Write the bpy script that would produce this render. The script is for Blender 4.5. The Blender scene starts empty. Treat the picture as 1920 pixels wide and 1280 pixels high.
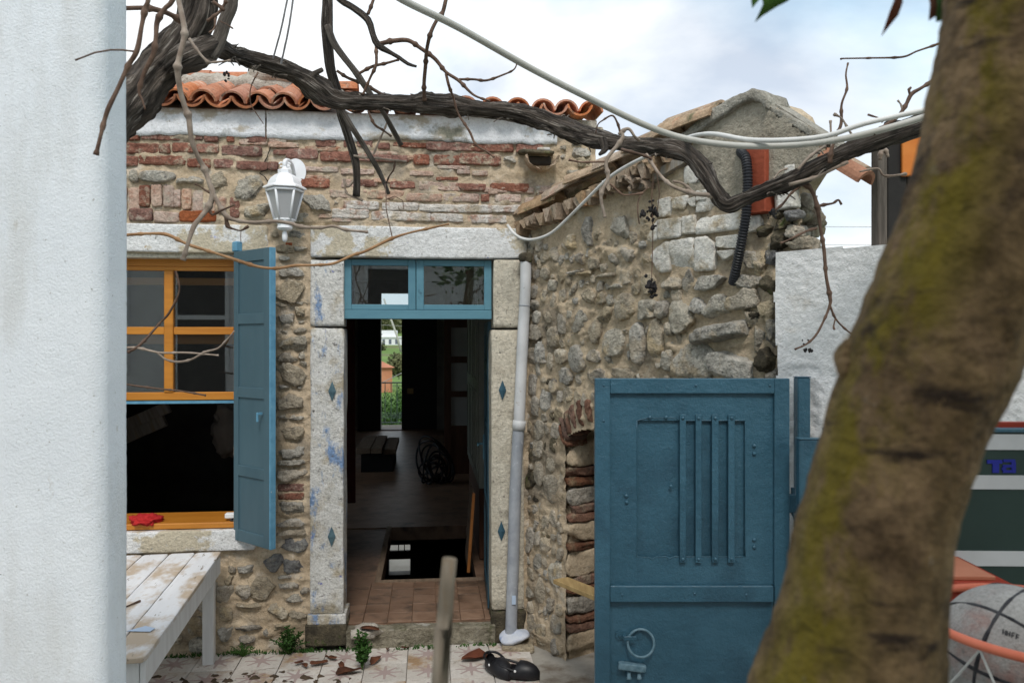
import bpy, bmesh, math, random
import numpy as np
from mathutils import Vector, Matrix

R = math.radians
rng = random.Random(11)
scene = bpy.context.scene
COL = scene.collection

# ---------------------------------------------------------------- camera
F_PX = 28.0 / 36.0 * 1920.0          # focal length in photo pixels
EYE = 2.1
cam_data = bpy.data.cameras.new("camera")
cam_data.lens = 28.0
cam_data.sensor_width = 36.0
cam_data.clip_start = 0.05
cam_data.clip_end = 4000.0
cam_data.dof.use_dof = True
cam_data.dof.focus_distance = 5.0
cam_data.dof.aperture_fstop = 6.0
cam = bpy.data.objects.new("camera", cam_data)
COL.objects.link(cam)
cam.location = (0, 0, EYE)
cam.rotation_euler = (R(90), 0, 0)
scene.camera = cam

# ---------------------------------------------------------------- sky, sun, exposure
SUN_EL, SUN_AZ = 52.0, 176.0         # azimuth clockwise from +Y (sun behind the camera)
world = bpy.data.worlds.new("World")
scene.world = world
world.use_nodes = True
nt = world.node_tree
nt.nodes.clear()
wo = nt.nodes.new("ShaderNodeOutputWorld")
bg = nt.nodes.new("ShaderNodeBackground")
sky = nt.nodes.new("ShaderNodeTexSky")
sky.sky_type = 'NISHITA'
sky.sun_disc = False
sky.sun_elevation = R(SUN_EL)
sky.sun_rotation = R(SUN_AZ)
sky.dust_density = 2.0
tc = nt.nodes.new("ShaderNodeTexCoord")
mp = nt.nodes.new("ShaderNodeMapping")
mp.inputs['Scale'].default_value = (1.0, 1.0, 1.9)
mp.inputs['Location'].default_value = (0.35, 0.2, 0.1)
no = nt.nodes.new("ShaderNodeTexNoise")
no.inputs['Scale'].default_value = 2.1
no.inputs['Detail'].default_value = 9.0
no.inputs['Roughness'].default_value = 0.52
no.inputs['Distortion'].default_value = 0.25
cr = nt.nodes.new("ShaderNodeValToRGB")
cr.color_ramp.elements[0].position = 0.36
cr.color_ramp.elements[0].color = (0.42, 0.42, 0.42, 1)
cr.color_ramp.elements[1].position = 0.56
cr.color_ramp.elements[1].color = (1, 1, 1, 1)
no2 = nt.nodes.new("ShaderNodeTexNoise")
no2.inputs['Scale'].default_value = 1.5
no2.inputs['Detail'].default_value = 6.0
cr2 = nt.nodes.new("ShaderNodeValToRGB")
cr2.color_ramp.elements[0].position = 0.36
cr2.color_ramp.elements[0].color = (4.4, 6.5, 8.0, 1)
cr2.color_ramp.elements[1].position = 0.56
cr2.color_ramp.elements[1].color = (8.5, 8.7, 8.8, 1)
mx = nt.nodes.new("ShaderNodeMix")
mx.data_type = 'RGBA'
L = nt.links.new
L(tc.outputs['Generated'], mp.inputs['Vector'])
L(mp.outputs['Vector'], no.inputs['Vector'])
L(mp.outputs['Vector'], no2.inputs['Vector'])
L(no.outputs['Fac'], cr.inputs['Fac'])
L(no2.outputs['Fac'], cr2.inputs['Fac'])
L(cr.outputs['Color'], mx.inputs['Factor'])
L(sky.outputs['Color'], mx.inputs['A'])
L(cr2.outputs['Color'], mx.inputs['B'])
L(mx.outputs['Result'], bg.inputs['Color'])
bg.inputs['Strength'].default_value = 0.1
L(bg.outputs['Background'], wo.inputs['Surface'])

sd = bpy.data.lights.new("sun", 'SUN')
sd.energy = 1.5
sd.angle = R(14)
sd.color = (1.0, 0.96, 0.9)
sun = bpy.data.objects.new("sun", sd)
COL.objects.link(sun)
az, el = R(SUN_AZ), R(SUN_EL)
to_sun = Vector((math.sin(az) * math.cos(el), math.cos(az) * math.cos(el), math.sin(el)))
sun.rotation_euler = to_sun.to_track_quat('Z', 'Y').to_euler()

vs = scene.view_settings
vs.view_transform = 'Standard'
vs.look = 'None'
vs.exposure = 0.52
vs.gamma = 1.0
vs.use_curve_mapping = False
scene.render.engine = 'CYCLES'
scene.cycles.max_bounces = 8
scene.cycles.use_denoising = True

# ---------------------------------------------------------------- noise (numpy)
def _hash(ix, iy, iz, seed):
    h = (ix.astype(np.int64) * 374761393 + iy.astype(np.int64) * 668265263 + iz.astype(np.int64) * 2147483647 + seed * 1274126177) & 0xFFFFFFFF
    h = ((h ^ (h >> 13)) * 1274126177) & 0xFFFFFFFF
    h = ((h ^ (h >> 16)) * 2246822519) & 0xFFFFFFFF
    return ((h ^ (h >> 15)) & 0xFFFFFF) / float(0xFFFFFF) * 2 - 1

def vnoise(P, seed=0):
    P = np.asarray(P, float)
    i = np.floor(P)
    f = P - i
    f = f * f * (3 - 2 * f)
    x, y, z = i[:, 0], i[:, 1], i[:, 2]
    out = 0
    for dx in (0, 1):
        for dy in (0, 1):
            for dz in (0, 1):
                w = (f[:, 0] if dx else 1 - f[:, 0]) * (f[:, 1] if dy else 1 - f[:, 1]) * (f[:, 2] if dz else 1 - f[:, 2])
                out = out + w * _hash(x + dx, y + dy, z + dz, seed)
    return out

def fbm(P, scale, octv=4, seed=0, gain=0.5):
    P = np.asarray(P, float) * scale
    a, s, out = 1.0, 0.0, 0
    for k in range(octv):
        out = out + a * vnoise(P + 17.3 * k, seed + k)
        s += a
        a *= gain
        P = P * 2.03
    return out / s

# ---------------------------------------------------------------- object helpers
def tag(o, label=None, cat=None, group=None, kind=None):
    if label: o['label'] = label
    if cat: o['category'] = cat
    if group: o['group'] = group
    if kind: o['kind'] = kind
    return o

def mk(name, VF, mat, parent=None, smooth=False, uv=None, loc=None, rot=None, **props):
    V, Fc = VF
    me = bpy.data.meshes.new(name)
    if isinstance(Fc, np.ndarray):
        n, k = Fc.shape
        V = np.asarray(V, float)
        me.vertices.add(len(V))
        me.vertices.foreach_set('co', V.ravel())
        me.loops.add(n * k)
        me.loops.foreach_set('vertex_index', Fc.ravel().astype(np.int32))
        me.polygons.add(n)
        me.polygons.foreach_set('loop_start', np.arange(0, n * k, k, dtype=np.int32))
        me.update(calc_edges=True)
        me.validate()
    else:
        me.from_pydata([tuple(map(float, v)) for v in V], [], [list(map(int, f)) for f in Fc])
        me.update()
    if smooth:
        me.polygons.foreach_set('use_smooth', [True] * len(me.polygons))
    if uv is not None:
        lay = me.uv_layers.new(name='UVMap')
        idx = np.empty(len(me.loops), np.int32)
        me.loops.foreach_get('vertex_index', idx)
        lay.data.foreach_set('uv', np.asarray(uv, float)[idx].ravel())
    me.materials.append(mat)
    o = bpy.data.objects.new(name, me)
    COL.objects.link(o)
    if parent is not None: o.parent = parent
    if loc is not None: o.location = loc
    if rot is not None: o.rotation_euler = rot
    tag(o, **props)
    return o

def inst(src, parent, loc, rot=(0, 0, 0), scale=(1, 1, 1), mat=None):
    o = src.copy()
    if mat is not None:
        o.data = src.data.copy(); o.data.materials.clear(); o.data.materials.append(mat)
    COL.objects.link(o)
    o.parent = parent
    o.location, o.rotation_euler, o.scale = loc, rot, scale
    return o

def copy_tree(o, parent=None):
    c = o.copy()
    COL.objects.link(c)
    if parent is not None: c.parent = parent
    for ch in list(o.children): copy_tree(ch, c)
    return c

def thing(name, label, cat, loc=(0, 0, 0), rotz=0.0, group=None, kind=None):
    o = bpy.data.objects.new(name, None)
    o.empty_display_size = 0.1
    COL.objects.link(o)
    o.location = loc
    o.rotation_euler = (0, 0, rotz)
    return tag(o, label, cat, group, kind)

def join(parts):
    V, Fc = [], []
    for v, f in parts:
        b = len(V)
        V += [tuple(p) for p in v]
        Fc += [[int(i) + b for i in q] for q in f]
    return V, Fc

def xf(VF, loc=(0, 0, 0), rot=(0, 0, 0), scale=(1, 1, 1)):
    from mathutils import Euler
    M = Matrix.LocRotScale(Vector(loc), Euler(rot), Vector(scale))
    V = np.asarray(VF[0], float)
    A = np.array(M)
    return V @ A[:3, :3].T + A[:3, 3], VF[1]

def box(x0, x1, y0, y1, z0, z1, bev=0.0):
    if bev <= 0:
        V = [(x, y, z) for x in (x0, x1) for y in (y0, y1) for z in (z0, z1)]
        Fc = [(0, 1, 3, 2), (4, 6, 7, 5), (0, 4, 5, 1), (2, 3, 7, 6), (0, 2, 6, 4), (1, 5, 7, 3)]
        return V, Fc
    bm = bmesh.new()
    bmesh.ops.create_cube(bm, size=1.0)
    for v in bm.verts:
        v.co = Vector(((x0 + x1) / 2 + v.co.x * (x1 - x0), (y0 + y1) / 2 + v.co.y * (y1 - y0), (z0 + z1) / 2 + v.co.z * (z1 - z0)))
    bmesh.ops.bevel(bm, geom=bm.edges[:], offset=bev, segments=1, affect='EDGES')
    return from_bm(bm)

def from_bm(bm):
    bm.verts.index_update()
    V = [tuple(v.co) for v in bm.verts]
    Fc = [[v.index for v in f.verts] for f in bm.faces]
    bm.free()
    return V, Fc

def prism(poly, y0, y1):
    """extrude an (x,z) polygon from y0 to y1"""
    n = len(poly)
    V = [(x, y0, z) for x, z in poly] + [(x, y1, z) for x, z in poly]
    Fc = [list(range(n)), list(range(2 * n - 1, n - 1, -1))]
    for i in range(n):
        j = (i + 1) % n
        Fc.append([i, i + n, j + n, j])
    return V, Fc

_cubes = {}
def cube_grid(cuts):
    if cuts not in _cubes:
        bm = bmesh.new()
        bmesh.ops.create_cube(bm, size=2.0)
        bmesh.ops.subdivide_edges(bm, edges=bm.edges[:], cuts=cuts, use_grid_fill=True)
        V, Fc = from_bm(bm)
        _cubes[cuts] = (np.array(V), np.array(Fc))
    return _cubes[cuts]

def rough_block(c, half, seed, m=8.0, amp=0.05, nscale=1.0, facets=0, cuts=5, ang=0.0, fine=0.35, tilt=0.0, front=None):
    """irregular rounded block, c centre, half sizes; amp relative to the smallest half size"""
    P, Fc = cube_grid(cuts)
    P = P.copy()
    n = (np.abs(P) ** m).sum(1) ** (1.0 / m)
    Q = P / n[:, None]
    rr = random.Random(seed)
    if facets:
        for _ in range(facets):
            d = np.array([rr.gauss(0, 1) for _ in range(3)])
            d /= np.linalg.norm(d)
            t = rr.uniform(0.62, 0.9)
            k = Q @ d
            over = np.clip(k - t, 0, None)
            Q = Q - over[:, None] * d[None] * 0.92
    half = np.array(half, float)
    V = Q * half
    off = np.array([seed * 3.17 % 97, seed * 1.31 % 89, seed * 2.3 % 83])
    sm = half.min()
    nn = Q / np.maximum(np.linalg.norm(Q, axis=1, keepdims=True), 1e-6)
    d1 = fbm(V + off, nscale / max(half.mean(), 1e-4), 3, seed)
    d2 = fbm(V + off * 2, nscale * 3.5 / max(half.mean(), 1e-4), 2, seed + 5)
    V = V + nn * ((d1 + d2 * fine) * amp * half.mean())[:, None]
    if front is not None:      # dress the outer face back to this far from the centre, unevenly
        rr = random.Random(seed + 9)
        lim = -(front + 0.010 * fbm(V + off, 1.1 / half.mean(), 3, seed + 7) + rr.uniform(-.10, .10) * V[:, 0] + rr.uniform(-.15, .15) * V[:, 2])
        k = V[:, 1] < lim
        V[k, 1] = lim[k] + 0.15 * (V[k, 1] - lim[k])
    if ang:
        ca, sa = math.cos(ang), math.sin(ang)
        x, z = V[:, 0].copy(), V[:, 2].copy()
        V[:, 0], V[:, 2] = ca * x - sa * z, sa * x + ca * z
    return V + np.array(c), Fc

def catmull(pts, step):
    P = [np.array(p, float) for p in pts]
    if len(P) < 3:
        P = [P[0], (P[0] + P[-1]) / 2, P[-1]]
    E = [2 * P[0] - P[1]] + P + [2 * P[-1] - P[-2]]
    out = []
    for i in range(1, len(E) - 2):
        a, b, c, d = E[i - 1], E[i], E[i + 1], E[i + 2]
        n = max(1, int(np.linalg.norm((c - b)[:3]) / step))
        for k in range(n):
            t = k / n
            out.append(0.5 * (2 * b + (c - a) * t + (2 * a - 5 * b + 4 * c - d) * t * t + (3 * b - a - 3 * c + d) * t ** 3))
    out.append(P[-1])
    return np.array(out)

def tube(path, rad, n=8, ridge=0.0, seed=0, lump=0.0, caps=True, along=6.0, lumpfreq=8.0):
    """path (N,3), rad (N,) -> V, F(list), uv"""
    P = np.asarray(path, float)
    N = len(P)
    rad = np.broadcast_to(np.asarray(rad, float), (N,)).copy()
    T = np.gradient(P, axis=0)
    T /= np.maximum(np.linalg.norm(T, axis=1, keepdims=True), 1e-9)
    up = np.array([0, 0, 1.0]) if abs(T[0][2]) < 0.9 else np.array([1.0, 0, 0])
    u = np.cross(T[0], up); u /= np.linalg.norm(u)
    s = np.concatenate([[0], np.cumsum(np.linalg.norm(np.diff(P, axis=0), axis=1))])
    if lump:
        rad = rad * (1 + lump * fbm(np.stack([s, s * 0, s * 0 + seed * 1.7], 1), lumpfreq, 2, seed))
    V = []
    UV = []
    for i in range(N):
        u = u - T[i] * (u @ T[i])
        u /= np.linalg.norm(u)
        w = np.cross(T[i], u)
        th = np.arange(n) * 2 * math.pi / n
        r = np.full(n, rad[i])
        V.append(P[i] + r[:, None] * (np.cos(th)[:, None] * u + np.sin(th)[:, None] * w))
        UV += [(k / n, s[i]) for k in range(n)]
    V = np.array(V)
    if ridge:
        th = np.arange(n) * 2 * math.pi / n
        q = []
        for i in range(N):
            tw = s[i] * 2.5
            q.append(np.stack([np.cos(th + tw) * 2.6, np.sin(th + tw) * 2.6, np.full(n, s[i] * along)], 1))
        q = np.array(q).reshape(-1, 3)
        d = (fbm(q + seed * 3.3, 1.0, 3, seed, 0.6)).reshape(N, n)
        V = P[:, None, :] + (V - P[:, None, :]) * (1 + ridge * d)[:, :, None]
    V = V.reshape(-1, 3)
    Fc = []
    for i in range(N - 1):
        for k in range(n):
            k2 = (k + 1) % n
            Fc.append((i * n + k, i * n + k2, (i + 1) * n + k2, (i + 1) * n + k))
    if caps:
        Fc.append(tuple(range(n - 1, -1, -1)))
        Fc.append(tuple((N - 1) * n + k for k in range(n)))
    return V, Fc, np.array(UV)

def lathe(prof, n=16, phase=0.0):
    V, Fc = [], []
    for r, z in prof:
        for k in range(n):
            a = phase + 2 * math.pi * k / n
            V.append((r * math.cos(a), r * math.sin(a), z))
    for i in range(len(prof) - 1):
        for k in range(n):
            k2 = (k + 1) % n
            Fc.append((i * n + k, i * n + k2, (i + 1) * n + k2, (i + 1) * n + k))
    Fc.append(tuple(range(n - 1, -1, -1)))
    Fc.append(tuple((len(prof) - 1) * n + k for k in range(n)))
    return V, Fc

# ---------------------------------------------------------------- from the photograph to the place
def P3(u, v, Y):
    return np.array([(u - 960) / F_PX * Y, Y, EYE + (640 - v) / F_PX * Y])

class Plane:
    """a vertical plane through p0, x axis turned by th; local x along it, local y into it, local z up"""
    def __init__(s, p0, th):
        s.p0 = np.array(p0, float); s.th = th
        s.ax = np.array([math.cos(th), math.sin(th)])
        s.nin = np.array([-math.sin(th), math.cos(th)])
    def hit(s, u, v, out=0.0):
        q = s.p0 - out * s.nin
        r = np.array([(u - 960) / F_PX, 1.0])
        Y = (q @ s.nin) / (r @ s.nin)
        pt = r * Y
        return float((pt - s.p0) @ s.ax), float(EYE + (640 - v) / F_PX * Y)
    def to_world(s, x, y, z):
        w = s.p0 + x * s.ax + y * s.nin
        return np.array([w[0], w[1], z])
    def rect(s, u0, v0, u1, v1, out=0.0):
        a = s.hit(u0, (v0 + v1) / 2, out)[0]; b = s.hit(u1, (v0 + v1) / 2, out)[0]
        um = (u0 + u1) / 2
        t = s.hit(um, v0, out)[1]; bt = s.hit(um, v1, out)[1]
        return a, b, bt, t

FAC = Plane((-0.648, 5.5), R(6))
WING_C = FAC.to_world(*[FAC.hit(992, 640)[0], 0, 0])[:2]
WNG = Plane(WING_C, R(-55))

# ---------------------------------------------------------------- materials
def ramp(nt_, stops):
    r = nt_.nodes.new("ShaderNodeValToRGB")
    e = r.color_ramp.elements
    while len(e) < len(stops): e.new(0.5)
    for k, (p, c) in enumerate(stops):
        e[k].position = p
        e[k].color = (c, c, c, 1) if not hasattr(c, '__len__') else tuple(c[:3]) + (1,)
    return r

def mat(name, c1, c2=None, scale=6.0, rough=0.85, bump=0.4, bscale=45.0, bdist=0.006, over=(), stretch=(1, 1, 1),
        rnd=0.0, hue=0.0, coord='Object', metal=0.0, contrast=(0.35, 0.65), spec=0.3, fine=True, detail=7.0, grain=0.0, gscale=70.0):
    """two-tone noise colour, overlays ((colour, scale, lo, hi[, stretch]), ...), fine relief by bump"""
    m = bpy.data.materials.new(name)
    m.use_nodes = True
    t = m.node_tree
    t.nodes.clear()
    N, Lk = t.nodes.new, t.links.new
    out = N("ShaderNodeOutputMaterial")
    b = N("ShaderNodeBsdfPrincipled")
    Lk(b.outputs[0], out.inputs[0])
    b.inputs['Roughness'].default_value = rough
    b.inputs['Metallic'].default_value = metal
    b.inputs['Specular IOR Level'].default_value = spec
    tcn = N("ShaderNodeTexCoord")
    oi = N("ShaderNodeObjectInfo")
    mul = N("ShaderNodeVectorMath"); mul.operation = 'SCALE'
    cmb = N("ShaderNodeCombineXYZ")
    for k in range(3): Lk(oi.outputs['Random'], cmb.inputs[k])
    Lk(cmb.outputs[0], mul.inputs[0]); mul.inputs['Scale'].default_value = 37.0
    add = N("ShaderNodeVectorMath"); add.operation = 'ADD'
    Lk(tcn.outputs[coord], add.inputs[0]); Lk(mul.outputs[0], add.inputs[1])
    def mapped(st):
        if st == (1, 1, 1): return add.outputs[0]
        mm = N("ShaderNodeMapping"); mm.inputs['Scale'].default_value = st
        Lk(add.outputs[0], mm.inputs[0])
        return mm.outputs[0]
    def noise(sc, st, det=7.0, rg=0.62):
        n_ = N("ShaderNodeTexNoise")
        n_.inputs['Scale'].default_value = sc
        n_.inputs['Detail'].default_value = det
        n_.inputs['Roughness'].default_value = rg
        Lk(mapped(st), n_.inputs['Vector'])
        return n_.outputs['Fac']
    if c2 is None: c2 = c1
    r = ramp(t, [(contrast[0], c1), (contrast[1], c2)])
    Lk(noise(scale, stretch, detail), r.inputs[0])
    col = r.outputs[0]
    for ov in over:
        oc, osc, lo, hi = ov[:4]
        ost = ov[4] if len(ov) > 4 else (1, 1, 1)
        rm = ramp(t, [(lo, 0.0), (hi, 1.0)])
        Lk(noise(osc, ost, 8.0, 0.65), rm.inputs[0])
        mxx = N("ShaderNodeMix"); mxx.data_type = 'RGBA'; mxx.name = 'over'
        Lk(rm.outputs[0], mxx.inputs['Factor']); Lk(col, mxx.inputs['A'])
        mxx.inputs['B'].default_value = tuple(oc) + (1,)
        col = mxx.outputs['Result']
    if grain:
        rg_ = ramp(t, [(0.30, 1 - grain), (0.50, 1.0), (0.72, 1 + grain * 0.7)])
        Lk(noise(gscale, (1, 1, 1), 4.0, 0.75), rg_.inputs[0])
        mg = N("ShaderNodeMix"); mg.data_type = 'RGBA'; mg.blend_type = 'MULTIPLY'; mg.inputs['Factor'].default_value = 1.0
        Lk(col, mg.inputs['A']); Lk(rg_.outputs[0], mg.inputs['B'])
        col = mg.outputs['Result']
    if rnd or hue:
        hs = N("ShaderNodeHueSaturation")
        mr = N("ShaderNodeMapRange")
        Lk(oi.outputs['Random'], mr.inputs[0]); mr.inputs[3].default_value = 1 - rnd; mr.inputs[4].default_value = 1 + rnd
        Lk(mr.outputs[0], hs.inputs['Value'])
        if hue:
            mh = N("ShaderNodeMapRange")
            sn = N("ShaderNodeMath"); sn.operation = 'MULTIPLY'; sn.inputs[1].default_value = 7.31
            fr = N("ShaderNodeMath"); fr.operation = 'FRACT'
            Lk(oi.outputs['Random'], sn.inputs[0]); Lk(sn.outputs[0], fr.inputs[0])
            Lk(fr.outputs[0], mh.inputs[0]); mh.inputs[3].default_value = 1 - hue; mh.inputs[4].default_value = 1 + hue
            Lk(mh.outputs[0], hs.inputs['Saturation'])
        Lk(col, hs.inputs['Color'])
        col = hs.outputs[0]
    Lk(col, b.inputs['Base Color'])
    if bump:
        bp = N("ShaderNodeBump")
        bp.inputs['Strength'].default_value = bump
        bp.inputs['Distance'].default_value = bdist
        h = noise(bscale, stretch, 6.0, 0.6)
        if fine:
            ma = N("ShaderNodeMath"); ma.operation = 'MULTIPLY_ADD'
            Lk(noise(bscale * 4.3, stretch, 3.0), ma.inputs[0]); ma.inputs[1].default_value = 0.35; Lk(h, ma.inputs[2])
            h = ma.outputs[0]
        Lk(h, bp.inputs['Height'])
        Lk(bp.outputs[0], b.inputs['Normal'])
    return m

def glass(name, tint=(0.92, 0.95, 0.95), dirt=0.014):
    m = bpy.data.materials.new(name)
    m.use_nodes = True
    t = m.node_tree; t.nodes.clear()
    N, Lk = t.nodes.new, t.links.new
    out = N("ShaderNodeOutputMaterial")
    tr = N("ShaderNodeBsdfTransparent"); tr.inputs[0].default_value = tint + (1,)
    gl = N("ShaderNodeBsdfGlossy"); gl.inputs['Roughness'].default_value = 0.015
    df = N("ShaderNodeBsdfDiffuse"); df.inputs[0].default_value = (0.5, 0.5, 0.48, 1)
    fr = N("ShaderNodeFresnel"); fr.inputs[0].default_value = 2.0
    m1 = N("ShaderNodeMixShader"); m2 = N("ShaderNodeMixShader")
    m2.inputs[0].default_value = dirt
    Lk(fr.outputs[0], m1.inputs[0]); Lk(tr.outputs[0], m1.inputs[1]); Lk(gl.outputs[0], m1.inputs[2])
    Lk(m1.outputs[0], m2.inputs[1]); Lk(df.outputs[0], m2.inputs[2])
    Lk(m2.outputs[0], out.inputs[0])
    return m

MORTAR = mat("mortar_tan", (0.44, 0.34, 0.23), (0.57, 0.46, 0.33), 6, 0.95, 1.0, 32, 0.014, grain=0.26, gscale=55,
             over=(((0.30, 0.25, 0.19), 2.2, 0.52, 0.62), ((0.54, 0.49, 0.42), 4.0, 0.56, 0.68), ((0.22, 0.20, 0.16), 12, 0.62, 0.74)))
BRICK = mat("brick_red", (0.185, 0.080, 0.058), (0.34, 0.165, 0.12), 16, 0.95, 1.0, 36, 0.022, grain=0.45, gscale=60,
            over=(((0.42, 0.32, 0.25), 20, 0.54, 0.66), ((0.09, 0.055, 0.045), 16, 0.60, 0.72), ((0.43, 0.35, 0.26), 9, 0.55, 0.64)), rnd=0.16, hue=0.16)
BRICK_BROWN = mat("brick_earthy_brown", (0.13, 0.060, 0.040), (0.24, 0.135, 0.092), 12, 0.95, 1.0, 34, 0.022, grain=0.45, gscale=55,
            over=(((0.25, 0.19, 0.13), 8, 0.52, 0.64), ((0.06, 0.045, 0.035), 14, 0.58, 0.7)), rnd=0.2, hue=0.2)
BRICK_ORANGE = mat("brick_orange", (0.22, 0.055, 0.018), (0.31, 0.095, 0.035), 12, 0.95, 0.9, 36, 0.014, grain=0.4)
BRICK_PALE = mat("brick_pale_pink", (0.43, 0.275, 0.205), (0.56, 0.42, 0.335), 12, 0.95, 1.0, 36, 0.018, grain=0.35, gscale=60,
                 over=(((0.32, 0.14, 0.09), 18, 0.54, 0.68), ((0.47, 0.39, 0.30), 10, 0.52, 0.62)), rnd=0.12, hue=0.22)
BRICK_WHITE = mat("brick_whitewashed", (0.57, 0.51, 0.45), (0.69, 0.655, 0.61), 14, 0.95, 1.0, 36, 0.018, grain=0.32, gscale=60,
                  over=(((0.38, 0.24, 0.18), 9, 0.52, 0.62), ((0.27, 0.24, 0.21), 26, 0.58, 0.68), ((0.45, 0.38, 0.29), 6, 0.54, 0.64)), rnd=0.1)
STONE_G = mat("stone_grey", (0.31, 0.285, 0.24), (0.52, 0.485, 0.42), 12, 0.95, 1.0, 24, 0.035, grain=0.42, gscale=50,
              over=(((0.12, 0.115, 0.105), 20, 0.56, 0.68), ((0.56, 0.54, 0.49), 14, 0.58, 0.70), ((0.43, 0.355, 0.255), 7, 0.52, 0.64)), rnd=0.16, hue=0.3)
STONE_T = mat("stone_tan", (0.31, 0.26, 0.19), (0.48, 0.41, 0.31), 10, 0.95, 1.0, 24, 0.035, grain=0.38, gscale=50,
              over=(((0.18, 0.16, 0.13), 16, 0.56, 0.68), ((0.54, 0.485, 0.395), 12, 0.57, 0.70)), rnd=0.14, hue=0.25)
STONE_W = mat("stone_warm_grey", (0.29, 0.252, 0.20), (0.46, 0.41, 0.335), 10, 0.95, 1.0, 24, 0.035, grain=0.42, gscale=50,
              over=(((0.14, 0.13, 0.115), 18, 0.56, 0.68), ((0.46, 0.38, 0.27), 7, 0.50, 0.62)), rnd=0.16, hue=0.25)
STONE_D = mat("stone_dark", (0.11, 0.11, 0.115), (0.28, 0.275, 0.26), 12, 0.92, 1.0, 24, 0.035, grain=0.45, gscale=50,
              over=(((0.40, 0.35, 0.27), 7, 0.54, 0.66),), rnd=0.18)
BAND = mat("white_plaster_weathered", (0.66, 0.665, 0.685), (0.77, 0.775, 0.795), 6, 0.94, 0.9, 26, 0.012, grain=0.16, gscale=50,
           over=(((0.44, 0.39, 0.32), 3.0, 0.53, 0.60, (1, 1, 1.6)), ((0.20, 0.195, 0.15), 4.5, 0.60, 0.70), ((0.34, 0.32, 0.29), 30, 0.62, 0.72)))
LIME = mat("limestone_jamb", (0.54, 0.53, 0.495), (0.70, 0.69, 0.66), 9, 0.92, 1.0, 34, 0.014, grain=0.30, gscale=60,
           over=(((0.43, 0.375, 0.28), 4.0, 0.50, 0.62), ((0.20, 0.30, 0.48), 6.5, 0.555, 0.64, (1.4, 1, 0.6)), ((0.09, 0.12, 0.42), 13, 0.65, 0.71), ((0.17, 0.16, 0.15), 40, 0.58, 0.68)))
LIME_R = mat("limestone_jamb_warm", (0.49, 0.44, 0.35), (0.62, 0.57, 0.47), 9, 0.92, 1.0, 34, 0.014, grain=0.32, gscale=60,
             over=(((0.28, 0.25, 0.20), 4, 0.55, 0.67), ((0.15, 0.14, 0.12), 38, 0.60, 0.70)))
LINTEL = mat("limestone_lintel", (0.62, 0.615, 0.60), (0.74, 0.74, 0.735), 8, 0.92, 1.0, 28, 0.014, grain=0.25, gscale=55,
             over=(((0.51, 0.45, 0.34), 2.4, 0.545, 0.575), ((0.12, 0.15, 0.48), 9.0, 0.665, 0.72), ((0.28, 0.27, 0.25), 34, 0.60, 0.70), ((0.25, 0.235, 0.19), 3.2, 0.60, 0.70)))
MOSSY = mat("stone_mossy_black", (0.035, 0.03, 0.022), (0.12, 0.10, 0.065), 8, 0.95, 1.0, 26, 0.02, grain=0.4,
            over=(((0.26, 0.21, 0.13), 6, 0.55, 0.65), ((0.06, 0.085, 0.02), 12, 0.57, 0.67)))
STUCCO = mat("white_stucco", (0.79, 0.83, 0.87), (0.85, 0.885, 0.92), 3, 0.9, 0.7, 170, 0.004,
             over=(((0.42, 0.42, 0.40), 75, 0.64, 0.70), ((0.72, 0.74, 0.75), 2.5, 0.52, 0.66, (2, 2, 0.5)), ((0.55, 0.53, 0.49), 9, 0.66, 0.74, (1.5, 1.5, 0.6))))
WALL_W = mat("white_render", (0.73, 0.725, 0.715), (0.81, 0.805, 0.80), 5, 0.95, 1.0, 40, 0.010, grain=0.12,
             over=(((0.52, 0.47, 0.40), 3.0, 0.60, 0.72), ((0.35, 0.33, 0.3), 30, 0.70, 0.8)))
GABLE = mat("gable_plaster", (0.27, 0.235, 0.18), (0.39, 0.35, 0.28), 6, 0.95, 1.0, 22, 0.02, grain=0.3, gscale=45,
            over=(((0.20, 0.18, 0.14), 3, 0.58, 0.72),))
WWASH = mat("whitewashed_block", (0.60, 0.565, 0.50), (0.72, 0.695, 0.645), 11, 0.95, 1.0, 28, 0.018, grain=0.3, gscale=50,
            over=(((0.41, 0.345, 0.25), 6, 0.50, 0.60), ((0.30, 0.28, 0.27), 15, 0.62, 0.72)), rnd=0.10)
BLUE = mat("blue_gloss_paint", (0.028, 0.088, 0.130), (0.042, 0.116, 0.168), 3, 0.34, 0.8, 30, 0.007, spec=0.5, grain=0.10, gscale=90,
           over=(((0.075, 0.165, 0.22), 60, 0.66, 0.73), ((0.022, 0.066, 0.100), 2.2, 0.52, 0.70), ((0.10, 0.075, 0.05), 24, 0.735, 0.77)))
BLUE_OLD = mat("blue_paint_shutter", (0.055, 0.105, 0.132), (0.072, 0.130, 0.160), 3, 0.5, 0.18, 30, 0.003, stretch=(1, 1, 0.25),
               over=(((0.20, 0.30, 0.36), 30, 0.68, 0.78, (1, 1, 0.2)), ((0.05, 0.11, 0.14), 8, 0.62, 0.75)))
BLUE_EDGE = mat("blue_paint_bright", (0.09, 0.24, 0.36), (0.13, 0.31, 0.44), 20, 0.5, 0.2, 40, 0.003,
                over=(((0.55, 0.56, 0.55), 30, 0.66, 0.74),))
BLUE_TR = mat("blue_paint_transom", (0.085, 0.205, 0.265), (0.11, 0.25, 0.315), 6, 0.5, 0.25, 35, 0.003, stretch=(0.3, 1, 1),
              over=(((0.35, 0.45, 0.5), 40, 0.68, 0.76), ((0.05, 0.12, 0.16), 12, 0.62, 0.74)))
BLUE_DK = mat("blue_paint_dark", (0.030, 0.075, 0.105), (0.04, 0.095, 0.13), 6, 0.45, 0.2, 30, 0.003)
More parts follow.
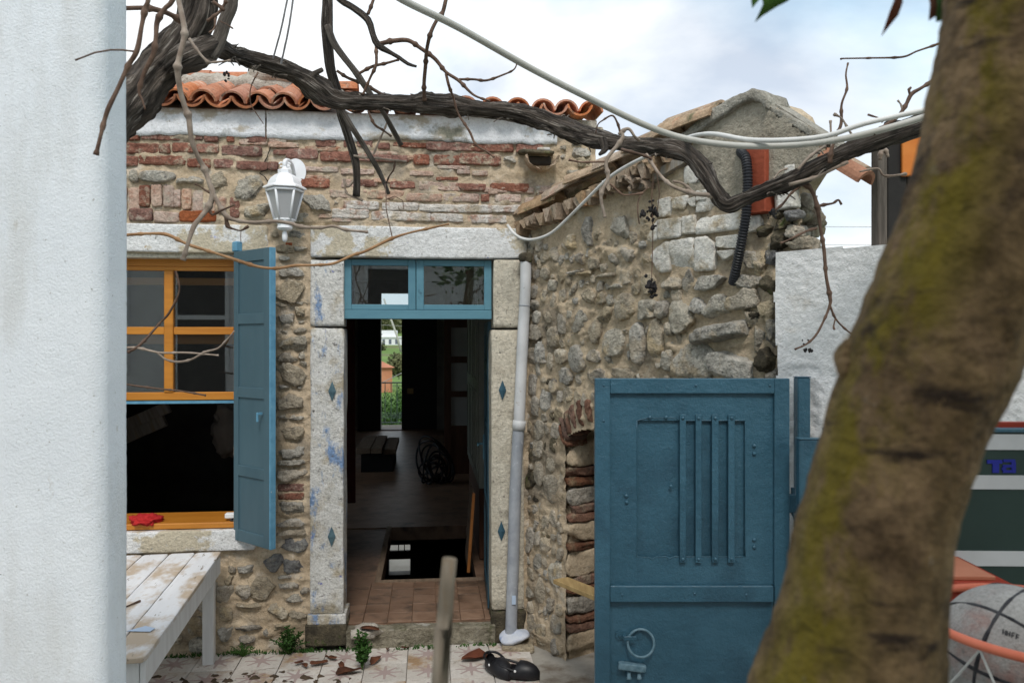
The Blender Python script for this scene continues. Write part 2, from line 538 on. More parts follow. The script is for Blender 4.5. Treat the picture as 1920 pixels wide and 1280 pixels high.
ORANGE_W = mat("varnished_orange_wood", (0.42, 0.155, 0.018), (0.54, 0.22, 0.03), 5, 0.42, 0.15, 30, 0.002, stretch=(0.25, 1, 4),
               over=(((0.30, 0.10, 0.012), 9, 0.60, 0.75, (0.2, 1, 4)),), spec=0.4)
DARK_W = mat("dark_brown_wood", (0.06, 0.026, 0.015), (0.10, 0.045, 0.026), 6, 0.5, 0.2, 30, 0.003, stretch=(4, 4, 0.4))
WOOD_G = mat("weathered_grey_wood", (0.21, 0.185, 0.155), (0.34, 0.31, 0.27), 10, 0.85, 0.6, 40, 0.004, stretch=(5, 5, 0.4),
             over=(((0.30, 0.20, 0.10), 6, 0.56, 0.7, (3, 3, 0.4)),))
WOOD_Y = mat("raw_yellow_plank", (0.30, 0.20, 0.085), (0.44, 0.31, 0.14), 8, 0.8, 0.4, 40, 0.003, stretch=(5, 0.5, 5))
WOOD_BR = mat("brown_plank", (0.16, 0.115, 0.08), (0.26, 0.19, 0.135), 8, 0.8, 0.4, 40, 0.003, stretch=(5, 0.5, 5))
TABLE = mat("table_flaking_white_paint", (0.66, 0.66, 0.67), (0.74, 0.74, 0.75), 5, 0.7, 0.4, 40, 0.003, stretch=(3, 0.35, 3),
            over=(((0.48, 0.385, 0.29), 2.6, 0.47, 0.58, (1.5, 0.8, 1)), ((0.24, 0.20, 0.16), 20, 0.635, 0.68, (1.5, 0.3, 1))))
TABLE_L = mat("table_leg_white_paint", (0.60, 0.59, 0.58), (0.70, 0.70, 0.69), 7, 0.7, 0.4, 40, 0.003, stretch=(3, 3, 0.4),
              over=(((0.38, 0.34, 0.28), 20, 0.68, 0.75, (2, 2, 0.4)),))
TILE_O = mat("terracotta_orange", (0.40, 0.15, 0.075), (0.54, 0.245, 0.145), 12, 0.88, 0.6, 40, 0.006, rnd=0.2, hue=0.14, grain=0.25,
             over=(((0.17, 0.10, 0.07), 12, 0.56, 0.68), ((0.58, 0.42, 0.32), 9, 0.56, 0.70)))
TILE_OLD = mat("terracotta_old", (0.27, 0.19, 0.125), (0.42, 0.31, 0.215), 12, 0.92, 0.9, 32, 0.012, rnd=0.2, hue=0.2, grain=0.35,
               over=(((0.13, 0.12, 0.07), 10, 0.56, 0.7), ((0.42, 0.23, 0.15), 7, 0.58, 0.7), ((0.46, 0.43, 0.34), 14, 0.62, 0.74)))
RIDGE_G = mat("grey_cement_ridge", (0.25, 0.23, 0.19), (0.40, 0.375, 0.32), 9, 0.95, 1.0, 24, 0.025, grain=0.4, gscale=45,
              over=(((0.14, 0.13, 0.10), 7, 0.6, 0.74),))
CEMENT = mat("roof_mortar", (0.40, 0.36, 0.30), (0.53, 0.49, 0.43), 9, 0.95, 1.0, 24, 0.025, grain=0.3, gscale=45)
BARK = mat("vine_bark", (0.032, 0.025, 0.020), (0.21, 0.17, 0.14), 3.0, 0.92, 1.0, 5, 0.06, stretch=(6, 1.3, 1), coord='UV', contrast=(0.38, 0.66),
           over=(((0.38, 0.335, 0.29), 4.5, 0.555, 0.63, (6, 1.4, 1)), ((0.022, 0.016, 0.012), 4, 0.57, 0.66, (7, 1.6, 1))))
BARK_G = mat("vine_bark_grey", (0.11, 0.09, 0.075), (0.30, 0.26, 0.22), 3.0, 0.9, 1.0, 5, 0.03, stretch=(5, 2, 1), coord='UV',
             over=(((0.05, 0.036, 0.028), 3, 0.56, 0.68, (5, 2, 1)),))
CANE = mat("vine_cane_brown", (0.075, 0.042, 0.028), (0.16, 0.10, 0.07), 30, 0.75, 0.4, 60, 0.002, rnd=0.25)
CANE_L = mat("vine_cane_pale", (0.20, 0.15, 0.115), (0.33, 0.27, 0.22), 30, 0.75, 0.4, 60, 0.002, rnd=0.15)
CANE_O = mat("vine_cane_tan", (0.24, 0.125, 0.055), (0.38, 0.22, 0.11), 20, 0.7, 0.4, 60, 0.002)
GRAPE = mat("dried_grapes", (0.006, 0.005, 0.006), (0.02, 0.016, 0.015), 40, 0.6, 0.5, 120, 0.003)
TREEB = mat("tree_bark", (0.064, 0.038, 0.018), (0.20, 0.132, 0.070), 15, 0.95, 1.0, 26, 0.012, grain=0.35, gscale=60,
            over=(((0.13, 0.098, 0.012), 13.0, 0.40, 0.52, (1.5, 1.5, 0.8)), ((0.030, 0.019, 0.012), 11, 0.60, 0.68, (0.8, 0.8, 3.0)), ((0.035, 0.022, 0.014), 14, 0.57, 0.70), ((0.24, 0.21, 0.17), 26, 0.64, 0.74)))
def mossy_side(m, u0, wd):
    """moss only on one side of the trunk (by the angle round it)"""
    t = m.node_tree
    mixn = [n for n in t.nodes if n.name == 'over'][0]
    src = mixn.inputs['Factor'].links[0].from_socket
    uvn = t.nodes.new("ShaderNodeTexCoord"); sp = t.nodes.new("ShaderNodeSeparateXYZ")
    t.links.new(uvn.outputs['UV'], sp.inputs[0])
    def mm(op, a, b_):
        n = t.nodes.new("ShaderNodeMath"); n.operation = op
        for k, x in enumerate((a, b_)):
            if isinstance(x, (int, float)): n.inputs[k].default_value = x
            else: t.links.new(x, n.inputs[k])
        return n.outputs[0]
    d = mm('ABSOLUTE', mm('SUBTRACT', sp.outputs[0], u0), 0)
    n_ = t.nodes.new("ShaderNodeMapRange"); n_.inputs[1].default_value = wd; n_.inputs[2].default_value = wd * 0.3
    n_.inputs[3].default_value = 0.12; n_.inputs[4].default_value = 1.0
    t.links.new(d, n_.inputs[0])
    t.links.new(mm('MULTIPLY', src, n_.outputs[0]), mixn.inputs['Factor'])
mossy_side(TREEB, 0.34, 0.12)
CABLE = mat("grey_cable_sheath", (0.40, 0.39, 0.35), (0.50, 0.49, 0.45), 5, 0.5, 0.1, 60, 0.001)
CABLE_W = mat("white_cable_sheath", (0.58, 0.57, 0.54), (0.68, 0.67, 0.65), 8, 0.5, 0.1, 60, 0.001)
WHITE_M = mat("white_lantern_metal", (0.78, 0.79, 0.81), (0.82, 0.83, 0.85), 8, 0.35, 0.05, 60, 0.001)
FROST = mat("frosted_lantern_glass", (0.36, 0.365, 0.37), (0.42, 0.42, 0.42), 3, 0.35, 0.03, 80, 0.001)
PVC_W = mat("pvc_pipe_white", (0.50, 0.505, 0.51), (0.60, 0.605, 0.61), 8, 0.5, 0.2, 40, 0.002,
            over=(((0.28, 0.20, 0.12), 7, 0.64, 0.75), ((0.16, 0.15, 0.15), 40, 0.68, 0.75)))
PVC_G = mat("pvc_pipe_grey", (0.27, 0.29, 0.325), (0.38, 0.40, 0.43), 9, 0.5, 0.2, 40, 0.002,
            over=(((0.55, 0.56, 0.6), 22, 0.62, 0.72),))
CONDUIT = mat("black_corrugated_plastic", (0.018, 0.019, 0.023), (0.03, 0.031, 0.036), 10, 0.42, 0.0)
REDBEAM = mat("red_painted_beam", (0.24, 0.048, 0.022), (0.32, 0.072, 0.034), 9, 0.8, 0.7, 45, 0.006,
              over=(((0.55, 0.48, 0.42), 14, 0.68, 0.74),))
FLOOR_T = mat("terracotta_floor", (0.18, 0.108, 0.070), (0.26, 0.165, 0.112), 6, 0.42, 0.3, 40, 0.004, rnd=0.07,
              over=(((0.09, 0.06, 0.042), 4, 0.50, 0.66),))
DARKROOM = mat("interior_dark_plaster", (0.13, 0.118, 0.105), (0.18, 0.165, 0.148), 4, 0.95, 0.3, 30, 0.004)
BLACK_P = mat("black_painted_wood", (0.006, 0.007, 0.008), (0.010, 0.011, 0.012), 6, 0.5, 0.1, 40, 0.002)
CUPB = mat("grey_green_paint", (0.16, 0.175, 0.15), (0.21, 0.225, 0.195), 5, 0.5, 0.2, 30, 0.002)
RED = mat("red_cloth", (0.36, 0.012, 0.014), (0.46, 0.022, 0.022), 30, 0.9, 0.5, 150, 0.002)
RED_DK = mat("dark_red_curtain", (0.045, 0.008, 0.006), (0.07, 0.012, 0.008), 10, 0.9, 0.3, 80, 0.002)
WHITE_P = mat("white_plastic", (0.72, 0.72, 0.72), (0.78, 0.78, 0.78), 10, 0.4, 0.05, 60, 0.001)
BLACK_PL = mat("black_rubber", (0.010, 0.010, 0.012), (0.018, 0.018, 0.021), 10, 0.42, 0.1, 80, 0.001)
LEAF_G = mat("leaf_green", (0.035, 0.095, 0.012), (0.075, 0.16, 0.03), 12, 0.6, 0.2, 50, 0.002, rnd=0.25)
LEAF_FERN = mat("weed_green", (0.020, 0.062, 0.010), (0.045, 0.11, 0.018), 20, 0.7, 0.1, 50, 0.002, rnd=0.2)
LEAF_DEAD = mat("leaf_dead_brown", (0.085, 0.030, 0.014), (0.16, 0.06, 0.03), 20, 0.7, 0.3, 60, 0.003, rnd=0.3)
LEAF_RED = mat("leaf_dry_red", (0.13, 0.035, 0.018), (0.19, 0.06, 0.03), 20, 0.7, 0.3, 60, 0.003)
DIRT = mat("dirt_and_litter", (0.045, 0.032, 0.02), (0.10, 0.07, 0.045), 25, 0.95, 0.9, 60, 0.012)
CONCRETE = mat("courtyard_concrete", (0.26, 0.24, 0.21), (0.36, 0.34, 0.30), 4, 0.9, 0.5, 40, 0.005,
               over=(((0.15, 0.12, 0.09), 3, 0.56, 0.7),))
GREENP = mat("dark_green_board", (0.022, 0.040, 0.034), (0.03, 0.052, 0.045), 4, 0.3, 0.05, 30, 0.001)
BANDW = mat("white_stripe", (0.50, 0.51, 0.52), (0.58, 0.59, 0.60), 6, 0.45, 0.05, 30, 0.001)
BLUE_MID = mat("blue_paint_mid_glint", (0.085, 0.165, 0.21), (0.16, 0.25, 0.30), 40, 0.5, 0.8, 60, 0.005)  # mid blue of the latch; on the ring it paints in highlights
TIE_G = mat("tie_blue_grey", (0.05, 0.10, 0.125), (0.10, 0.17, 0.20), 30, 0.6, 0.5, 60, 0.004)
THRESH = mat("threshold_mossy_stone", (0.16, 0.14, 0.10), (0.30, 0.27, 0.205), 9, 0.95, 1.0, 24, 0.03, grain=0.35, gscale=50, over=(((0.07, 0.075, 0.03), 7, 0.54, 0.64), ((0.42, 0.40, 0.35), 6, 0.58, 0.68)))
ORANGE_DK = mat("dull_orange_wood", (0.20, 0.075, 0.02), (0.30, 0.12, 0.03), 6, 0.6, 0.3, 30, 0.003)
WOOD_DK = mat("dark_weathered_post", (0.07, 0.06, 0.05), (0.14, 0.12, 0.10), 10, 0.9, 0.8, 30, 0.006, stretch=(5, 5, 0.4))
TILE_BR = mat("terracotta_brown", (0.24, 0.11, 0.065), (0.34, 0.17, 0.105), 12, 0.9, 0.6, 40, 0.006, grain=0.3)
ROOM_SHADE = mat("room_shade_plaster", (0.05, 0.045, 0.042), (0.08, 0.072, 0.066), 4, 0.95, 0.2, 30, 0.004)  # plaster coloured near black to paint in the gloom behind the window
WOOD_ST = mat("stake_wood", (0.13, 0.105, 0.075), (0.25, 0.215, 0.17), 10, 0.9, 0.6, 30, 0.004, stretch=(5, 5, 0.4), over=(((0.20, 0.12, 0.05), 6, 0.52, 0.66, (3, 3, 0.4)),))
LETTER = mat("blue_letter", (0.015, 0.02, 0.24), (0.02, 0.028, 0.30), 6, 0.45, 0.0)
HOOP = mat("hoop_orange_paint", (0.50, 0.115, 0.06), (0.60, 0.16, 0.09), 9, 0.45, 0.15, 60, 0.002,
           over=(((0.22, 0.06, 0.03), 26, 0.66, 0.76),))
HOOP_D = mat("hoop_red_bracket", (0.26, 0.028, 0.012), (0.33, 0.04, 0.02), 9, 0.5, 0.15, 50, 0.002)
HOOP_T = mat("hoop_bracket_top", (0.42, 0.15, 0.08), (0.50, 0.20, 0.12), 9, 0.6, 0.15, 50, 0.002)
BALL_M = mat("worn_ball_rubber", (0.26, 0.25, 0.24), (0.35, 0.34, 0.325), 9, 0.85, 0.0, grain=0.3, gscale=160,
             over=(((0.27, 0.17, 0.15), 7, 0.54, 0.66), ((0.14, 0.135, 0.13), 40, 0.60, 0.70)))
BALL_S = mat("ball_seam_black", (0.012, 0.012, 0.016), (0.05, 0.05, 0.055), 50, 0.7, 0.3, 90, 0.002)
NETW = mat("net_cord_white", (0.52, 0.52, 0.5), (0.6, 0.6, 0.58), 20, 0.8, 0.2, 200, 0.001)
ROPE = mat("grey_rope", (0.22, 0.21, 0.22), (0.34, 0.33, 0.34), 60, 0.9, 0.5, 150, 0.002)
VOID_SHADE = mat("void_shade", (0.03, 0.025, 0.02), (0.05, 0.04, 0.03), 20, 1.0, 0.0)  # dark tone painted in for the shade inside openings
PAPER = mat("pale_blue_paper", (0.42, 0.52, 0.66), (0.46, 0.56, 0.70), 8, 0.8, 0.0)
BALC = mat("balcony_iron_paint", (0.20, 0.27, 0.27), (0.26, 0.33, 0.33), 8, 0.5, 0.0)
GRASS = mat("hillside_grass", (0.085, 0.15, 0.028), (0.15, 0.24, 0.05), 0.05, 0.95, 0.0, over=(((0.12, 0.12, 0.05), 0.02, 0.55, 0.65),))
HEDGE = mat("hedge_leaves", (0.07, 0.085, 0.035), (0.15, 0.15, 0.07), 0.4, 0.9, 0.0)
PLASTER_FAR = mat("far_white_plaster", (0.68, 0.69, 0.70), (0.75, 0.76, 0.77), 0.2, 0.9, 0.0)
BRICK_FAR = mat("far_orange_brick", (0.42, 0.17, 0.09), (0.52, 0.23, 0.13), 0.6, 0.9, 0.0)
ROOF_FAR = mat("far_tile_roof", (0.36, 0.15, 0.09), (0.46, 0.21, 0.13), 0.8, 0.9, 0.0)
WINDOW_FAR = mat("far_window_dark", (0.10, 0.12, 0.16), (0.14, 0.16, 0.2), 0.5, 0.3, 0.0)
TERRACE = mat("pale_terrace", (0.27, 0.235, 0.19), (0.42, 0.37, 0.31), 1.2, 0.9, 0.2, 20, 0.004)
TARBLACK = mat("tarred_board", (0.012, 0.011, 0.010), (0.02, 0.018, 0.016), 10, 0.7, 0.4, 40, 0.003)
ORANGE_P = mat("orange_board", (0.50, 0.14, 0.02), (0.58, 0.19, 0.035), 8, 0.6, 0.2, 40, 0.002)
GLASS = glass("window_glass")

def star_tile_material():
    m = mat("cement_tile_star", (0.46, 0.42, 0.375), (0.56, 0.53, 0.49), 7, 0.75, 0.25, 50, 0.003, rnd=0.10,
            grain=0.18, over=(((0.32, 0.21, 0.12), 3.5, 0.52, 0.66), ((0.17, 0.13, 0.09), 9, 0.58, 0.70)))
    t = m.node_tree
    N, Lk = t.nodes.new, t.links.new
    b = [n for n in t.nodes if n.type == 'BSDF_PRINCIPLED'][0]
    src = b.inputs['Base Color'].links[0].from_socket
    uvn = N("ShaderNodeUVMap"); uvn.uv_map = 'UVMap'
    sp = N("ShaderNodeSeparateXYZ"); Lk(uvn.outputs[0], sp.inputs[0])
    def math_(op, a, bb=None, c=None):
        n = N("ShaderNodeMath"); n.operation = op
        for k, x in enumerate((a, bb, c)):
            if x is None: continue
            if isinstance(x, (int, float)): n.inputs[k].default_value = x
            else: Lk(x, n.inputs[k])
        return n.outputs[0]
    x = math_('SUBTRACT', sp.outputs[0], 0.5); y = math_('SUBTRACT', sp.outputs[1], 0.5)
    r = math_('SQRT', math_('ADD', math_('MULTIPLY', x, x), math_('MULTIPLY', y, y)))
    th = math_('ARCTAN2', y, x)
    d = math_('MULTIPLY', r, math_('ABSOLUTE', math_('SINE', math_('MULTIPLY', th, 4.0))))
    ray = math_('LESS_THAN', d, math_('MULTIPLY_ADD', r, -0.14, 0.15))
    inn = math_('LESS_THAN', r, 0.37)
    k = math_('MULTIPLY', math_('MULTIPLY', ray, inn), 0.75)
    mx_ = N("ShaderNodeMix"); mx_.data_type = 'RGBA'
    Lk(k, mx_.inputs['Factor']); Lk(src, mx_.inputs['A']); mx_.inputs['B'].default_value = (0.30, 0.21, 0.20, 1)
    Lk(mx_.outputs['Result'], b.inputs['Base Color'])
    return m
STAR = star_tile_material()

def dimple(m):
    """pebbled skin of the ball"""
    t = m.node_tree
    b = [n for n in t.nodes if n.type == 'BSDF_PRINCIPLED'][0]
    tcn = t.nodes.new("ShaderNodeTexCoord")
    vo = t.nodes.new("ShaderNodeTexVoronoi"); vo.inputs['Scale'].default_value = 260.0
    bp = t.nodes.new("ShaderNodeBump"); bp.inputs['Strength'].default_value = 0.8; bp.inputs['Distance'].default_value = 0.0012
    bp.invert = True
    t.links.new(tcn.outputs['Object'], vo.inputs['Vector'])
    t.links.new(vo.outputs['Distance'], bp.inputs['Height'])
    t.links.new(bp.outputs[0], b.inputs['Normal'])
dimple(BALL_M)

# ================================================================ SETTING
def terrain_z(y):
    k = [(-400, -0.03), (5.9, -0.03), (6.2, -3.25), (21, -3.3), (26, -4.2), (60, -4.2), (90, -3.4), (150, -2.9), (250, -1.3), (300, 0.9), (420, 3.5), (700, 17), (1100, 26), (2500, 30)]
    return np.interp(y, [a for a, _ in k], [b for _, b in k])
def ground():
    ys = np.concatenate([[-400, -60, -10, 0, 3, 5.9, 6.2, 10, 15, 21, 26], np.linspace(30, 320, 30), [420, 560, 700, 900, 1100, 2500]])
    xs = np.concatenate([[-1500, -600], np.linspace(-200, 60, 27), [600, 1500]])
    X, Y = np.meshgrid(xs, ys)
    Z = terrain_z(Y)
    Z = Z + np.where(Y > 24, fbm(np.stack([X.ravel(), Y.ravel(), 0 * X.ravel()], 1), 0.02, 3, 3).reshape(X.shape) * np.clip((Y - 24) / 60, 0, 1) * 0.5, 0)
    V = np.stack([X.ravel(), Y.ravel(), Z.ravel()], 1)
    nx = len(xs)
    Fc = np.array([(j * nx + i, j * nx + i + 1, (j + 1) * nx + i + 1, (j + 1) * nx + i) for j in range(len(ys) - 1) for i in range(nx - 1)])
    mk("ground", (V, Fc), GRASS, smooth=True, kind='structure')
ground()

court = mk("courtyard_floor", box(-6, 4.5, -6, 5.85, -0.2, 0.0), CONCRETE, kind='structure')
# cement star tiles along the house, laid in the direction of the facade
TILE = 0.272
def star_tiles():
    bx = box(-TILE / 2 + 0.0025, TILE / 2 - 0.0025, -TILE / 2 + 0.0025, TILE / 2 - 0.0025, 0, 0.014, 0.0015)
    uv = [(x / TILE + 0.5, y / TILE + 0.5) for x, y, z in bx[0]]
    first = None
    for j in range(5):
        for i in range(-11, 3):
            x, y = 0.07 + i * TILE, -0.19 - j * TILE
            w = FAC.to_world(x, y, 0.002 + rng.uniform(0, 0.003))
            rot = (rng.uniform(-.006, .006), rng.uniform(-.006, .006), FAC.th)
            if first is None:
                first = mk("tile", bx, STAR, court, uv=uv, loc=tuple(w), rot=rot)
            else:
                inst(first, court, tuple(w), rot)
star_tiles()

# ================================================================ HOUSE
house = thing("house", "old stone and brick house with white door surround and open doorway", "house", (FAC.p0[0], FAC.p0[1], 0), FAC.th)
H = lambda u, v, out=0.0: FAC.hit(u, v, out)
S_L = -3.7
S_R = H(1118, 300)[0]
Z_TOP = 3.655
WIN_R = H(443, 700)[0]; WIN_L = WIN_R - 0.93
WIN_T = H(340, 484)[1]; WIN_B = H(340, 992)[1]
D_L = H(645, 800)[0]; D_R = H(921, 800)[0]
DO_L = H(582, 800)[0]; DO_R = H(984, 560)[0]
LIN_B = H(780, 485)[1]; LIN_T = H(780, 428)[1]
FLOOR_Z = 0.15

BR = []
def conv(ox, oy, sc, lst):
    return [(ox + a / sc, oy + b / sc, ox + c / sc, oy + d / sc) for a, b, c, d in lst]
red_b = conv(240, 230, 6.4, [(-60, 110, 135, 210), (175, 115, 360, 205), (370, 140, 700, 218), (790, 140, 900, 212), (920, 138, 1080, 228), (1190, 148, 1280, 235),
    (1430, 150, 1660, 245), (-40, 262, 370, 368), (380, 268, 510, 368), (545, 256, 800, 358), (830, 268, 1085, 362), (1140, 292, 1600, 398), (1750, 335, 1960, 388),
    (-60, 415, 125, 520), (155, 408, 690, 508), (725, 446, 990, 538), (1040, 448, 1260, 548), (1310, 474, 1675, 568), (1690, 482, 1800, 568)]) + \
  conv(540, 230, 6.4, [(340, 205, 570, 298), (670, 222, 730, 298), (830, 222, 1010, 300), (1080, 252, 1220, 320), (1260, 247, 1660, 300), (1680, 248, 2300, 338),
    (-10, 328, 350, 432), (400, 362, 790, 462), (850, 392, 1430, 468), (1510, 392, 1690, 498), (1760, 398, 2130, 510), (160, 682, 490, 780), (860, 692, 1070, 768), (1230, 716, 1515, 790)]) + \
  conv(820, 230, 6.4, [(420, 255, 900, 350), (950, 268, 1260, 358), (270, 390, 750, 505), (265, 742, 570, 815), (650, 736, 1080, 825), (-10, 660, 240, 698), (525, 868, 620, 946), (1780, 545, 1890, 590)])
pale_b = conv(240, 230, 6.4, [(1700, 148, 1900, 258), (20, 800, 150, 1040), (290, 758, 410, 995), (430, 762, 560, 1000), (560, 818, 635, 1000), (655, 812, 765, 1030),
    (780, 828, 905, 1065), (990, 940, 1050, 1080), (1090, 905, 1180, 1085), (320, 1082, 610, 1190), (-80, 800, -10, 1040)]) + \
  conv(540, 230, 6.4, [(650, 685, 760, 750), (1570, 722, 2100, 810), (515, 818, 930, 902), (970, 822, 1380, 918), (1420, 858, 1835, 945), (540, 1140, 760, 1190)]) + \
  conv(820, 230, 6.4, [(80, 858, 490, 948), (700, 870, 990, 950), (240, 572, 390, 618), (420, 582, 600, 638), (200, 1122, 390, 1198), (610, 800, 720, 860)])
mid_b = conv(240, 230, 6.4, [(145, 768, 270, 995), (1230, 918, 1340, 1130), (25, 1038, 290, 1168)])
orange_b = conv(240, 230, 6.4, [(630, 1068, 1050, 1185)]) + [(537, 456, 548, 462)]
white_b = conv(540, 230, 6.4, [(675, 948, 1085, 1038), (1140, 967, 1555, 1055), (1590, 992, 2130, 1072), (540, 1047, 960, 1148), (1010, 1072, 1420, 1172), (1390, 1092, 1710, 1182), (1720, 1102, 2090, 1188)]) + \
  conv(820, 230, 6.4, [(245, 992, 650, 1078), (660, 1002, 1160, 1080), (405, 1118, 820, 1203)])
stones_f = conv(240, 230, 6.4, [(20, 570, 140, 720), (150, 585, 560, 715), (600, 642, 900, 755), (1000, 592, 1200, 808), (1275, 610, 1680, 920), (1370, 972, 1720, 1170), (-80, 570, 0, 720)]) + \
  conv(540, 230, 6.4, [(160, 832, 520, 1068), (100, 1092, 250, 1208), (545, 922, 610, 1008)]) + \
  conv(820, 230, 6.4, [(1150, 772, 1240, 880), (1330, 732, 1500, 850), (1150, 922, 1240, 1000), (800, 412, 940, 485), (1450, 392, 1550, 470), (1440, 270, 1560, 345), (1620, 300, 1850, 420), (1600, 250, 1760, 300), (1660, 430, 1880, 540), (1560, 560, 1680, 640), (1280, 840, 1380, 890)]) + \
  [(520, 461, 553, 480), (553, 459, 575, 471), (543, 434, 573, 449), (508, 430, 524, 446), (524, 478, 545, 490)] + \
  conv(400, 480, 3.655, [(450, 72, 635, 140), (435, 170, 625, 315), (430, 312, 510, 360), (560, 306, 650, 335), (550, 347, 650, 420), (440, 397, 575, 480), (580, 440, 625, 460), (550, 472, 640, 525),
    (435, 512, 520, 550), (440, 547, 630, 640), (435, 655, 580, 722), (585, 655, 640, 712), (580, 717, 645, 765), (435, 742, 625, 880), (440, 882, 545, 905), (575, 892, 620, 910), (440, 937, 630, 1060),
    (440, 1087, 510, 1120), (525, 1087, 635, 1125), (440, 1167, 615, 1250)]) + \
  conv(400, 830, 3.2, [(390, 12, 560, 95), (395, 102, 565, 130), (390, 152, 560, 225), (400, 350, 550, 435), (390, 455, 560, 500), (390, 517, 550, 560)])
dark_f = conv(400, 830, 3.2, [(410, 577, 560, 650), (285, 665, 420, 765), (415, 690, 535, 775)])
stones_low = conv(400, 830, 3.2, [(85, 730, 135, 775), (150, 725, 240, 775), (220, 797, 385, 925), (135, 850, 230, 935), (400, 827, 510, 875), (440, 902, 540, 950), (145, 952, 300, 990), (330, 962, 455, 1045),
    (140, 1082, 295, 1125), (280, 1102, 350, 1160), (70, 790, 130, 850), (25, 852, 120, 950), (390, 790, 480, 810), (500, 790, 560, 820), (460, 1000, 560, 1060), (160, 1150, 260, 1200), (40, 980, 120, 1060), (30, 1090, 120, 1180), (370, 1070, 470, 1120), (520, 860, 580, 900)])
pier_br = conv(400, 830, 3.2, [(390, 247, 545, 285), (395, 302, 540, 335)])

def swell(S, Z, rects, lift, seed):
    """mortar drawn up against the stones"""
    out = np.zeros_like(S)
    nz = 0.25 * fbm(np.stack([S, 0 * S, Z], 1), 18, 3, seed)
    for x, z, w, h in rects:
        k = np.where((np.abs(S - x) < w * 1.7) & (np.abs(Z - z) < h * 1.7))[0]
        if not len(k): continue
        e = np.sqrt(((S[k] - x) / w) ** 2 + ((Z[k] - z) / h) ** 2) + nz[k]
        t = np.clip((1.55 - e) / 0.75, 0, 1)
        out[k] = np.maximum(out[k], lift * t * t * (3 - 2 * t))
    return out
def px_foot(plane, rects):
    o = []
    for r in rects:
        a, b, c, d = plane.rect(*r); o.append(((a + b) / 2, (c + d) / 2, (b - a) / 2, (d - c) / 2))
    return o
FOOT_F = px_foot(FAC, stones_f + stones_low + dark_f)
def facade_h_wrap(S, Z): return facade_h(S, Z) + swell(S, Z, FOOT_F, 0.010, 77)
def facade_h(S, Z):
    P = np.stack([S, np.zeros_like(S), Z], 1)
    h = 0.004 + 0.018 * fbm(P * np.array([1, 1, 1.8]), 5.0, 4, 21) + 0.013 * fbm(P, 26.0, 3, 22)
    h += 0.030 * np.clip(fbm(P * np.array([1, 1, 3]), 5.0, 4, 25) - 0.22, 0, 1)
    return h

def wall_sheet(name, parent, s0, s1, z0, z1, res, keep, height, mt, **props):
    xs = np.arange(s0, s1 + res / 2, res); zs = np.arange(z0, z1 + res / 2, res)
    X, Z = np.meshgrid(xs, zs)
    h = height(X.ravel(), Z.ravel())
    V = np.stack([X.ravel(), -h, Z.ravel()], 1)
    nx = len(xs)
    I, J = np.meshgrid(np.arange(nx - 1), np.arange(len(zs) - 1))
    a = (J * nx + I).ravel()
    Fc = np.stack([a, a + 1, a + nx + 1, a + nx], 1)
    cx = X.ravel()[a] + res / 2; cz = Z.ravel()[a] + res / 2
    Fc = Fc[keep(cx, cz)]
    used = np.unique(Fc)
    mp_ = -np.ones(len(V), int); mp_[used] = np.arange(len(used))
    return mk(name, (V[used], mp_[Fc]), mt, parent, smooth=True, **props)

def keep_f(x, z):
    w = (x > WIN_L + 0.01) & (x < WIN_R - 0.01) & (z > WIN_B - 0.05) & (z < WIN_T + 0.03)
    d = (x > DO_L + 0.03) & (x < DO_R - 0.03) & (z < LIN_T - 0.03)
    return ~(w | d)
wall = wall_sheet("wall", house, S_L, S_R, -0.02, Z_TOP - 0.03, 0.0105, keep_f, facade_h_wrap, MORTAR)
# the solid of the wall behind its face
core = []
y0, y1 = 0.03, 0.42
for a, b, c, d in ((S_L, WIN_L, -0.1, Z_TOP), (WIN_L, WIN_R, -0.1, WIN_B - 0.03), (WIN_L, WIN_R, WIN_T + 0.02, Z_TOP), (WIN_R, D_L - 0.06, -0.1, Z_TOP), (D_L - 0.06, D_R + 0.06, LIN_B + 0.02, Z_TOP), (D_R + 0.06, S_R - 0.01, -0.1, Z_TOP)):
    core.append(box(a, b, y0, y1, c, d))
mk("wall_core", join(core), DARKROOM, house)

def put_brick(r, mt, proud, seed, ang=0.0, name="brick", parent=wall, plane=FAC):
    a, b, c, d = plane.rect(*r)
    w, h = max(b - a, 0.02) / 2, max(d - c, 0.01) / 2
    VF = rough_block(((a + b) / 2, 0.025 - proud, (c + d) / 2), (w * 1.06, 0.03, h * 1.14), seed, m=9, amp=0.12, nscale=1.8, cuts=8, ang=ang, fine=0.9)
    return mk(name, VF, mt, parent, smooth=True)
def put_stone(r, mt, proud, seed, m=3.2, facets=6, ang=0.0, name="stone", parent=wall, plane=FAC, cuts=7, amp=0.20):
    a, b, c, d = plane.rect(*r)
    w, h = (b - a) / 2, (d - c) / 2
    dp = min(0.09, 0.5 * (w + h) * 0.8 + 0.02)
    VF = rough_block(((a + b) / 2, 0.010, (c + d) / 2), (w * 1.10, dp, h * 1.12), seed, m=m, amp=amp * 0.8, nscale=1.3, facets=facets, cuts=cuts + 3, ang=ang, fine=0.8, front=0.010 + proud)
    return mk(name, VF, mt, parent, smooth=True)
faint_b = [(565, 314, 632, 322), (640, 318, 700, 327), (770, 322, 812, 330), (700, 336, 742, 343), (566, 330, 618, 337), (822, 312, 880, 318), (640, 345, 668, 352), (960, 352, 1000, 362), (905, 352, 950, 361),
           (742, 293, 800, 300), (690, 285, 745, 291), (860, 300, 905, 306), (1005, 350, 1040, 362), (560, 372, 618, 382), (625, 392, 668, 398), (600, 402, 672, 410), (985, 372, 1020, 382), (450, 262, 500, 272), (505, 268, 560, 277), (575, 276, 640, 284)]
sd_ = 100
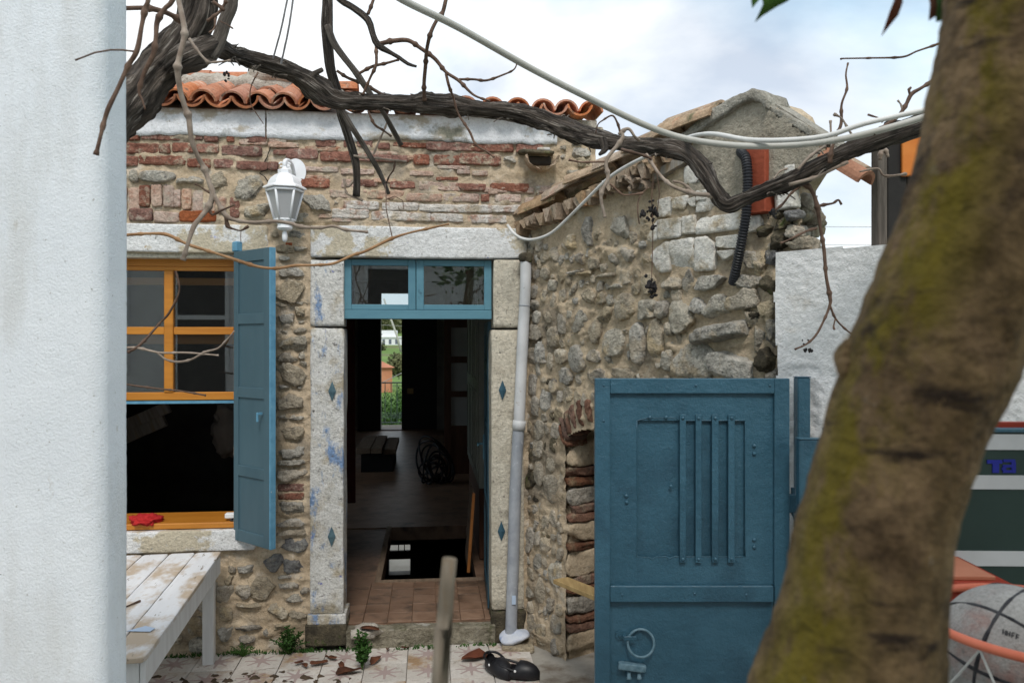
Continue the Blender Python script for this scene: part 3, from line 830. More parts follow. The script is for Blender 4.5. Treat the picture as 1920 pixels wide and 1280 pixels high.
for lst, mt, pr in ((red_b, BRICK, 0.016), (mid_b, BRICK, 0.014), (pale_b, BRICK_PALE, 0.012), (orange_b, BRICK_ORANGE, 0.018), (white_b, BRICK_WHITE, 0.016), (pier_br, BRICK, 0.012), (faint_b, BRICK_PALE, 0.012)):
    for r in lst:
        sd_ += 1
        big = (r[2] - r[0]) * (r[3] - r[1])
        put_brick(r, mt, pr + rng.uniform(-0.004, 0.005), sd_, ang=rng.uniform(-0.02, 0.02))
for k, r in enumerate(stones_f):
    sd_ += 1
    smoothst = k in (0, 1)
    put_stone(r, STONE_G if (k % 3 or smoothst) else STONE_T, 0.034 + rng.uniform(0, 0.012), sd_, m=2.6 if smoothst else 3.4, facets=0 if smoothst else 9, amp=0.06 if smoothst else 0.26)
for r in dark_f:
    sd_ += 1; put_stone(r, STONE_D, 0.036, sd_, amp=0.26, facets=8)
for k, r in enumerate(stones_low):
    sd_ += 1; put_stone(r, (STONE_W, STONE_G, STONE_T, STONE_W)[k % 4], 0.036 + rng.uniform(0, 0.01), sd_, amp=0.24, facets=7)
# rubble under the table, left of the pier
k = 0
placed = []
while len(placed) < 46 and k < 3000:
    k += 1
    x = rng.uniform(-2.6, H(402, 1100)[0] - 0.06); z = rng.uniform(0.05, WIN_B - 0.2)
    w, h = rng.uniform(0.04, 0.11), rng.uniform(0.03, 0.07)
    if all(abs(x - a) > (w + c) * 1.02 or abs(z - b) > (h + d) * 1.02 for a, b, c, d in placed):
        placed.append((x, z, w, h)); sd_ += 1
        mk("stone", rough_block((x, 0.010, z), (w * 1.05, 0.05, h * 1.05), sd_, m=3.2, amp=0.18, facets=6, cuts=7, front=0.042), STONE_T if k % 2 else STONE_G, wall, smooth=True)

# weathered white band under the eaves, in two lengths with the crack between them
def band(sa, sb, name):
    xs = np.arange(sa, sb, 0.012)
    n = len(xs)
    P = np.stack([xs, xs * 0, xs * 0], 1)
    def zt(x): return 3.70 - 0.012 * (x + 2.5) * 0
    top = np.array([Z_TOP] * n)
    um = 960 + 0 * xs
    bot = Z_TOP - 0.185 + 0.020 * fbm(P, 2.0, 2, 5) + 0.012 * fbm(P, 14, 3, 6)
    rows = 12
    V = []
    for j in range(rows):
        f = j / (rows - 1)
        z = bot + (top - bot) * f
        Q = np.stack([xs, xs * 0, z], 1)
        out = 0.030 + 0.006 * fbm(Q, 7, 3, 9) + 0.003 * fbm(Q, 40, 2, 10)
        if j == 0: out = out * 0 - 0.015
        if j == 1: out = out * 0.92; z = bot + 0.004
        V.append(np.stack([xs, -out, z], 1))
    V.append(np.stack([xs, xs * 0 + 0.2, top], 1))
    V = np.array(V).reshape(-1, 3)
    Fc = np.array([(j * n + i, j * n + i + 1, (j + 1) * n + i + 1, (j + 1) * n + i) for j in range(rows) for i in range(n - 1)])
    return mk(name, (V, Fc), BAND, house, smooth=True)
CR_S = H(501, 225)[0]
SB = H(1046, 250)[0]
band(S_L, CR_S - 0.002, "plaster_band")
band(CR_S + 0.002, SB, "plaster_band")
for k in range(9):   # the broken end of the band and the corner rubble
    x = SB + 0.02 + k * 0.045; sd_ += 1
    mk("stone", rough_block((x + rng.uniform(-.02, .02), 0.03, Z_TOP - 0.07 - 0.03 * (k % 3)), (0.045, 0.06, rng.uniform(0.03, 0.06)), sd_, m=3, amp=0.25, facets=5, cuts=5), CEMENT if k % 2 else STONE_T, wall, smooth=True)
crk = [(501, 198), (503, 212), (500, 228), (504, 240), (501, 248), (508, 262), (509, 275), (503, 288), (501, 298), (497, 305), (502, 318), (488, 325), (498, 333), (506, 346)]
pts = [(H(u, v)[0], -0.020 if v < 250 else -0.014, H(u, v)[1]) for u, v in crk]
cp = catmull(pts, 0.01); cp[:, 0] += 0.004 * vnoise(cp * 60, 3)
t_ = tube(cp, 0.0035 * (1 + 0.5 * vnoise(cp * 30, 4)), 4)
mk("crack", t_[:2], VOID_SHADE, house)  # dark tube painting the shaded depth of the crack

# broken clay spout in the wall near the corner
s_, z_ = H(1012, 312)
def barrel(r0, r1, Lg, th=0.012, arc=165, n=10, seg=3, seed=0, rag=0.0):
    """half barrel along +y from y=0 (radius r0) to y=Lg (radius r1), arching up"""
    V, Fc = [], []
    A = [R(90 - arc / 2 + arc * k / n) for k in range(n + 1)]
    rr = random.Random(seed)
    for j in range(seg + 1):
        y = Lg * j / seg; r = r0 + (r1 - r0) * j / seg
        for rad in (r, r - th):
            for k, a in enumerate(A):
                yy = y + (rr.uniform(-rag, rag) if j == 0 else 0)
                V.append((rad * math.cos(a), yy, rad * math.sin(a)))
    m = n + 1
    for j in range(seg):
        o0, i0, o1, i1 = j * 2 * m, j * 2 * m + m, (j + 1) * 2 * m, (j + 1) * 2 * m + m
        for k in range(n):
            Fc.append((o0 + k, o0 + k + 1, o1 + k + 1, o1 + k)); Fc.append((i0 + k + 1, i0 + k, i1 + k, i1 + k + 1))
        Fc.append((o0, o1, i1, i0)); Fc.append((o0 + n, i0 + n, i1 + n, o1 + n))
    e = seg * 2 * m
    for k in range(n):
        Fc.append((k, m + k, m + k + 1, k + 1)); Fc.append((e + k, e + k + 1, e + m + k + 1, e + m + k))
    return V, Fc
mk("spout", xf(barrel(0.125, 0.10, 0.30, 0.014, 150, 12, 3, 4, 0.03), (s_, -0.13, z_ + 0.075), (R(4), R(180), 0)), TILE_OLD, house, smooth=False)
mk("spout_hole_shade", box(s_ - 0.09, s_ + 0.08, -0.018, 0.02, z_ + 0.005, z_ + 0.07, 0.01), VOID_SHADE, house)  # solid dark block, its colour standing in for the shade of a hole
mk("spout_cap", rough_block((s_ - 0.03, -0.03, z_ + 0.085), (0.125, 0.055, 0.014), 77, m=5, amp=0.2), MOSSY, house, smooth=True)
mk("spout_cap", rough_block((s_ + 0.02, -0.045, z_ + 0.105), (0.045, 0.04, 0.012), 78, m=4, amp=0.2), BAND, house, smooth=True)

# lintels, jambs, bases
def ashlar(name, r, out, depth, mt, seed, bev=0.01, parent=house, ext=(0, 0), rough=0.006, cuts=14):
    a, b, c, d = FAC.rect(*r)
    a -= ext[0]; b += ext[1]
    P, Fc = cube_grid(cuts)
    half = np.array([(b - a) / 2, (out + depth) / 2, (d - c) / 2])
    n = (np.abs(P) ** 60).sum(1) ** (1 / 60.0)
    V = P / n[:, None] * half + np.array([(a + b) / 2, (depth - out) / 2, (c + d) / 2])
    D = np.stack([fbm(V, 4, 4, seed + q) for q in range(3)], 1) * rough + np.stack([fbm(V, 25, 2, seed + q + 9) for q in range(3)], 1) * rough * 0.35
    return mk(name, (V + D, Fc), mt, parent, smooth=True)
ashlar("window_lintel", (243, 421, 503, 474), 0.02, 0.2, LINTEL, 31, ext=(1.0, 0))
ashlar("window_ledge", (243, 474, 440, 483), -0.01, 0.15, LIME_R, 33, ext=(0.35, 0), rough=0.003)
ashlar("door_lintel", (582, 426, 988, 484), 0.025, 0.3, LINTEL, 32, cuts=18)
ashlar("door_jamb", (583, 487, 645, 612), 0.018, 0.22, LIME, 34)
ashlar("door_jamb", (582, 615, 645, 1150), 0.02, 0.22, LIME, 35, cuts=18)
ashlar("door_jamb", (925, 487, 986, 614), 0.02, 0.22, LIME_R, 36)
ashlar("door_jamb", (921, 618, 982, 1142), 0.018, 0.22, LIME_R, 37, cuts=18)
ashlar("jamb_moulding", (577, 1148, 650, 1166), 0.04, 0.2, LIME, 38)
ashlar("jamb_base", (575, 1166, 650, 1205), 0.05, 0.2, MOSSY, 39, ext=(0.005, 0.005))
ashlar("jamb_base", (921, 1142, 985, 1215), 0.03, 0.2, MOSSY, 40, rough=0.02)
ashlar("threshold", (652, 1172, 925, 1208), 0.06, 0.045, THRESH, 41, rough=0.022, cuts=20)
mk("threshold_patch", rough_block((H(690, 1180)[0], -0.03, 0.125), (0.12, 0.09, 0.032), 43, m=4, amp=0.35, cuts=8, facets=5), CEMENT, house, smooth=True)

# iron diamonds on the jambs
for u, v in ((623, 733), (622, 1005), (942, 731), (940, 995)):
    s, z = H(u, v, 0.02)
    w, h = 0.026, 0.068
    mk("wall_tie", ([(s - w, -0.029, z), (s, -0.029, z - h), (s + w, -0.029, z), (s, -0.029, z + h), (s, -0.04, z), (s - w, -0.0, z), (s, -0.0, z - h), (s + w, -0.0, z), (s, -0.0, z + h)],
                    [(0, 1, 4), (1, 2, 4), (2, 3, 4), (3, 0, 4), (0, 5, 6, 1), (1, 6, 7, 2), (2, 7, 8, 3), (3, 8, 5, 0)]), TIE_G if u < 700 else BLUE_DK, house)

# window: wooden double sash pushed up, frame, panes
frame = mk("window", join([box(WIN_L, WIN_R, 0.10, 0.17, WIN_T - 0.045, WIN_T + 0.005), box(WIN_R - 0.02, WIN_R, 0.06, 0.19, WIN_B, WIN_T), box(WIN_L, WIN_L + 0.02, 0.06, 0.19, WIN_B, WIN_T)]), ORANGE_W, house)
sz = H(340, 750, -0.11)[1]              # bottom of the sash
mid = H(317, 620, -0.11)[1]
cxw = H(317, 600, -0.11)[0]
yA, yB = 0.105, 0.145
sash = mk("sash", join([box(WIN_L + 0.02, WIN_R - 0.02, yA, yB, sz, sz + 0.055, 0.004), box(WIN_L + 0.02, WIN_R - 0.02, yA, yB, WIN_T - 0.075, WIN_T - 0.045, 0.004),
    box(WIN_L + 0.02, WIN_L + 0.045, yA, yB, sz + 0.055, WIN_T - 0.075, 0.003), box(WIN_R - 0.042, WIN_R - 0.02, yA, yB, sz + 0.055, WIN_T - 0.075, 0.003),
    box(cxw - 0.03, cxw + 0.03, yA - 0.008, yB, sz + 0.055, WIN_T - 0.075, 0.004)]), ORANGE_W, frame)
for a, b in ((WIN_L + 0.045, cxw - 0.03), (cxw + 0.03, WIN_R - 0.042)):
    mk("glazing_bar", box(a, b, yA + 0.002, yB - 0.002, mid - 0.026, mid + 0.026, 0.004), ORANGE_W, frame)
    for c, d in ((sz + 0.055, mid - 0.026), (mid + 0.026, WIN_T - 0.075)):
        mk("pane", box(a, b, 0.125, 0.128, c, d), GLASS, frame)
mk("sash", join([box(WIN_L + 0.02, WIN_R - 0.02, 0.155, 0.185, WIN_T - 0.17, WIN_T - 0.12), box(WIN_L + 0.02, WIN_R - 0.02, 0.155, 0.185, mid - 0.09, mid - 0.03)]), ORANGE_W, frame, label="raised inner sash seen through the panes")
mk("drip_rail", box(WIN_L + 0.01, WIN_R - 0.01, 0.095, 0.13, sz - 0.022, sz - 0.004), BLUE_EDGE, frame)
zs0 = H(340, 990, 0.0)[1]
mk("sill_board", box(WIN_L + 0.005, WIN_R - 0.005, -0.005, 0.36, zs0 - 0.005, zs0 + 0.035, 0.006), ORANGE_W, frame)
ashlar("window_sill", (243, 992, 480, 1030), 0.05, 0.06, LINTEL, 44, ext=(0.45, 0), rough=0.006)
# shutter, hinged on the right side of the window and folded half open
sh = thing("shutter", None, None, (WIN_R + 0.005, -0.02, 0), R(-46)); sh.parent = house
sh['label'] = "blue panelled shutter swung half open"
ZB, ZT = 0.775, 2.70
SW = 0.43
mk("stile", join([box(0, 0.052, -0.02, 0.02, ZB, ZT, 0.002), box(SW - 0.075, SW - 0.012, -0.02, 0.02, ZB, ZT, 0.002)]), BLUE_OLD, sh)
mk("closing_edge", box(SW - 0.012, SW, -0.021, 0.021, ZB, ZT, 0.002), BLUE_EDGE, sh)
rails = [ZB, 1.24 - 0.03, 1.73, 2.215, ZT - 0.075]
for k, z in enumerate(rails):
    mk("rail", box(0.052, SW - 0.075, -0.0185, 0.0185, z, z + (0.075 if k in (0, 4) else 0.068), 0.002), BLUE_OLD, sh)
for k in range(4):
    a = rails[k] + (0.075 if k == 0 else 0.068); b = rails[k + 1]
    mk("panel", box(0.052, SW - 0.075, -0.009, 0.009, a, b), BLUE_OLD, sh)
mk("hook", join([box(SW - 0.105, SW - 0.090, -0.05, -0.0185, 1.63, 1.645), box(SW - 0.105, SW - 0.092, -0.056, -0.045, 1.585, 1.645, 0.002)]), BLUE_EDGE, sh)
mk("hinge_block", box(-0.03, 0.03, -0.02, 0.03, ZT + 0.002, ZT + 0.07, 0.006), BLUE_EDGE, sh)
mk("hinge_block", box(-0.02, 0.05, 0.021, 0.05, ZB - 0.03, ZB + 0.02, 0.006), BLUE_EDGE, sh)

# transom light over the door
tz0 = H(784, 598, -0.02)[1]; tz1 = LIN_B - 0.004
ty = 0.03
tl, tr_ = D_L - 0.005, D_R + 0.005
cx = (H(780, 540, -0.02)[0])
tb = tz0 + 0.075
tf = mk("transom", join([box(tl, tr_, ty - 0.012, ty + 0.06, tz0, tz0 + 0.062, 0.003)]), BLUE_TR, house)
def sashframe(a, b, c, d, w):
    return [box(a, a + w, ty, ty + 0.045, c, d, 0.003), box(b - w, b, ty, ty + 0.045, c, d, 0.003), box(a + w, b - w, ty + 0.001, ty + 0.044, c, c + w * 0.7, 0.003), box(a + w, b - w, ty + 0.001, ty + 0.044, d - w * 0.8, d, 0.003)]
mk("transom_sash", join(sashframe(tl, cx - 0.002, tz0 + 0.064, tz1, 0.052)), BLUE_TR, tf)
mk("transom_sash", join(sashframe(cx + 0.002, tr_, tz0 + 0.064, tz1, 0.052)), BLUE_TR, tf)
for a, b in ((tl + 0.052, cx - 0.054), (cx + 0.054, tr_ - 0.052)):
    mk("pane", box(a, b, ty + 0.02, ty + 0.023, tz0 + 0.10, tz1 - 0.041), GLASS, tf)

# door leaf folded inwards against the right reveal
dl = thing("door_leaf", None, None, (D_R + 0.012, 0.22, 0), R(88)); dl.parent = house
dl['label'] = "dark blue panelled door leaf opened inwards"
dz0, dz1 = FLOOR_Z + 0.02, tz0 - 0.01
DW = 0.78
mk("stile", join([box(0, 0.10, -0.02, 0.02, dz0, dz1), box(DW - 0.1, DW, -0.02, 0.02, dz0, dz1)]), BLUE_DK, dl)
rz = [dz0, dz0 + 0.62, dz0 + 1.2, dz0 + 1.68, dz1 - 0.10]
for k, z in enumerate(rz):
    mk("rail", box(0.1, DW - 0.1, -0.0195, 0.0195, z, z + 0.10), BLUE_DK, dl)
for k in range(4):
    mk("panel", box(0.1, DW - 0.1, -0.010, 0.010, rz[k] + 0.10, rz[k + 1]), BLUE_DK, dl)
mk("lever_handle", join([box(DW - 0.06, DW - 0.03, 0.02, 0.03, 1.14, 1.34, 0.003), box(DW - 0.05, DW - 0.035, 0.03, 0.075, 1.26, 1.275), box(DW - 0.14, DW - 0.035, 0.065, 0.08, 1.258, 1.277, 0.004)]), BLUE_TR, dl)

# ---- rooms behind the facade
YB = 12.15                                  # inner face of the back wall
def FB(u, v, yin): return FAC.hit(u, v, -yin)
hole = (FB(726, 1030, 2.0)[0], FB(882, 1030, 2.0)[0], 1.02, 2.92)
fx0, fx1 = S_L + 0.05, 0.80
# clay tiles of the near floor, each one its own piece; the rest is the slab
slab = mk("floor", join([box(fx0, D_L - 0.08, 0.30, hole[2], FLOOR_Z - 0.14, FLOOR_Z - 0.012), box(D_L - 0.08, fx1, 0.05, hole[2], FLOOR_Z - 0.1401, FLOOR_Z - 0.0121), box(fx0, hole[0], hole[2], hole[3], FLOOR_Z - 0.14, FLOOR_Z - 0.012), box(hole[1], fx1, hole[2], hole[3], FLOOR_Z - 0.14, FLOOR_Z - 0.012), box(fx0, fx1, hole[3], YB, FLOOR_Z - 0.14, FLOOR_Z - 0.001)]), FLOOR_T, house)
t0 = None
for i in range(8):
    for j in range(5):
        xx, yy = D_L - 0.05 + (i + 0.5) * 0.17, 0.065 + (j + 0.5) * 0.185
        loc, rot = (xx, yy, FLOOR_Z - 0.012 + rng.uniform(0, .002)), (rng.uniform(-.004, .004), rng.uniform(-.004, .004), 0)
        if xx > fx1 - 0.09: continue
        if t0 is None: t0 = mk("floor_tile", box(-0.083, 0.083, -0.0905, 0.0905, 0.0005, 0.0125, 0.0012), FLOOR_T, slab, loc=loc, rot=rot)
        else: inst(t0, slab, loc, rot)
mk("stair_trim", join([box(hole[0] - 0.05, hole[1] + 0.05, hole[2] - 0.05, hole[2] - 0.001, FLOOR_Z - 0.012, FLOOR_Z + 0.012), box(hole[0] - 0.05, hole[0] - 0.001, hole[2], hole[3], FLOOR_Z - 0.012, FLOOR_Z + 0.012)]), WOOD_BR, slab)
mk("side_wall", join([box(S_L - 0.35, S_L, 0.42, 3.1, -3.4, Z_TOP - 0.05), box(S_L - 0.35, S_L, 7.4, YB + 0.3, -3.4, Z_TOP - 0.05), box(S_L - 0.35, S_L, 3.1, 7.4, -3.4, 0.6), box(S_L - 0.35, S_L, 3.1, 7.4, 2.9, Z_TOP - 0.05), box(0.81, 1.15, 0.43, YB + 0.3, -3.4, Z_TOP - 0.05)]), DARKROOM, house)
mk("shade_partition", join([box(S_L, -1.15, 2.8, 2.95, FLOOR_Z, 3.42), box(-1.15, -1.03, 0.425, 2.95, FLOOR_Z, 3.42)]), ROOM_SHADE, house)  # unseen partition added to keep daylight out of the room behind the window
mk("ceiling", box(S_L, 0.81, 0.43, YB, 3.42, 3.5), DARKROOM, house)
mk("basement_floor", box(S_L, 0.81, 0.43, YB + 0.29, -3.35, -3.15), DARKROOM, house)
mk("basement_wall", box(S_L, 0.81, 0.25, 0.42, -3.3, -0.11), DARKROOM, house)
# back wall with the door onto the balcony, its top light and the basement window
bl, brr = FB(714, 700, YB)[0], FB(819, 700, YB)[0]
bm_ = FB(753, 700, YB)[0]
btop = 2.72
tl0, tl1 = FB(708, 560, YB)[0], FB(776, 560, YB)[0]
tz_a, tz_b = FB(740, 571, YB)[1], FB(740, 549, YB)[1]
bw0, bw1 = FB(729, 1040, YB)[0], FB(769, 1040, YB)[0]
bz0, bz1 = FB(750, 1077, YB)[1], FB(750, 1021, YB)[1]
yb0, yb1 = YB, YB + 0.3
bwall = [box(S_L, bl, yb0, yb1, FLOOR_Z - 0.2, 3.6), box(brr, 0.81, yb0, yb1, FLOOR_Z - 0.2, 3.6), box(bl, brr, yb0, yb1, btop, tz_a), box(bl, brr, yb0, yb1, tz_b, 3.6),
         box(bl, tl0, yb0 + .002, yb1 - .002, tz_a, tz_b), box(tl1, brr, yb0 + .002, yb1 - .002, tz_a, tz_b), box(bl, brr, yb0, yb1, FLOOR_Z - 0.2, FLOOR_Z - 0.02),
         box(S_L, bw0, yb0, yb1, -3.4, FLOOR_Z - 0.201), box(bw1, 0.81, yb0, yb1, -3.4, FLOOR_Z - 0.201), box(bw0, bw1, yb0, yb1, bz1, FLOOR_Z - 0.201), box(bw0, bw1, yb0, yb1, -3.4, bz0)]
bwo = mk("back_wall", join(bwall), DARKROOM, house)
zr0, zr1 = FB(750, 1049, YB)[1], FB(750, 1033, YB)[1]
mk("window_rail", join([box(bw0, bw1, yb0 + 0.05, yb0 + 0.12, zr0, zr1), box(bw0 + 0.20, bw0 + 0.22, yb0 + 0.06, yb0 + 0.09, zr1, bz1), box(bw0 + 0.33, bw0 + 0.35, yb0 + 0.06, yb0 + 0.09, zr1, bz1)]), DARK_W, bwo)
bd = mk("back_door_leaf", box(bm_, brr + 0.0, yb0 + 0.02, yb0 + 0.07, FLOOR_Z + 0.0, btop - 0.01), BLACK_P, house)
mk("handle", box(bm_ + 0.12, bm_ + 0.26, yb0 - 0.05, yb0 + 0.02, 0.95, 1.07, 0.01), WOOD_Y, bd)
mk("back_door_leaf", xf(box(0, 0.5, -0.02, 0.02, FLOOR_Z, btop - 0.01), (bl, yb0 - 0.03, 0), (0, 0, R(-172))), BLACK_P, house, label="black back door leaf folded into the room")
mk("threshold_sill", box(bl, brr, yb0 - 0.05, yb1 + 0.1, FLOOR_Z - 0.019, FLOOR_Z + 0.02), DARK_W, house)
mk("curtain", xf(prism([(-0.06, 0.5), (0.06, 0.5), (0.05, 2.6), (-0.05, 2.6)], -0.02, 0.03), (FB(655, 700, 2.5)[0], 2.5, 0)), RED_DK, house)

# balcony at the back
bal = mk("balcony", box(bl - 1.2, brr + 1.2, yb1 + 0.11, yb1 + 1.15, FLOOR_Z - 0.18, FLOOR_Z - 0.03), TERRACE, house)
ry = yb1 + 1.08
rail_top = FB(735, 716, ry)[1]
mk("rail", join([box(bl - 1.2, brr + 1.2, ry - 0.02, ry + 0.02, rail_top - 0.03, rail_top), box(bl - 1.2, brr + 1.2, ry - 0.012, ry + 0.012, FLOOR_Z + 0.02, FLOOR_Z + 0.045)]), BALC, bal)
b0 = None
for k in range(22):
    x = bl - 1.1 + k * 0.14
    if b0 is None: b0 = mk("baluster", box(-0.009, 0.009, ry - 0.009, ry + 0.009, FLOOR_Z + 0.045, rail_top - 0.03), BALC, bal, loc=(x, 0, 0))
    else: inst(b0, bal, (x, 0, 0))
s0_ = None
for k in range(21):
    x = bl - 1.03 + k * 0.14
    a = np.linspace(0, 4.2 * math.pi, 40); rr_ = 0.058 * (1 - a / 16)
    pth = np.stack([rr_ * np.cos(a), a * 0 + ry, FLOOR_Z + 0.19 + 1.5 * rr_ * np.sin(a)], 1)
    if s0_ is None: s0_ = mk("scroll", tube(pth, 0.006, 4)[:2], BALC, bal, loc=(x, 0, 0))
    else: inst(s0_, bal, (x, 0, 0))

# roof: mission tiles at the eaves, ridge, deck behind
def rise(x):
    """how far the ridge stands above the eaves: a hip that falls away to the right"""
    a, b = H(575, 150)[0], H(730, 180)[0]
    return 0.015 + 0.325 * min(1, max(0, (b - x) / (b - a)))
xsr = list(np.linspace(S_L, S_R, 40))
Vr, Fr = [], []
for x in xsr:
    r_ = rise(x)
    Vr += [(x, -0.02, Z_TOP), (x, 0.72, Z_TOP + r_), (x, YB + 0.6, Z_TOP - 0.06), (x, YB + 0.6, Z_TOP - 0.16), (x, 0.72, Z_TOP + r_ - 0.07), (x, -0.02, Z_TOP - 0.05)]
for k in range(len(xsr) - 1):
    for q in range(6):
        Fr.append((k * 6 + q, (k + 1) * 6 + q, (k + 1) * 6 + (q + 1) % 6, k * 6 + (q + 1) % 6))
Fr += [tuple(range(6)), tuple(len(Vr) - 1 - q for q in range(6))]
roof = mk("roof", (Vr, Fr), CEMENT, house)
tc0 = tn0 = None
PER = 0.173
xk = -2.35
while xk < S_R - 0.02:
    r_ = rise(xk)
    slope = math.atan2(r_, 0.77)
    for row in range(3 if r_ > 0.2 else 1):
        yy = -0.135 + row * 0.31 * math.cos(slope); zz = Z_TOP + 0.115 + yy * math.tan(slope) - 0.028 - 0.040 * min(1, max(0, (0.34 - r_) / 0.31))
        rot = (slope + rng.uniform(-.04, .04), rng.uniform(-.06, .06), rng.uniform(-.04, .04))
        rch = (-rot[0], R(180) + rot[1], rot[2])          # channel (bowl) tile
        loc = (xk + rng.uniform(-.006, .006), yy, zz + 0.045)
        if tn0 is None: tn0 = mk("roof_tile", barrel(0.092, 0.078, 0.40, 0.013, 160), TILE_O, roof, loc=loc, rot=rch)
        else: inst(tn0, roof, loc, rch)
        loc = (xk + PER / 2 + rng.uniform(-.008, .008), yy + 0.035 + rng.uniform(-.012, .012), zz - 0.012)     # cover tile
        if tc0 is None: tc0 = mk("roof_tile", barrel(0.088, 0.074, 0.40, 0.013, 165), TILE_O, roof, loc=loc, rot=rot)
        else: inst(tc0, roof, loc, rot)
    xk += PER
xk = -2.3
while xk < H(640, 150)[0]:
    r_ = rise(xk + 0.2)
    inst(tc0, roof, (xk + 0.4, 0.62, Z_TOP + r_ + 0.04 + rng.uniform(-.01, .01)), (0, rng.uniform(-.03, .03), R(90) + rng.uniform(-.05, .05)), (1.2, 1, 1.05))
    sd_ += 1
    mk("ridge_mortar", rough_block((xk + 0.1, 0.52, Z_TOP + r_ - 0.01), (0.22, 0.10, 0.075), sd_, m=2.6, amp=0.25, cuts=6), CEMENT, roof, smooth=True)
    xk += 0.36
sd_ += 1
mk("ridge_mortar", rough_block((H(487, 140)[0], 0.52, Z_TOP + 0.40), (0.19, 0.12, 0.085), sd_, m=2.4, amp=0.25, cuts=7), CEMENT, roof, smooth=True)

# ================================================================ OUTBUILDING
wing = thing("outbuilding", "low rubble stone outbuilding with tiled gable joining the house", "outbuilding", (WNG.p0[0], WNG.p0[1], 0), WNG.th)
W = lambda u, v, out=0.0: WNG.hit(u, v, out)
gpoly_px = [(985, 432), (1060, 395), (1180, 345), (1262, 283), (1330, 225), (1400, 182), (1425, 176), (1446, 192), (1452, 206), (1500, 232), (1545, 258), (1552, 292), (1528, 318), (1496, 352), (1490, 380), (1500, 400), (1496, 425), (1516, 452), (1530, 468)]
gpoly = [(-0.05, -0.1)] + [(-0.05, W(985, 432)[1] - 0.02)] + [W(u, v) for u, v in gpoly_px] + [(W(1530, 600)[0], -0.1)]
gp = np.array(gpoly)
def inpoly(x, z, poly):
    c = np.zeros(len(x), bool)
    n = len(poly)
    for i in range(n):
        (x1, z1), (x2, z2) = poly[i], poly[(i + 1) % n]
        k = ((z1 > z) != (z2 > z)) & (x < (x2 - x1) * (z - z1) / (z2 - z1 + 1e-12) + x1)
        c ^= k
    return c
NX0 = W(1062, 1000)[0]; NX1 = NX0 + 0.86
NZ_T = W(1090, 830)[1]
def niche(x, z):
    mid_ = (NX0 + NX1) / 2
    r = (NX1 - NX0) / 2
    return (x > NX0) & (x < NX1) & (z < NZ_T - 0.02 + 0.13 * np.sqrt(np.clip(1 - ((x - mid_) / r) ** 2, 0, 1)))
GZ = W(1400, 372)[1]
def wing_h(S, Z):
    P = np.stack([S, np.zeros_like(S), Z], 1)
    h = 0.018 * fbm(P, 4.0, 3, 51) + 0.012 * fbm(P, 17.0, 4, 52)
    h += 0.05 * np.clip(fbm(P * np.array([1, 1, 3]), 5.0, 4, 55) - 0.25, 0, 1)
    rough = np.clip((S - W(1430, 500)[0]) / 0.08, 0, 1)
    h = h + rough * (0.035 * fbm(P, 9, 4, 58) - 0.015)
    g = np.clip((Z - GZ) / 0.03, 0, 1) * np.clip((S - W(1290, 330)[0]) / 0.06, 0, 1)
    return h * (1 - g) + g * (0.012 + 0.006 * fbm(P, 5, 4, 57))
def keep_w(x, z):
    n = 0.012 * vnoise(np.stack([x * 30, z * 30, x * 0], 1), 5)
    return inpoly(x + n, z + n, gpoly) & ~niche(x, z)
MORTAR_W = mat("mortar_sandy", (0.40, 0.312, 0.212), (0.53, 0.425, 0.30), 5.5, 0.95, 1.0, 34, 0.014, grain=0.26, gscale=50,
               over=(((0.25, 0.205, 0.15), 2.2, 0.52, 0.64), ((0.47, 0.42, 0.34), 4.5, 0.58, 0.70), ((0.12, 0.11, 0.065), 6, 0.64, 0.72)))
wwall = bpy.data.objects.new("wall", bpy.data.meshes.new("wall")); COL.objects.link(wwall); wwall.parent = wing
gable_poly = [W(u, v) for u, v in [(1290, 296), (1330, 235), (1400, 190), (1425, 183), (1444, 197), (1450, 209), (1500, 236), (1543, 262), (1548, 290), (1525, 316), (1494, 350), (1440, 366), (1380, 372), (1300, 366)]]
def gab_keep(x, z):
    n = 0.012 * vnoise(np.stack([x * 25, z * 25, x * 0], 1), 8)
    return inpoly(x + n, z + n * 1.5, gable_poly)
gx = [p[0] for p in gable_poly]; gz = [p[1] for p in gable_poly]
wall_sheet("gable_plaster", wing, min(gx) - 0.02, max(gx) + 0.02, min(gz) - 0.02, max(gz) + 0.02, 0.009, gab_keep,
           lambda S, Z: 0.026 + 0.007 * fbm(np.stack([S, 0 * S, Z], 1), 5, 4, 57) + 0.003 * fbm(np.stack([S, 0 * S, Z * 3], 1), 25, 2, 59), GABLE)
# solid behind the face (with the niche cut out) and the niche lining
wc = [(-0.04, -0.1), (-0.04, gpoly[1][1] - 0.03)] + [(x, z - 0.02) for x, z in [W(u, v) for u, v in gpoly_px[:9] + [(1478, 232), (1474, 300)]]] + [(W(1452, 600)[0], W(1474, 340)[1]), (W(1452, 600)[0], -0.1), (NX1 + 0.01, -0.1), (NX1 + 0.01, NZ_T + 0.03), (NX0 - 0.01, NZ_T + 0.1), (NX0 - 0.01, -0.1)]
mk("wall_core", prism(wc, 0.035, 0.34), MORTAR_W, wing)
mk("niche_back", box(NX0 - 0.05, NX1 + 0.05, 0.342, 0.40, -0.1, NZ_T + 0.25), DARKROOM, wing)

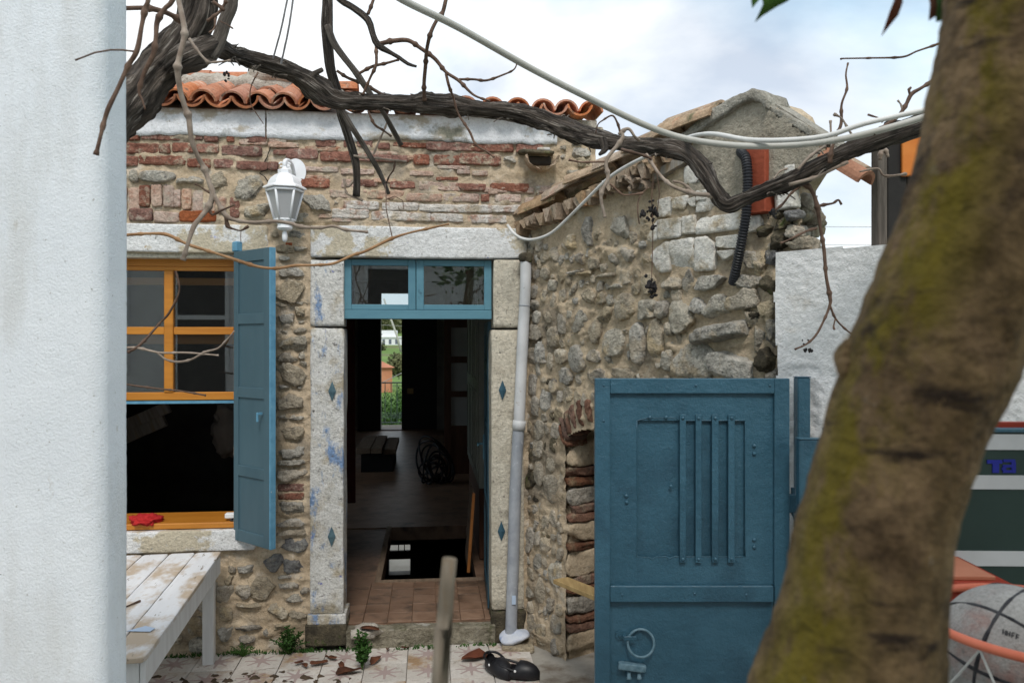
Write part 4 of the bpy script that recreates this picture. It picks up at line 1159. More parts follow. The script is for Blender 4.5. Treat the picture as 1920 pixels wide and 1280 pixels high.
def wstone(u0, v0, u1, v1, mt, proud, seed, m=2.8, facets=5, amp=0.20, cuts=7, ang=0.0, dp=None, flat=True):
    a, b, c, d = WNG.rect(u0, v0, u1, v1)
    w, h = (b - a) / 2, (d - c) / 2
    dp = dp or min(0.10, 0.45 * (w + h) + 0.02)
    VF = rough_block(((a + b) / 2, 0.012 if flat else dp * 0.55, (c + d) / 2), (w * 1.10, dp, h * 1.10), seed, m=m, amp=amp * 0.8, nscale=1.4, facets=facets, cuts=cuts + 3, ang=ang, fine=0.8, front=0.006 + proud if flat else None)
    mk("stone", VF, mt, wwall, smooth=True)
    foot.append(((a + b) / 2, (c + d) / 2, w, h))
foot = []
G = conv(980, 400, 4.0, [(460, 30, 540, 240), (345, 150, 420, 265), (560, 90, 610, 205), (690, 30, 800, 200), (215, 260, 290, 400), (280, 310, 325, 390), (410, 300, 470, 390), (510, 320, 585, 420), (660, 290, 725, 400),
    (740, 250, 850, 370), (890, 200, 945, 275), (895, 300, 955, 390), (470, 565, 550, 690), (380, 620, 430, 690), (560, 590, 630, 680), (630, 600, 690, 690), (730, 610, 850, 810), (590, 700, 690, 830), (400, 730, 495, 915),
    (285, 740, 345, 905), (350, 720, 400, 790), (205, 850, 290, 1000), (515, 780, 600, 970), (620, 870, 770, 1070), (745, 865, 805, 895), (830, 830, 925, 1125), (965, 800, 1060, 1100), (245, 1020, 340, 1140),
    (370, 990, 480, 1190), (500, 1030, 600, 1110), (630, 1070, 700, 1145), (530, 1150, 630, 1280), (700, 1140, 850, 1250), (280, 1150, 380, 1280), (70, 830, 150, 950), (120, 960, 185, 1120), (80, 640, 130, 720),
    (190, 720, 240, 820), (660, 530, 780, 570), (760, 500, 820, 540), (345, 430, 420, 460), (420, 440, 540, 468), (560, 455, 700, 480), (880, 640, 1000, 790), (300, 210, 340, 270), (440, 500, 460, 560)])
Fl = conv(1200, 360, 3.557, [(120, 730, 200, 840), (220, 730, 365, 930), (350, 710, 465, 830), (180, 870, 240, 960), (170, 1050, 240, 1190), (240, 1010, 480, 1250), (145, 570, 280, 650), (380, 560, 600, 645), (640, 560, 820, 640),
    (600, 650, 800, 800), (440, 690, 600, 850), (20, 740, 110, 860), (700, 800, 800, 900), (760, 900, 830, 1060), (700, 400, 800, 540)])
for k, r in enumerate(G):
    sd_ += 1
    ov = k in (23, 25, 26, 21, 28)
    wstone(*r, (STONE_G, STONE_W, STONE_T, STONE_G, STONE_W)[k % 5], 0.036 + rng.uniform(0, 0.012), sd_, m=2.3 if ov else 2.9, facets=1 if ov else 7, amp=0.08 if ov else 0.24)
for k, r in enumerate(Fl):
    sd_ += 1
    wstone(*r, (STONE_G if k % 3 else STONE_W), 0.042 + rng.uniform(0, 0.012), sd_, m=3.2, facets=7, amp=0.22)
wstone(1339, 662, 1411, 720, STONE_G, 0.05, 905, m=4.5, facets=3, amp=0.12, cuts=10)
wstone(1304, 603, 1410, 649, STONE_G, 0.12, 906, m=5.0, facets=4, amp=0.13, cuts=14, dp=0.20, flat=False)
# fill the rest of the rubble with stones that do not overlap the ones above
k = 0; nf = 0
while k < 16000 and nf < 240:
    k += 1
    x = rng.uniform(0.0, 1.75); z = rng.uniform(0.05, 2.75)
    if not inpoly(np.array([x]), np.array([z + 0.08]), gpoly)[0]: continue
    w = rng.uniform(0.035, 0.085); h = w * rng.uniform(0.9, 1.7)
    if k > 4000: w *= 0.6; h *= 0.6
    if k > 9000: w *= 0.6; h *= 0.6
    if z > W(1300, 515)[1] and x > W(1235, 500)[0] - w: continue
    if x + w > NX0 - 0.02 and x - w < NX1 and z - h < NZ_T + 0.22: continue
    if any(abs(x - a) < (w + c) * 0.95 and abs(z - b) < (h + d) * 0.95 for a, b, c, d in foot): continue
    foot.append((x, z, w, h)); nf += 1; sd_ += 1
    dp = 0.5 * (w + h) + 0.01
    mk("stone", rough_block((x, 0.012, z), (w * 1.05, dp, h * 1.05), sd_, m=rng.choice((2.3, 2.8, 3.4)), amp=0.18, facets=rng.choice((0, 4, 7)), cuts=7, ang=rng.uniform(-0.4, 0.4), fine=0.8, front=0.008 + rng.uniform(0.014, 0.030)), rng.choice((STONE_G, STONE_T, STONE_T, STONE_W, STONE_W) if x > 0.3 else (STONE_W, STONE_W, STONE_G, STONE_T, MOSSY)), wwall, smooth=True)
_w = wall_sheet("wall_face", wing, -0.05, W(1560, 300)[0], -0.05, W(1425, 170)[1], 0.0095, keep_w, lambda S, Z: wing_h(S, Z) + swell(S, Z, foot, 0.010, 78), MORTAR_W)
wwall.data = _w.data; bpy.data.objects.remove(_w)
# whitewashed blocks of the upper wall
wb = conv(1200, 360, 3.557, [(65, 192, 130, 328), (140, 172, 290, 308), (300, 162, 385, 280), (388, 152, 690, 264), (735, 162, 820, 264), (85, 342, 210, 536), (216, 318, 372, 528), (382, 302, 510, 522), (140, 42, 215, 165), (224, 34, 330, 140), (335, 25, 385, 100), (390, 48, 520, 128), (520, 292, 690, 378), (520, 392, 640, 455)]) + \
     conv(1260, 140, 3.048, [(88, 512, 250, 618), (258, 512, 400, 612), (588, 502, 655, 590), (588, 654, 705, 768), (155, 662, 215, 720), (662, 520, 720, 640)])
for r in wb:
    sd_ += 1
    a, b, c, d = WNG.rect(*r)
    mk("block", rough_block(((a + b) / 2, 0.02 - rng.uniform(0.006, 0.016), (c + d) / 2), ((b - a) / 2 * 1.06, 0.035, (d - c) / 2 * 1.05), sd_, m=14, amp=0.05, nscale=1.6, cuts=9, fine=1.1, facets=2, ang=rng.uniform(-.03, .03)), WWASH, wwall, smooth=True)
for k, r in enumerate(conv(980, 400, 4.0, [(95, 180, 150, 240), (95, 265, 150, 340), (120, 345, 150, 420), (70, 210, 110, 260)])):
    sd_ += 1
    a, b, c, d = WNG.rect(*r)
    mk("block", rough_block(((a + b) / 2, 0.01, (c + d) / 2), ((b - a) / 2, 0.03, (d - c) / 2), sd_, m=6, amp=0.06, cuts=5), STONE_T, wwall, smooth=True)
# broken masonry along the right end
rb = [(1470, 395, 1500, 415), (1455, 410, 1480, 432), (1478, 420, 1502, 445), (1450, 440, 1475, 470), (1478, 447, 1525, 468), (1440, 470, 1462, 500), (1425, 420, 1450, 445), (1420, 470, 1442, 520), (1430, 520, 1460, 550),
      (1425, 560, 1455, 610), (1440, 600, 1458, 650), (1420, 650, 1450, 700), (1440, 690, 1462, 730), (1405, 585, 1425, 606), (1415, 730, 1450, 790), (1425, 800, 1455, 870), (1450, 395, 1468, 410)]
for k, r in enumerate(rb):
    sd_ += 1
    wstone(*r, (STONE_D, MOSSY, STONE_W, MOSSY, STONE_T)[k % 5], 0.03 + rng.uniform(0, 0.03), sd_, m=3.2, facets=8, amp=0.28)
xe = W(1458, 450)[0]
for zz in np.arange(2.3, W(1474, 350)[1] - 0.02, 0.085):     # rubble showing in the broken end
    for yy in (0.07, 0.17, 0.27):
        sd_ += 1
        mk("stone", rough_block((xe + rng.uniform(-.03, .02), yy + rng.uniform(-.02, .02), zz + rng.uniform(-.02, .02)), (0.055, 0.06, rng.uniform(0.035, 0.055)), sd_, m=3.2, amp=0.25, facets=6, cuts=6, fine=0.8), rng.choice((STONE_T, STONE_W, CEMENT, STONE_G)), wwall, smooth=True)
# red beam
a, b, c, d = WNG.rect(1411, 272, 1448, 402)
mk("beam", box(a, b, -0.055, 0.04, c, d, 0.005), REDBEAM, wing)
# arch bricks and jamb of the niche
midn, rn = (NX0 + NX1) / 2, (NX1 - NX0) / 2
for k in range(15):
    ang = math.pi * (0.02 + 0.96 * k / 14)
    x = midn - rn * 1.06 * math.cos(ang); z = NZ_T + 0.02 + 0.22 * math.sin(ang)
    sd_ += 1
    mk("arch_brick", rough_block((x, 0.07, z), (0.021, 0.10, 0.085), sd_, m=5, amp=0.22, cuts=6, ang=-(math.pi / 2 - ang) * -0.35, fine=0.9), BRICK_BROWN, wing, smooth=True)
zj = 0.05
k = 0
while zj < NZ_T - 0.03:
    hh = (0.13, 0.05, 0.05, 0.11, 0.055, 0.06, 0.16, 0.045)[k % 8]
    sd_ += 1
    mk("jamb_brick" if k % 8 in (1, 2, 4, 5, 7) else "jamb_stone", rough_block((NX0 + 0.005 - rng.uniform(0, 0.012), 0.17, zj + hh / 2), (0.045, 0.17, hh / 2 * 1.08), sd_, m=5, amp=0.14, cuts=8, facets=3, fine=1.0), BRICK_BROWN if k % 8 in (1, 2, 4, 5, 7) else (STONE_W if k % 2 else MORTAR_W), wing, smooth=True)
    zj += hh + 0.008; k += 1

# ---- the gable roof: dog-tooth of tile ends and two lines of barrel tiles climbing to the ridge
wroof = mk("roof", join([prism([(x, z) for x, z in [W(975, 436), W(1425, 178), W(1425, 200), W(975, 452)]], 0.02, 0.16), prism([W(1425, 178), W(1565, 268), W(1565, 286), W(1425, 200)], 0.02, 0.14)]), RIDGE_G, wing)
A = np.array(W(968, 430)); B = np.array(W(1250, 296)); ra = math.atan2(B[1] - A[1], B[0] - A[0])
Lr = np.linalg.norm(B - A); dr = (B - A) / Lr; nr_ = np.array([-dr[1], dr[0]])
# teeth: small bricks set cornerwise
tooth = None
n = 24
for k in range(n):
    q = A + dr * (Lr * (k + 0.5) / n) - nr_ * 0.015
    loc = (q[0], rng.uniform(-0.012, 0.012), q[1]); rot = (rng.uniform(-.1, .1), -ra + rng.uniform(-.16, .16), rng.uniform(-.15, .15))
    if tooth is None:
        P_ = [(-0.040, 0.012), (0.040, 0.012), (0.010, -0.070), (-0.006, -0.072)]
        tooth = mk("tooth_tile", prism(P_, -0.10, 0.05), TILE_OLD, wroof, loc=loc, rot=rot)
    else: inst(tooth, wroof, loc, rot, (1 + rng.uniform(-.15, .1), 1 + rng.uniform(-.2, .2), 1 + rng.uniform(-.3, .25)))
# barrel tiles along the slope (two parallel lines near the verge, further ones behind)
bt = None
A2 = np.array(W(962, 424)); B2 = np.array(W(1415, 186)); L2 = np.linalg.norm(B2 - A2); d2 = (B2 - A2) / L2; n2 = np.array([-d2[1], d2[0]]); ra2 = math.atan2(d2[1], d2[0])
for line in range(2):
    sst = -0.02 + rng.uniform(-.05, .05)
    while sst < L2 - (0.42 if line < 2 else 0.75):
        q = A2 + d2 * sst + n2 * (0.012 + (0.05 if line % 2 else 0.0))
        # local: +y of the barrel must run along the slope
        loc = (q[0], -0.03 + line * 0.105 + rng.uniform(-.02, .02), q[1] + rng.uniform(-.012, .014))
        M = Matrix(((0, d2[0], n2[0]), (-1, 0, 0), (0, d2[1], n2[1])))   # columns: barrel x, y, z
        M = M @ Matrix.Rotation(R(rng.uniform(-6, 5)), 3, 'X') @ Matrix.Rotation(R(rng.uniform(-6, 6)) + (math.pi if line % 2 == 0 and False else 0), 3, 'Y')
        rot = M.to_euler()
        if bt is None: bt = mk("roof_tile", barrel(0.094, 0.064, 0.36, 0.016, 170, seed=8, rag=0.016), TILE_OLD, wroof, loc=loc, rot=rot)
        else: inst(bt, wroof, loc, rot)
        sst += 0.27
# steeper tiles seen end-on near the middle of the verge
for u, v, rr_, pt in ((1195, 345, 0.07, 22), (1228, 318, 0.075, 15), (1218, 348, 0.065, 5), (1252, 300, 0.07, 10)):
    q = W(u, v)
    mk("roof_tile", xf(barrel(rr_, rr_ * 0.9, 0.34, 0.015, 190, seed=u, rag=0.012), (q[0], -0.10, q[1] - 0.03), (R(pt), R(rng.uniform(-15, 15)), R(rng.uniform(-12, 12)))), TILE_OLD, wroof)
# grey ridge cap over the gable: a thick curved slab of cement and stone
def slab_along(poly_px, y0, y1, seed, amp=0.008):
    bm = bmesh.new()
    P_ = [W(u, v) for u, v in poly_px]
    V, Fc = prism(P_, y0, y1)
    vs_ = [bm.verts.new(v) for v in V]
    for f in Fc: bm.faces.new([vs_[i] for i in f])
    bmesh.ops.triangulate(bm, faces=[f for f in bm.faces if len(f.verts) > 4])
    bmesh.ops.subdivide_edges(bm, edges=bm.edges[:], cuts=3, use_grid_fill=True)
    V, Fc = from_bm(bm)
    V = np.array(V)
    D = np.stack([fbm(V, 12, 4, seed + q) for q in range(3)], 1) * amp * 2.2
    return V + D, Fc
mk("ridge_cap", slab_along([(1258, 288), (1290, 252), (1330, 222), (1372, 194), (1400, 178), (1424, 170), (1442, 176), (1450, 192), (1448, 208), (1436, 196), (1420, 190), (1398, 198), (1352, 230), (1312, 258), (1276, 292)], -0.055, 0.13, 511), RIDGE_G, wroof, smooth=True)
mk("verge_mortar", slab_along([(1446, 196), (1500, 226), (1550, 258), (1556, 268), (1546, 272), (1498, 242), (1446, 212)], -0.02, 0.12, 515, 0.006), RIDGE_G, wroof, smooth=True)
mk("roof_tile", xf(barrel(0.07, 0.06, 0.36, 0.02, 150, seed=3, rag=0.015), (W(1300, 262)[0], -0.05, W(1300, 262)[1] - 0.06), (R(12), R(-20), R(-55))), TILE_OLD, wroof)
q = W(1190, 366); q2 = W(1296, 306)
mk("verge_board", ([(q[0], -0.05, q[1]), (q2[0], -0.05, q2[1]), (q2[0], -0.05, q2[1] + 0.05), (q[0], -0.05, q[1] + 0.05), (q[0], 0.0, q[1]), (q2[0], 0.0, q2[1]), (q2[0], 0.0, q2[1] + 0.05), (q[0], 0.0, q[1] + 0.05)],
                   [(0, 1, 2, 3), (7, 6, 5, 4), (0, 4, 5, 1), (3, 2, 6, 7), (1, 5, 6, 2), (0, 3, 7, 4)]), WOOD_G, wroof)
# eave tiles at the right end
ea, eb = np.array(W(1548, 285)), np.array(W(1624, 330))
de = (eb - ea) / np.linalg.norm(eb - ea); ne = np.array([-de[1], de[0]])
for off_, yy_, mt_, r_ in ((0.0, 0.02, TILE_BR, 0.058), (-0.07, 0.10, TILE_OLD, 0.058)):
    p_ = ea + de * off_ - ne * 0.035
    M = Matrix(((de[0], 0, 0), (0, 0, 0), (0, 0, 0)))
    M = Matrix(((0, de[0], ne[0]), (-1, 0, 0), (0, de[1], ne[1])))
    mk("roof_tile", barrel(r_, r_ * 1.05, float(np.linalg.norm(eb - ea)), 0.016, 180, seed=int(r_ * 1000), rag=0.01), mt_, wroof, loc=(p_[0], yy_, p_[1]), rot=M.to_euler())

# plank lying in the niche
a0 = WNG.to_world(*[W(1045, 1090)[0], -0.02, 0])
pk = mk("wooden_plank", xf(box(-0.035, 0.075, -0.9, 0.0, -0.014, 0.014, 0.003), tuple(P3(1046, 1088, 5.0)), (R(-3), 0, R(28))), WOOD_Y)
tag(pk, "raw yellow wooden plank sticking out of the wall niche", "plank")

# ================================================================ WHITE WALLS
GW = Plane((1.263, 3.83), R(-48.6))
gw = thing("garden_wall", "white rendered garden wall between outbuilding gable and tree trunk", "wall", (1.263, 3.83, 0), GW.th)
gt = GW.hit(1560, 465)[1]
zpeel = GW.hit(1540, 690)[1]
def gw_h(S, Z):
    P = np.stack([S, 0 * S, Z], 1)
    h = 0.008 * fbm(P, 3, 3, 61) + 0.004 * fbm(P, 30, 3, 62)
    e = np.clip((zpeel + 0.03 * fbm(P, 8, 3, 64) - Z) / 0.015, 0, 1)
    return h - e * (0.004 + 0.006 * fbm(P, 30, 3, 65))
def gw_keep(x, z):
    P = np.stack([x, 0 * x, z], 1)
    return (x > 0.0 + 0.030 * fbm(P, 5, 4, 66)) & (z < gt + 0.012 * fbm(P * np.array([1, 1, 0]), 4, 3, 67))
wall_sheet("render", gw, -0.06, 2.2, 0, gt + 0.03, 0.0095, gw_keep, gw_h, WALL_W)
mk("wall_core", box(0.05, 2.2, 0.04, 0.24, 0, gt - 0.01), WALL_W, gw)

# the stuccoed wall end close by on the left
px = P3(188, 640, 2.0)[0]; PBACK = 2.0 * (188 - 960) / (240 - 960)
def pillar():
    xs = np.linspace(px - 1.3, px, 130); pts = []
    # profile in plan: front face, rounded corner, side going back
    prof = [(x, 2.0) for x in np.linspace(px - 1.3, px - 0.045, 120)] + [(px - 0.045 + 0.045 * math.sin(a), 2.045 - 0.045 * math.cos(a)) for a in np.linspace(0, math.pi / 2, 9)[1:]] + [(px, y) for y in np.linspace(2.055, PBACK - 0.01, 9)] + [(px - 0.004, PBACK), (px - 0.05, PBACK + 0.004)]
    prof = np.array(prof)
    zs = np.arange(0, 3.25, 0.0125)
    n = len(prof)
    Nn = np.zeros_like(prof); tg = np.gradient(prof, axis=0); Nn[:, 0] = tg[:, 1]; Nn[:, 1] = -tg[:, 0]
    Nn /= np.linalg.norm(Nn, axis=1, keepdims=True)
    V = np.array([[p[0], p[1], z] for z in zs for p in prof])
    NN = np.tile(Nn, (len(zs), 1))
    d = 0.004 * fbm(V, 2.5, 2, 71) + 0.0010 * fbm(V, 70, 2, 72)
    V[:, 0] += NN[:, 0] * d; V[:, 1] += NN[:, 1] * d
    I, J = np.meshgrid(np.arange(n - 1), np.arange(len(zs) - 1))
    a = (J * n + I).ravel()
    Fc = np.stack([a, a + 1, a + n + 1, a + n], 1)
    o = mk("stucco_wall", (V, Fc), STUCCO, smooth=True)
    tag(o, "white stuccoed wall end filling the left edge", "wall")
    mk("wall_core", box(px - 1.3, px - 0.045, 2.02, PBACK, 0, 3.23), STUCCO, o)
pillar()

# the house across the court, behind the photographer (seen only in the window panes)
bk = mk("neighbour_house", box(-10, 5.0, -2.6, -2.3, 0, 4.6), WALL_W)
tag(bk, "white house wall across the courtyard, mirrored in the window panes", "house")
for k, xw in enumerate((-9.2, -7.7, -6.3, -4.9, -3.4, -1.9, -0.4, 1.6)):  # windows added to give the reflections in the panes some structure
    w_ = mk("window", box(xw - 0.36, xw + 0.36, -2.3, -2.27, 1.7 - 0.5 * (k % 3 == 1), 3.3), BLACK_P, bk)
    mk("frame", join([box(xw - 0.42, xw - 0.361, -2.3, -2.24, 1.6, 3.38), box(xw + 0.361, xw + 0.42, -2.3, -2.24, 1.6, 3.38), box(xw - 0.36, xw + 0.36, -2.265, -2.24, 2.45, 2.52)]), WHITE_P, w_)
mk("eave_beam", box(-10, 5.0, -2.29, -2.05, 3.75, 3.95), ORANGE_W, bk)

# wooden frame beyond the garden wall
wf = thing("timber_screen", "weathered timber post with black and orange boards above white wall", "screen", (0, 0, 0))
def slab_px(name, u0, v0, u1, v1, Y, dep, mt, parent, bev=0.004, dz=0.0, **k):
    a = P3(u0, v1, Y); b = P3(u1, v0, Y)
    return mk(name, box(a[0], b[0], Y, Y + dep, a[2], b[2], bev), mt, parent, **k)
slab_px("post", 1646, 250, 1664, 462, 3.62, 0.07, WOOD_DK, wf)
slab_px("board", 1664, 225, 1700, 462, 3.66, 0.04, TARBLACK, wf)
slab_px("board", 1692, 240, 1735, 330, 3.64, 0.02, ORANGE_P, wf, label="orange board")
slab_px("board", 1700, 225, 1900, 470, 3.67, 0.04, TARBLACK, wf)

# ================================================================ BLUE GATE
GY = 3.6
gate = thing("metal_gate", "blue painted steel gate leaf standing open beside the outbuilding", "gate", tuple(P3(1296, 640, GY)[:2]) + (0,), 0)
gx0 = P3(1296, 640, GY)[0]
def GP(u, v): p = P3(u, v, GY); return p[0] - gx0, p[2]
def gbox(u0, v0, u1, v1, y0, y1, bev=0.002):
    a, c = GP(u0, v1); b, d = GP(u1, v0)
    return box(a, b, y0, y1, c, d, bev)
zb = 0.06
x0, zt = GP(1115, 709); x1, _ = GP(1478, 709)
def wavy_sheet(xa, xb, za, zb_, y, amp, seed, res=0.012):
    xs = np.linspace(xa, xb, max(2, int((xb - xa) / res) + 1)); zs = np.linspace(za, zb_, max(2, int((zb_ - za) / res) + 1))
    X, Z = np.meshgrid(xs, zs)
    P = np.stack([X.ravel(), 0 * X.ravel(), Z.ravel()], 1)
    h = amp * fbm(P, 4, 3, seed) + amp * 0.25 * fbm(P, 18, 3, seed + 3)
    V = np.stack([X.ravel(), y - h, Z.ravel()], 1)
    nx = len(xs)
    I, J = np.meshgrid(np.arange(nx - 1), np.arange(len(zs) - 1))
    a = (J * nx + I).ravel()
    return V, np.stack([a, a + 1, a + nx + 1, a + nx], 1)
st = 0.068
mk("stile", box(x0, x0 + st, -0.02, 0.02, zb, zt, 0.003), BLUE, gate)
mk("stile", box(x1 - st, x1, -0.02, 0.02, zb, zt, 0.003), BLUE, gate)
mk("rail", box(x0 + st, x1 - st, -0.019, 0.019, zt - 0.068, zt, 0.003), BLUE, gate)
a, c = GP(1143, 1125); b, d = GP(1444, 1095)
mk("rail", box(x0 + st, x1 - st - 0.006, -0.026, 0.0, c, d, 0.003), BLUE, gate)
mk("rail", box(x0 + st, x1 - st, -0.019, 0.019, zb, zb + 0.07, 0.003), BLUE, gate)
wa, wc_ = GP(1194, 1043); wb_, wd = GP(1397, 788)
# upper sheet built round the blanked window
mk("sheet", wavy_sheet(x0 + st, wa, d, zt - 0.068, 0.0, 0.003, 81), BLUE, gate, smooth=True)
mk("sheet", wavy_sheet(wb_, x1 - st, d, zt - 0.068, 0.0, 0.003, 81), BLUE, gate, smooth=True)
mk("sheet", wavy_sheet(wa, wb_, wd, zt - 0.068, 0.0, 0.003, 81), BLUE, gate, smooth=True)
mk("sheet", wavy_sheet(wa, wb_, d, wc_, 0.0, 0.003, 81), BLUE, gate, smooth=True)
mk("sheet", wavy_sheet(x0 + st, x1 - st, zb + 0.07, c, 0.0, 0.008, 85), BLUE, gate, smooth=True)
mk("window_blank", wavy_sheet(wa - 0.005, wb_ + 0.005, wc_ - 0.005, wd + 0.005, 0.0135, 0.0012, 86), BLUE, gate, smooth=True)
mk("back_sheet", box(x0 + st, x1 - st, 0.0145, 0.0185, zb + 0.07, zt - 0.068), BLUE, gate)
def lip(pts, seed):
    Q_ = []
    for (u0, v0), (u1, v1) in zip(pts[:-1], pts[1:]):
        for t in np.linspace(0, 1, 14)[:-1]:
            Q_.append((GP(u0 + (u1 - u0) * t, v0 + (v1 - v0) * t)[0], -0.0005, GP(u0 + (u1 - u0) * t, v0 + (v1 - v0) * t)[1]))
    Q_.append((GP(*pts[-1])[0], -0.0005, GP(*pts[-1])[1]))
    return tube(np.array(Q_), 0.0022, 5, 0, seed, 0.6)[:2]
mk("weld_seam", lip([(1194, 788), (1194, 1043), (1218, 1044), (1222, 1048), (1230, 1043), (1250, 1043), (1255, 1047), (1262, 1043), (1397, 1043)], 3), BLUE, gate, smooth=True)
mk("weld_seam", lip([(1194, 788), (1215, 783), (1268, 783), (1275, 788), (1397, 788), (1397, 1043)], 4), BLUE, gate, smooth=True)
riv = None
def rivet(u, v, y, sc=1.0):
    global riv
    x, z = GP(u, v)
    if riv is None:
        riv = mk("rivet", xf(lathe([(0.009, 0), (0.0088, 0.003), (0.006, 0.006), (0.001, 0.0072)], 8), (0, 0, 0), (R(90), 0, 0)), BLUE, gate, smooth=True, loc=(x, y, z))
        riv.scale = (sc,) * 3
    else: inst(riv, gate, (x, y, z), (0, 0, 0), (sc,) * 3)
for i, (ua, ub) in enumerate(((1273.5, 1285), (1303, 1314), (1333.5, 1346), (1364, 1376))):
    a, c2_ = GP(ua, 1053); b, d2_ = GP(ub, 776)
    mk("bar", box(a, b, -0.016, -0.003, c2_, d2_, 0.002), BLUE, gate)
    rivet((ua + ub) / 2, 783, -0.0155, 0.9); rivet((ua + ub) / 2, 1046, -0.0155, 0.9)
for u, v in ((1174, 929), (1175, 941), (1414, 835), (1414, 850), (1414, 1011), (1414, 1025), (1258, 911), (1218, 782), (1249, 782)):
    rivet(u, v, -0.002)
for u, v in ((1131, 722), (1131, 788), (1441, 722), (1303, 722)): rivet(u, v, -0.0195, 0.7)
for u, v in ((1165, 1111), (1300, 1109), (1396, 1111)): rivet(u, v, -0.0255, 0.7)
# ring handle, its strap and the latch keeper
rx, rz_ = GP(1200, 1201)
aa = np.linspace(0, 2 * math.pi, 41)
ring = mk("ring_handle", tube(np.stack([rx + 0.059 * np.cos(aa), -0.026 + 0.010 * np.sin(aa), rz_ + 0.059 * np.sin(aa)], 1), 0.0058, 8, caps=False)[:2], BLUE_MID, gate, smooth=True)  # paler blue puts the gloss highlights into the ring's colour
sx, sz_ = GP(1162, 1190)
mk("strap", join([xf(lathe([(0.02, 0), (0.02, 0.005), (0.006, 0.006), (0.005, 0.012)], 14), (sx, -0.0, sz_), (R(90), 0, 0)), xf(lathe([(0.02, 0), (0.02, 0.005), (0.006, 0.006)], 14), (GP(1198, 1190)[0], -0.0, sz_), (R(90), 0, 0)),
                  box(sx + 0.015, sx + 0.07, -0.034, -0.028, sz_ - 0.012, sz_ + 0.006, 0.002), box(sx + 0.012, sx + 0.024, -0.03, -0.0, sz_ - 0.012, sz_ + 0.006, 0.002)]), BLUE, ring)
kx, kz = GP(1184, 1246)
lk = mk("latch_keeper", rough_block((kx, -0.018, kz), (0.062, 0.018, 0.016), 91, m=8, amp=0.08, cuts=6, ang=R(-7)), BLUE_MID, gate, smooth=True)
for u in (1178, 1197):
    x, z = GP(u, 1262)
    mk("pin", xf(lathe([(0.0085, 0), (0.0085, 0.034), (0.011, 0.036), (0.011, 0.046)], 10), (x, -0.012, z + 0.028), (R(160), 0, 0)), BLUE_MID, lk, smooth=True)
# hinge
hx, hz = GP(1487, 938)
mk("hinge", join([box(x1 - 0.002, x1 + 0.035, -0.018, 0.012, GP(0, 960)[1], GP(0, 925)[1], 0.004), xf(lathe([(0.011, 0), (0.011, 0.03)], 10), (x1 + 0.022, -0.003, GP(0, 925)[1] - 0.002))]), BLUE, gate, smooth=False)
t_ = tube(catmull([(x1 + 0.015, -0.005, GP(0, 960)[1]), (x1 + 0.028, -0.008, GP(0, 975)[1]), (x1 + 0.034, 0.0, GP(0, 1010)[1])], 0.01), 0.006, 6)
mk("hinge_hook", t_[:2], BLUE_DK, gate)

def post(name, u0, u1, v, Y, dep, label):
    a = P3(u0, v, Y); b = P3(u1, v, Y)
    o = thing(name, label, "gate post", ((a[0] + b[0]) / 2, Y, 0))
    w = (b[0] - a[0]) / 2
    mk("shaft", box(-w, w, 0, dep, 0, a[2] - 0.004, 0.005), BLUE, o)
    mk("cap", box(-w - 0.002, w + 0.002, -0.002, dep + 0.002, a[2] - 0.004, a[2], 0.001), BLUE, o)
    return o
post("gate_post", 1496, 1520, 706, 3.64, 0.06, "slim taller blue gate post against the white wall")
post("gate_post", 1499, 1543, 822, 3.45, 0.05, "wider lower blue gate post right of the hinge")

# ================================================================ BASKETBALL HOOP, BALL
BY = 2.02
hoop = thing("basketball_hoop", "orange basketball hoop on a dark green board with white bands", "basketball hoop", (P3(1985, 0, BY)[0], BY, 0), R(-1.5))
hx0 = P3(1985, 0, BY)[0]
def BP(u, v): p = P3(u, v, BY); return p[0] - hx0, p[2]
bxl, bxr = BP(1552, 0)[0], BP(2420, 0)[0]
bzt = BP(0, 803)[1]; bzb = BP(0, 1120)[1]
bb = mk("backboard", box(bxl + 0.012, bxr - 0.012, 0.0, 0.02, bzb, bzt - 0.010), GREENP, hoop)
mk("frame", join([box(bxl, bxr, -0.006, 0.026, bzt - 0.010, bzt, 0.002), box(bxl, bxl + 0.012, -0.006, 0.026, bzb, bzt - 0.0101, 0.002), box(bxr - 0.012, bxr, -0.006, 0.026, bzb, bzt - 0.0101, 0.002)]), BLUE, bb)
for va, vb in ((814, 843), (891, 917), (1033, 1061)):
    mk("stripe", box(bxl + 0.013, bxr - 0.013, -0.003, 0.0, BP(0, vb)[1], BP(0, va)[1]), BANDW, bb)
mk("red_edge", box(BP(1860, 0)[0], BP(2050, 0)[0], 0.03, 0.06, bzt - 0.005, bzt + 0.012), HOOP_D, bb)
def lbox(u0, v0, u1, v1):
    a, c = BP(u0, v1); b, d = BP(u1, v0)
    return box(a, b, -0.003, 0.0005, c, d)
mk("letter", join([lbox(1852, 862, 1880, 869), lbox(1862, 869, 1874, 886)]), LETTER, bb)
mk("letter", join([lbox(1882, 861, 1904, 866), lbox(1897, 866, 1905, 886), lbox(1881, 871, 1897, 876), lbox(1879, 876, 1887, 881), lbox(1881, 881, 1897, 886)]), LETTER, bb)
RZ = 1.566; RR = 0.225; RCY = 1.50
rcx = P3(1985, 0, 1.5)[0] - hx0 + 0.005
aa = np.linspace(0, 2 * math.pi, 73)
mk("ring", tube(np.stack([rcx + RR * np.cos(aa), RCY - BY + RR * np.sin(aa), aa * 0 + RZ], 1), 0.0085, 10, caps=False)[:2], HOOP, hoop, smooth=True)
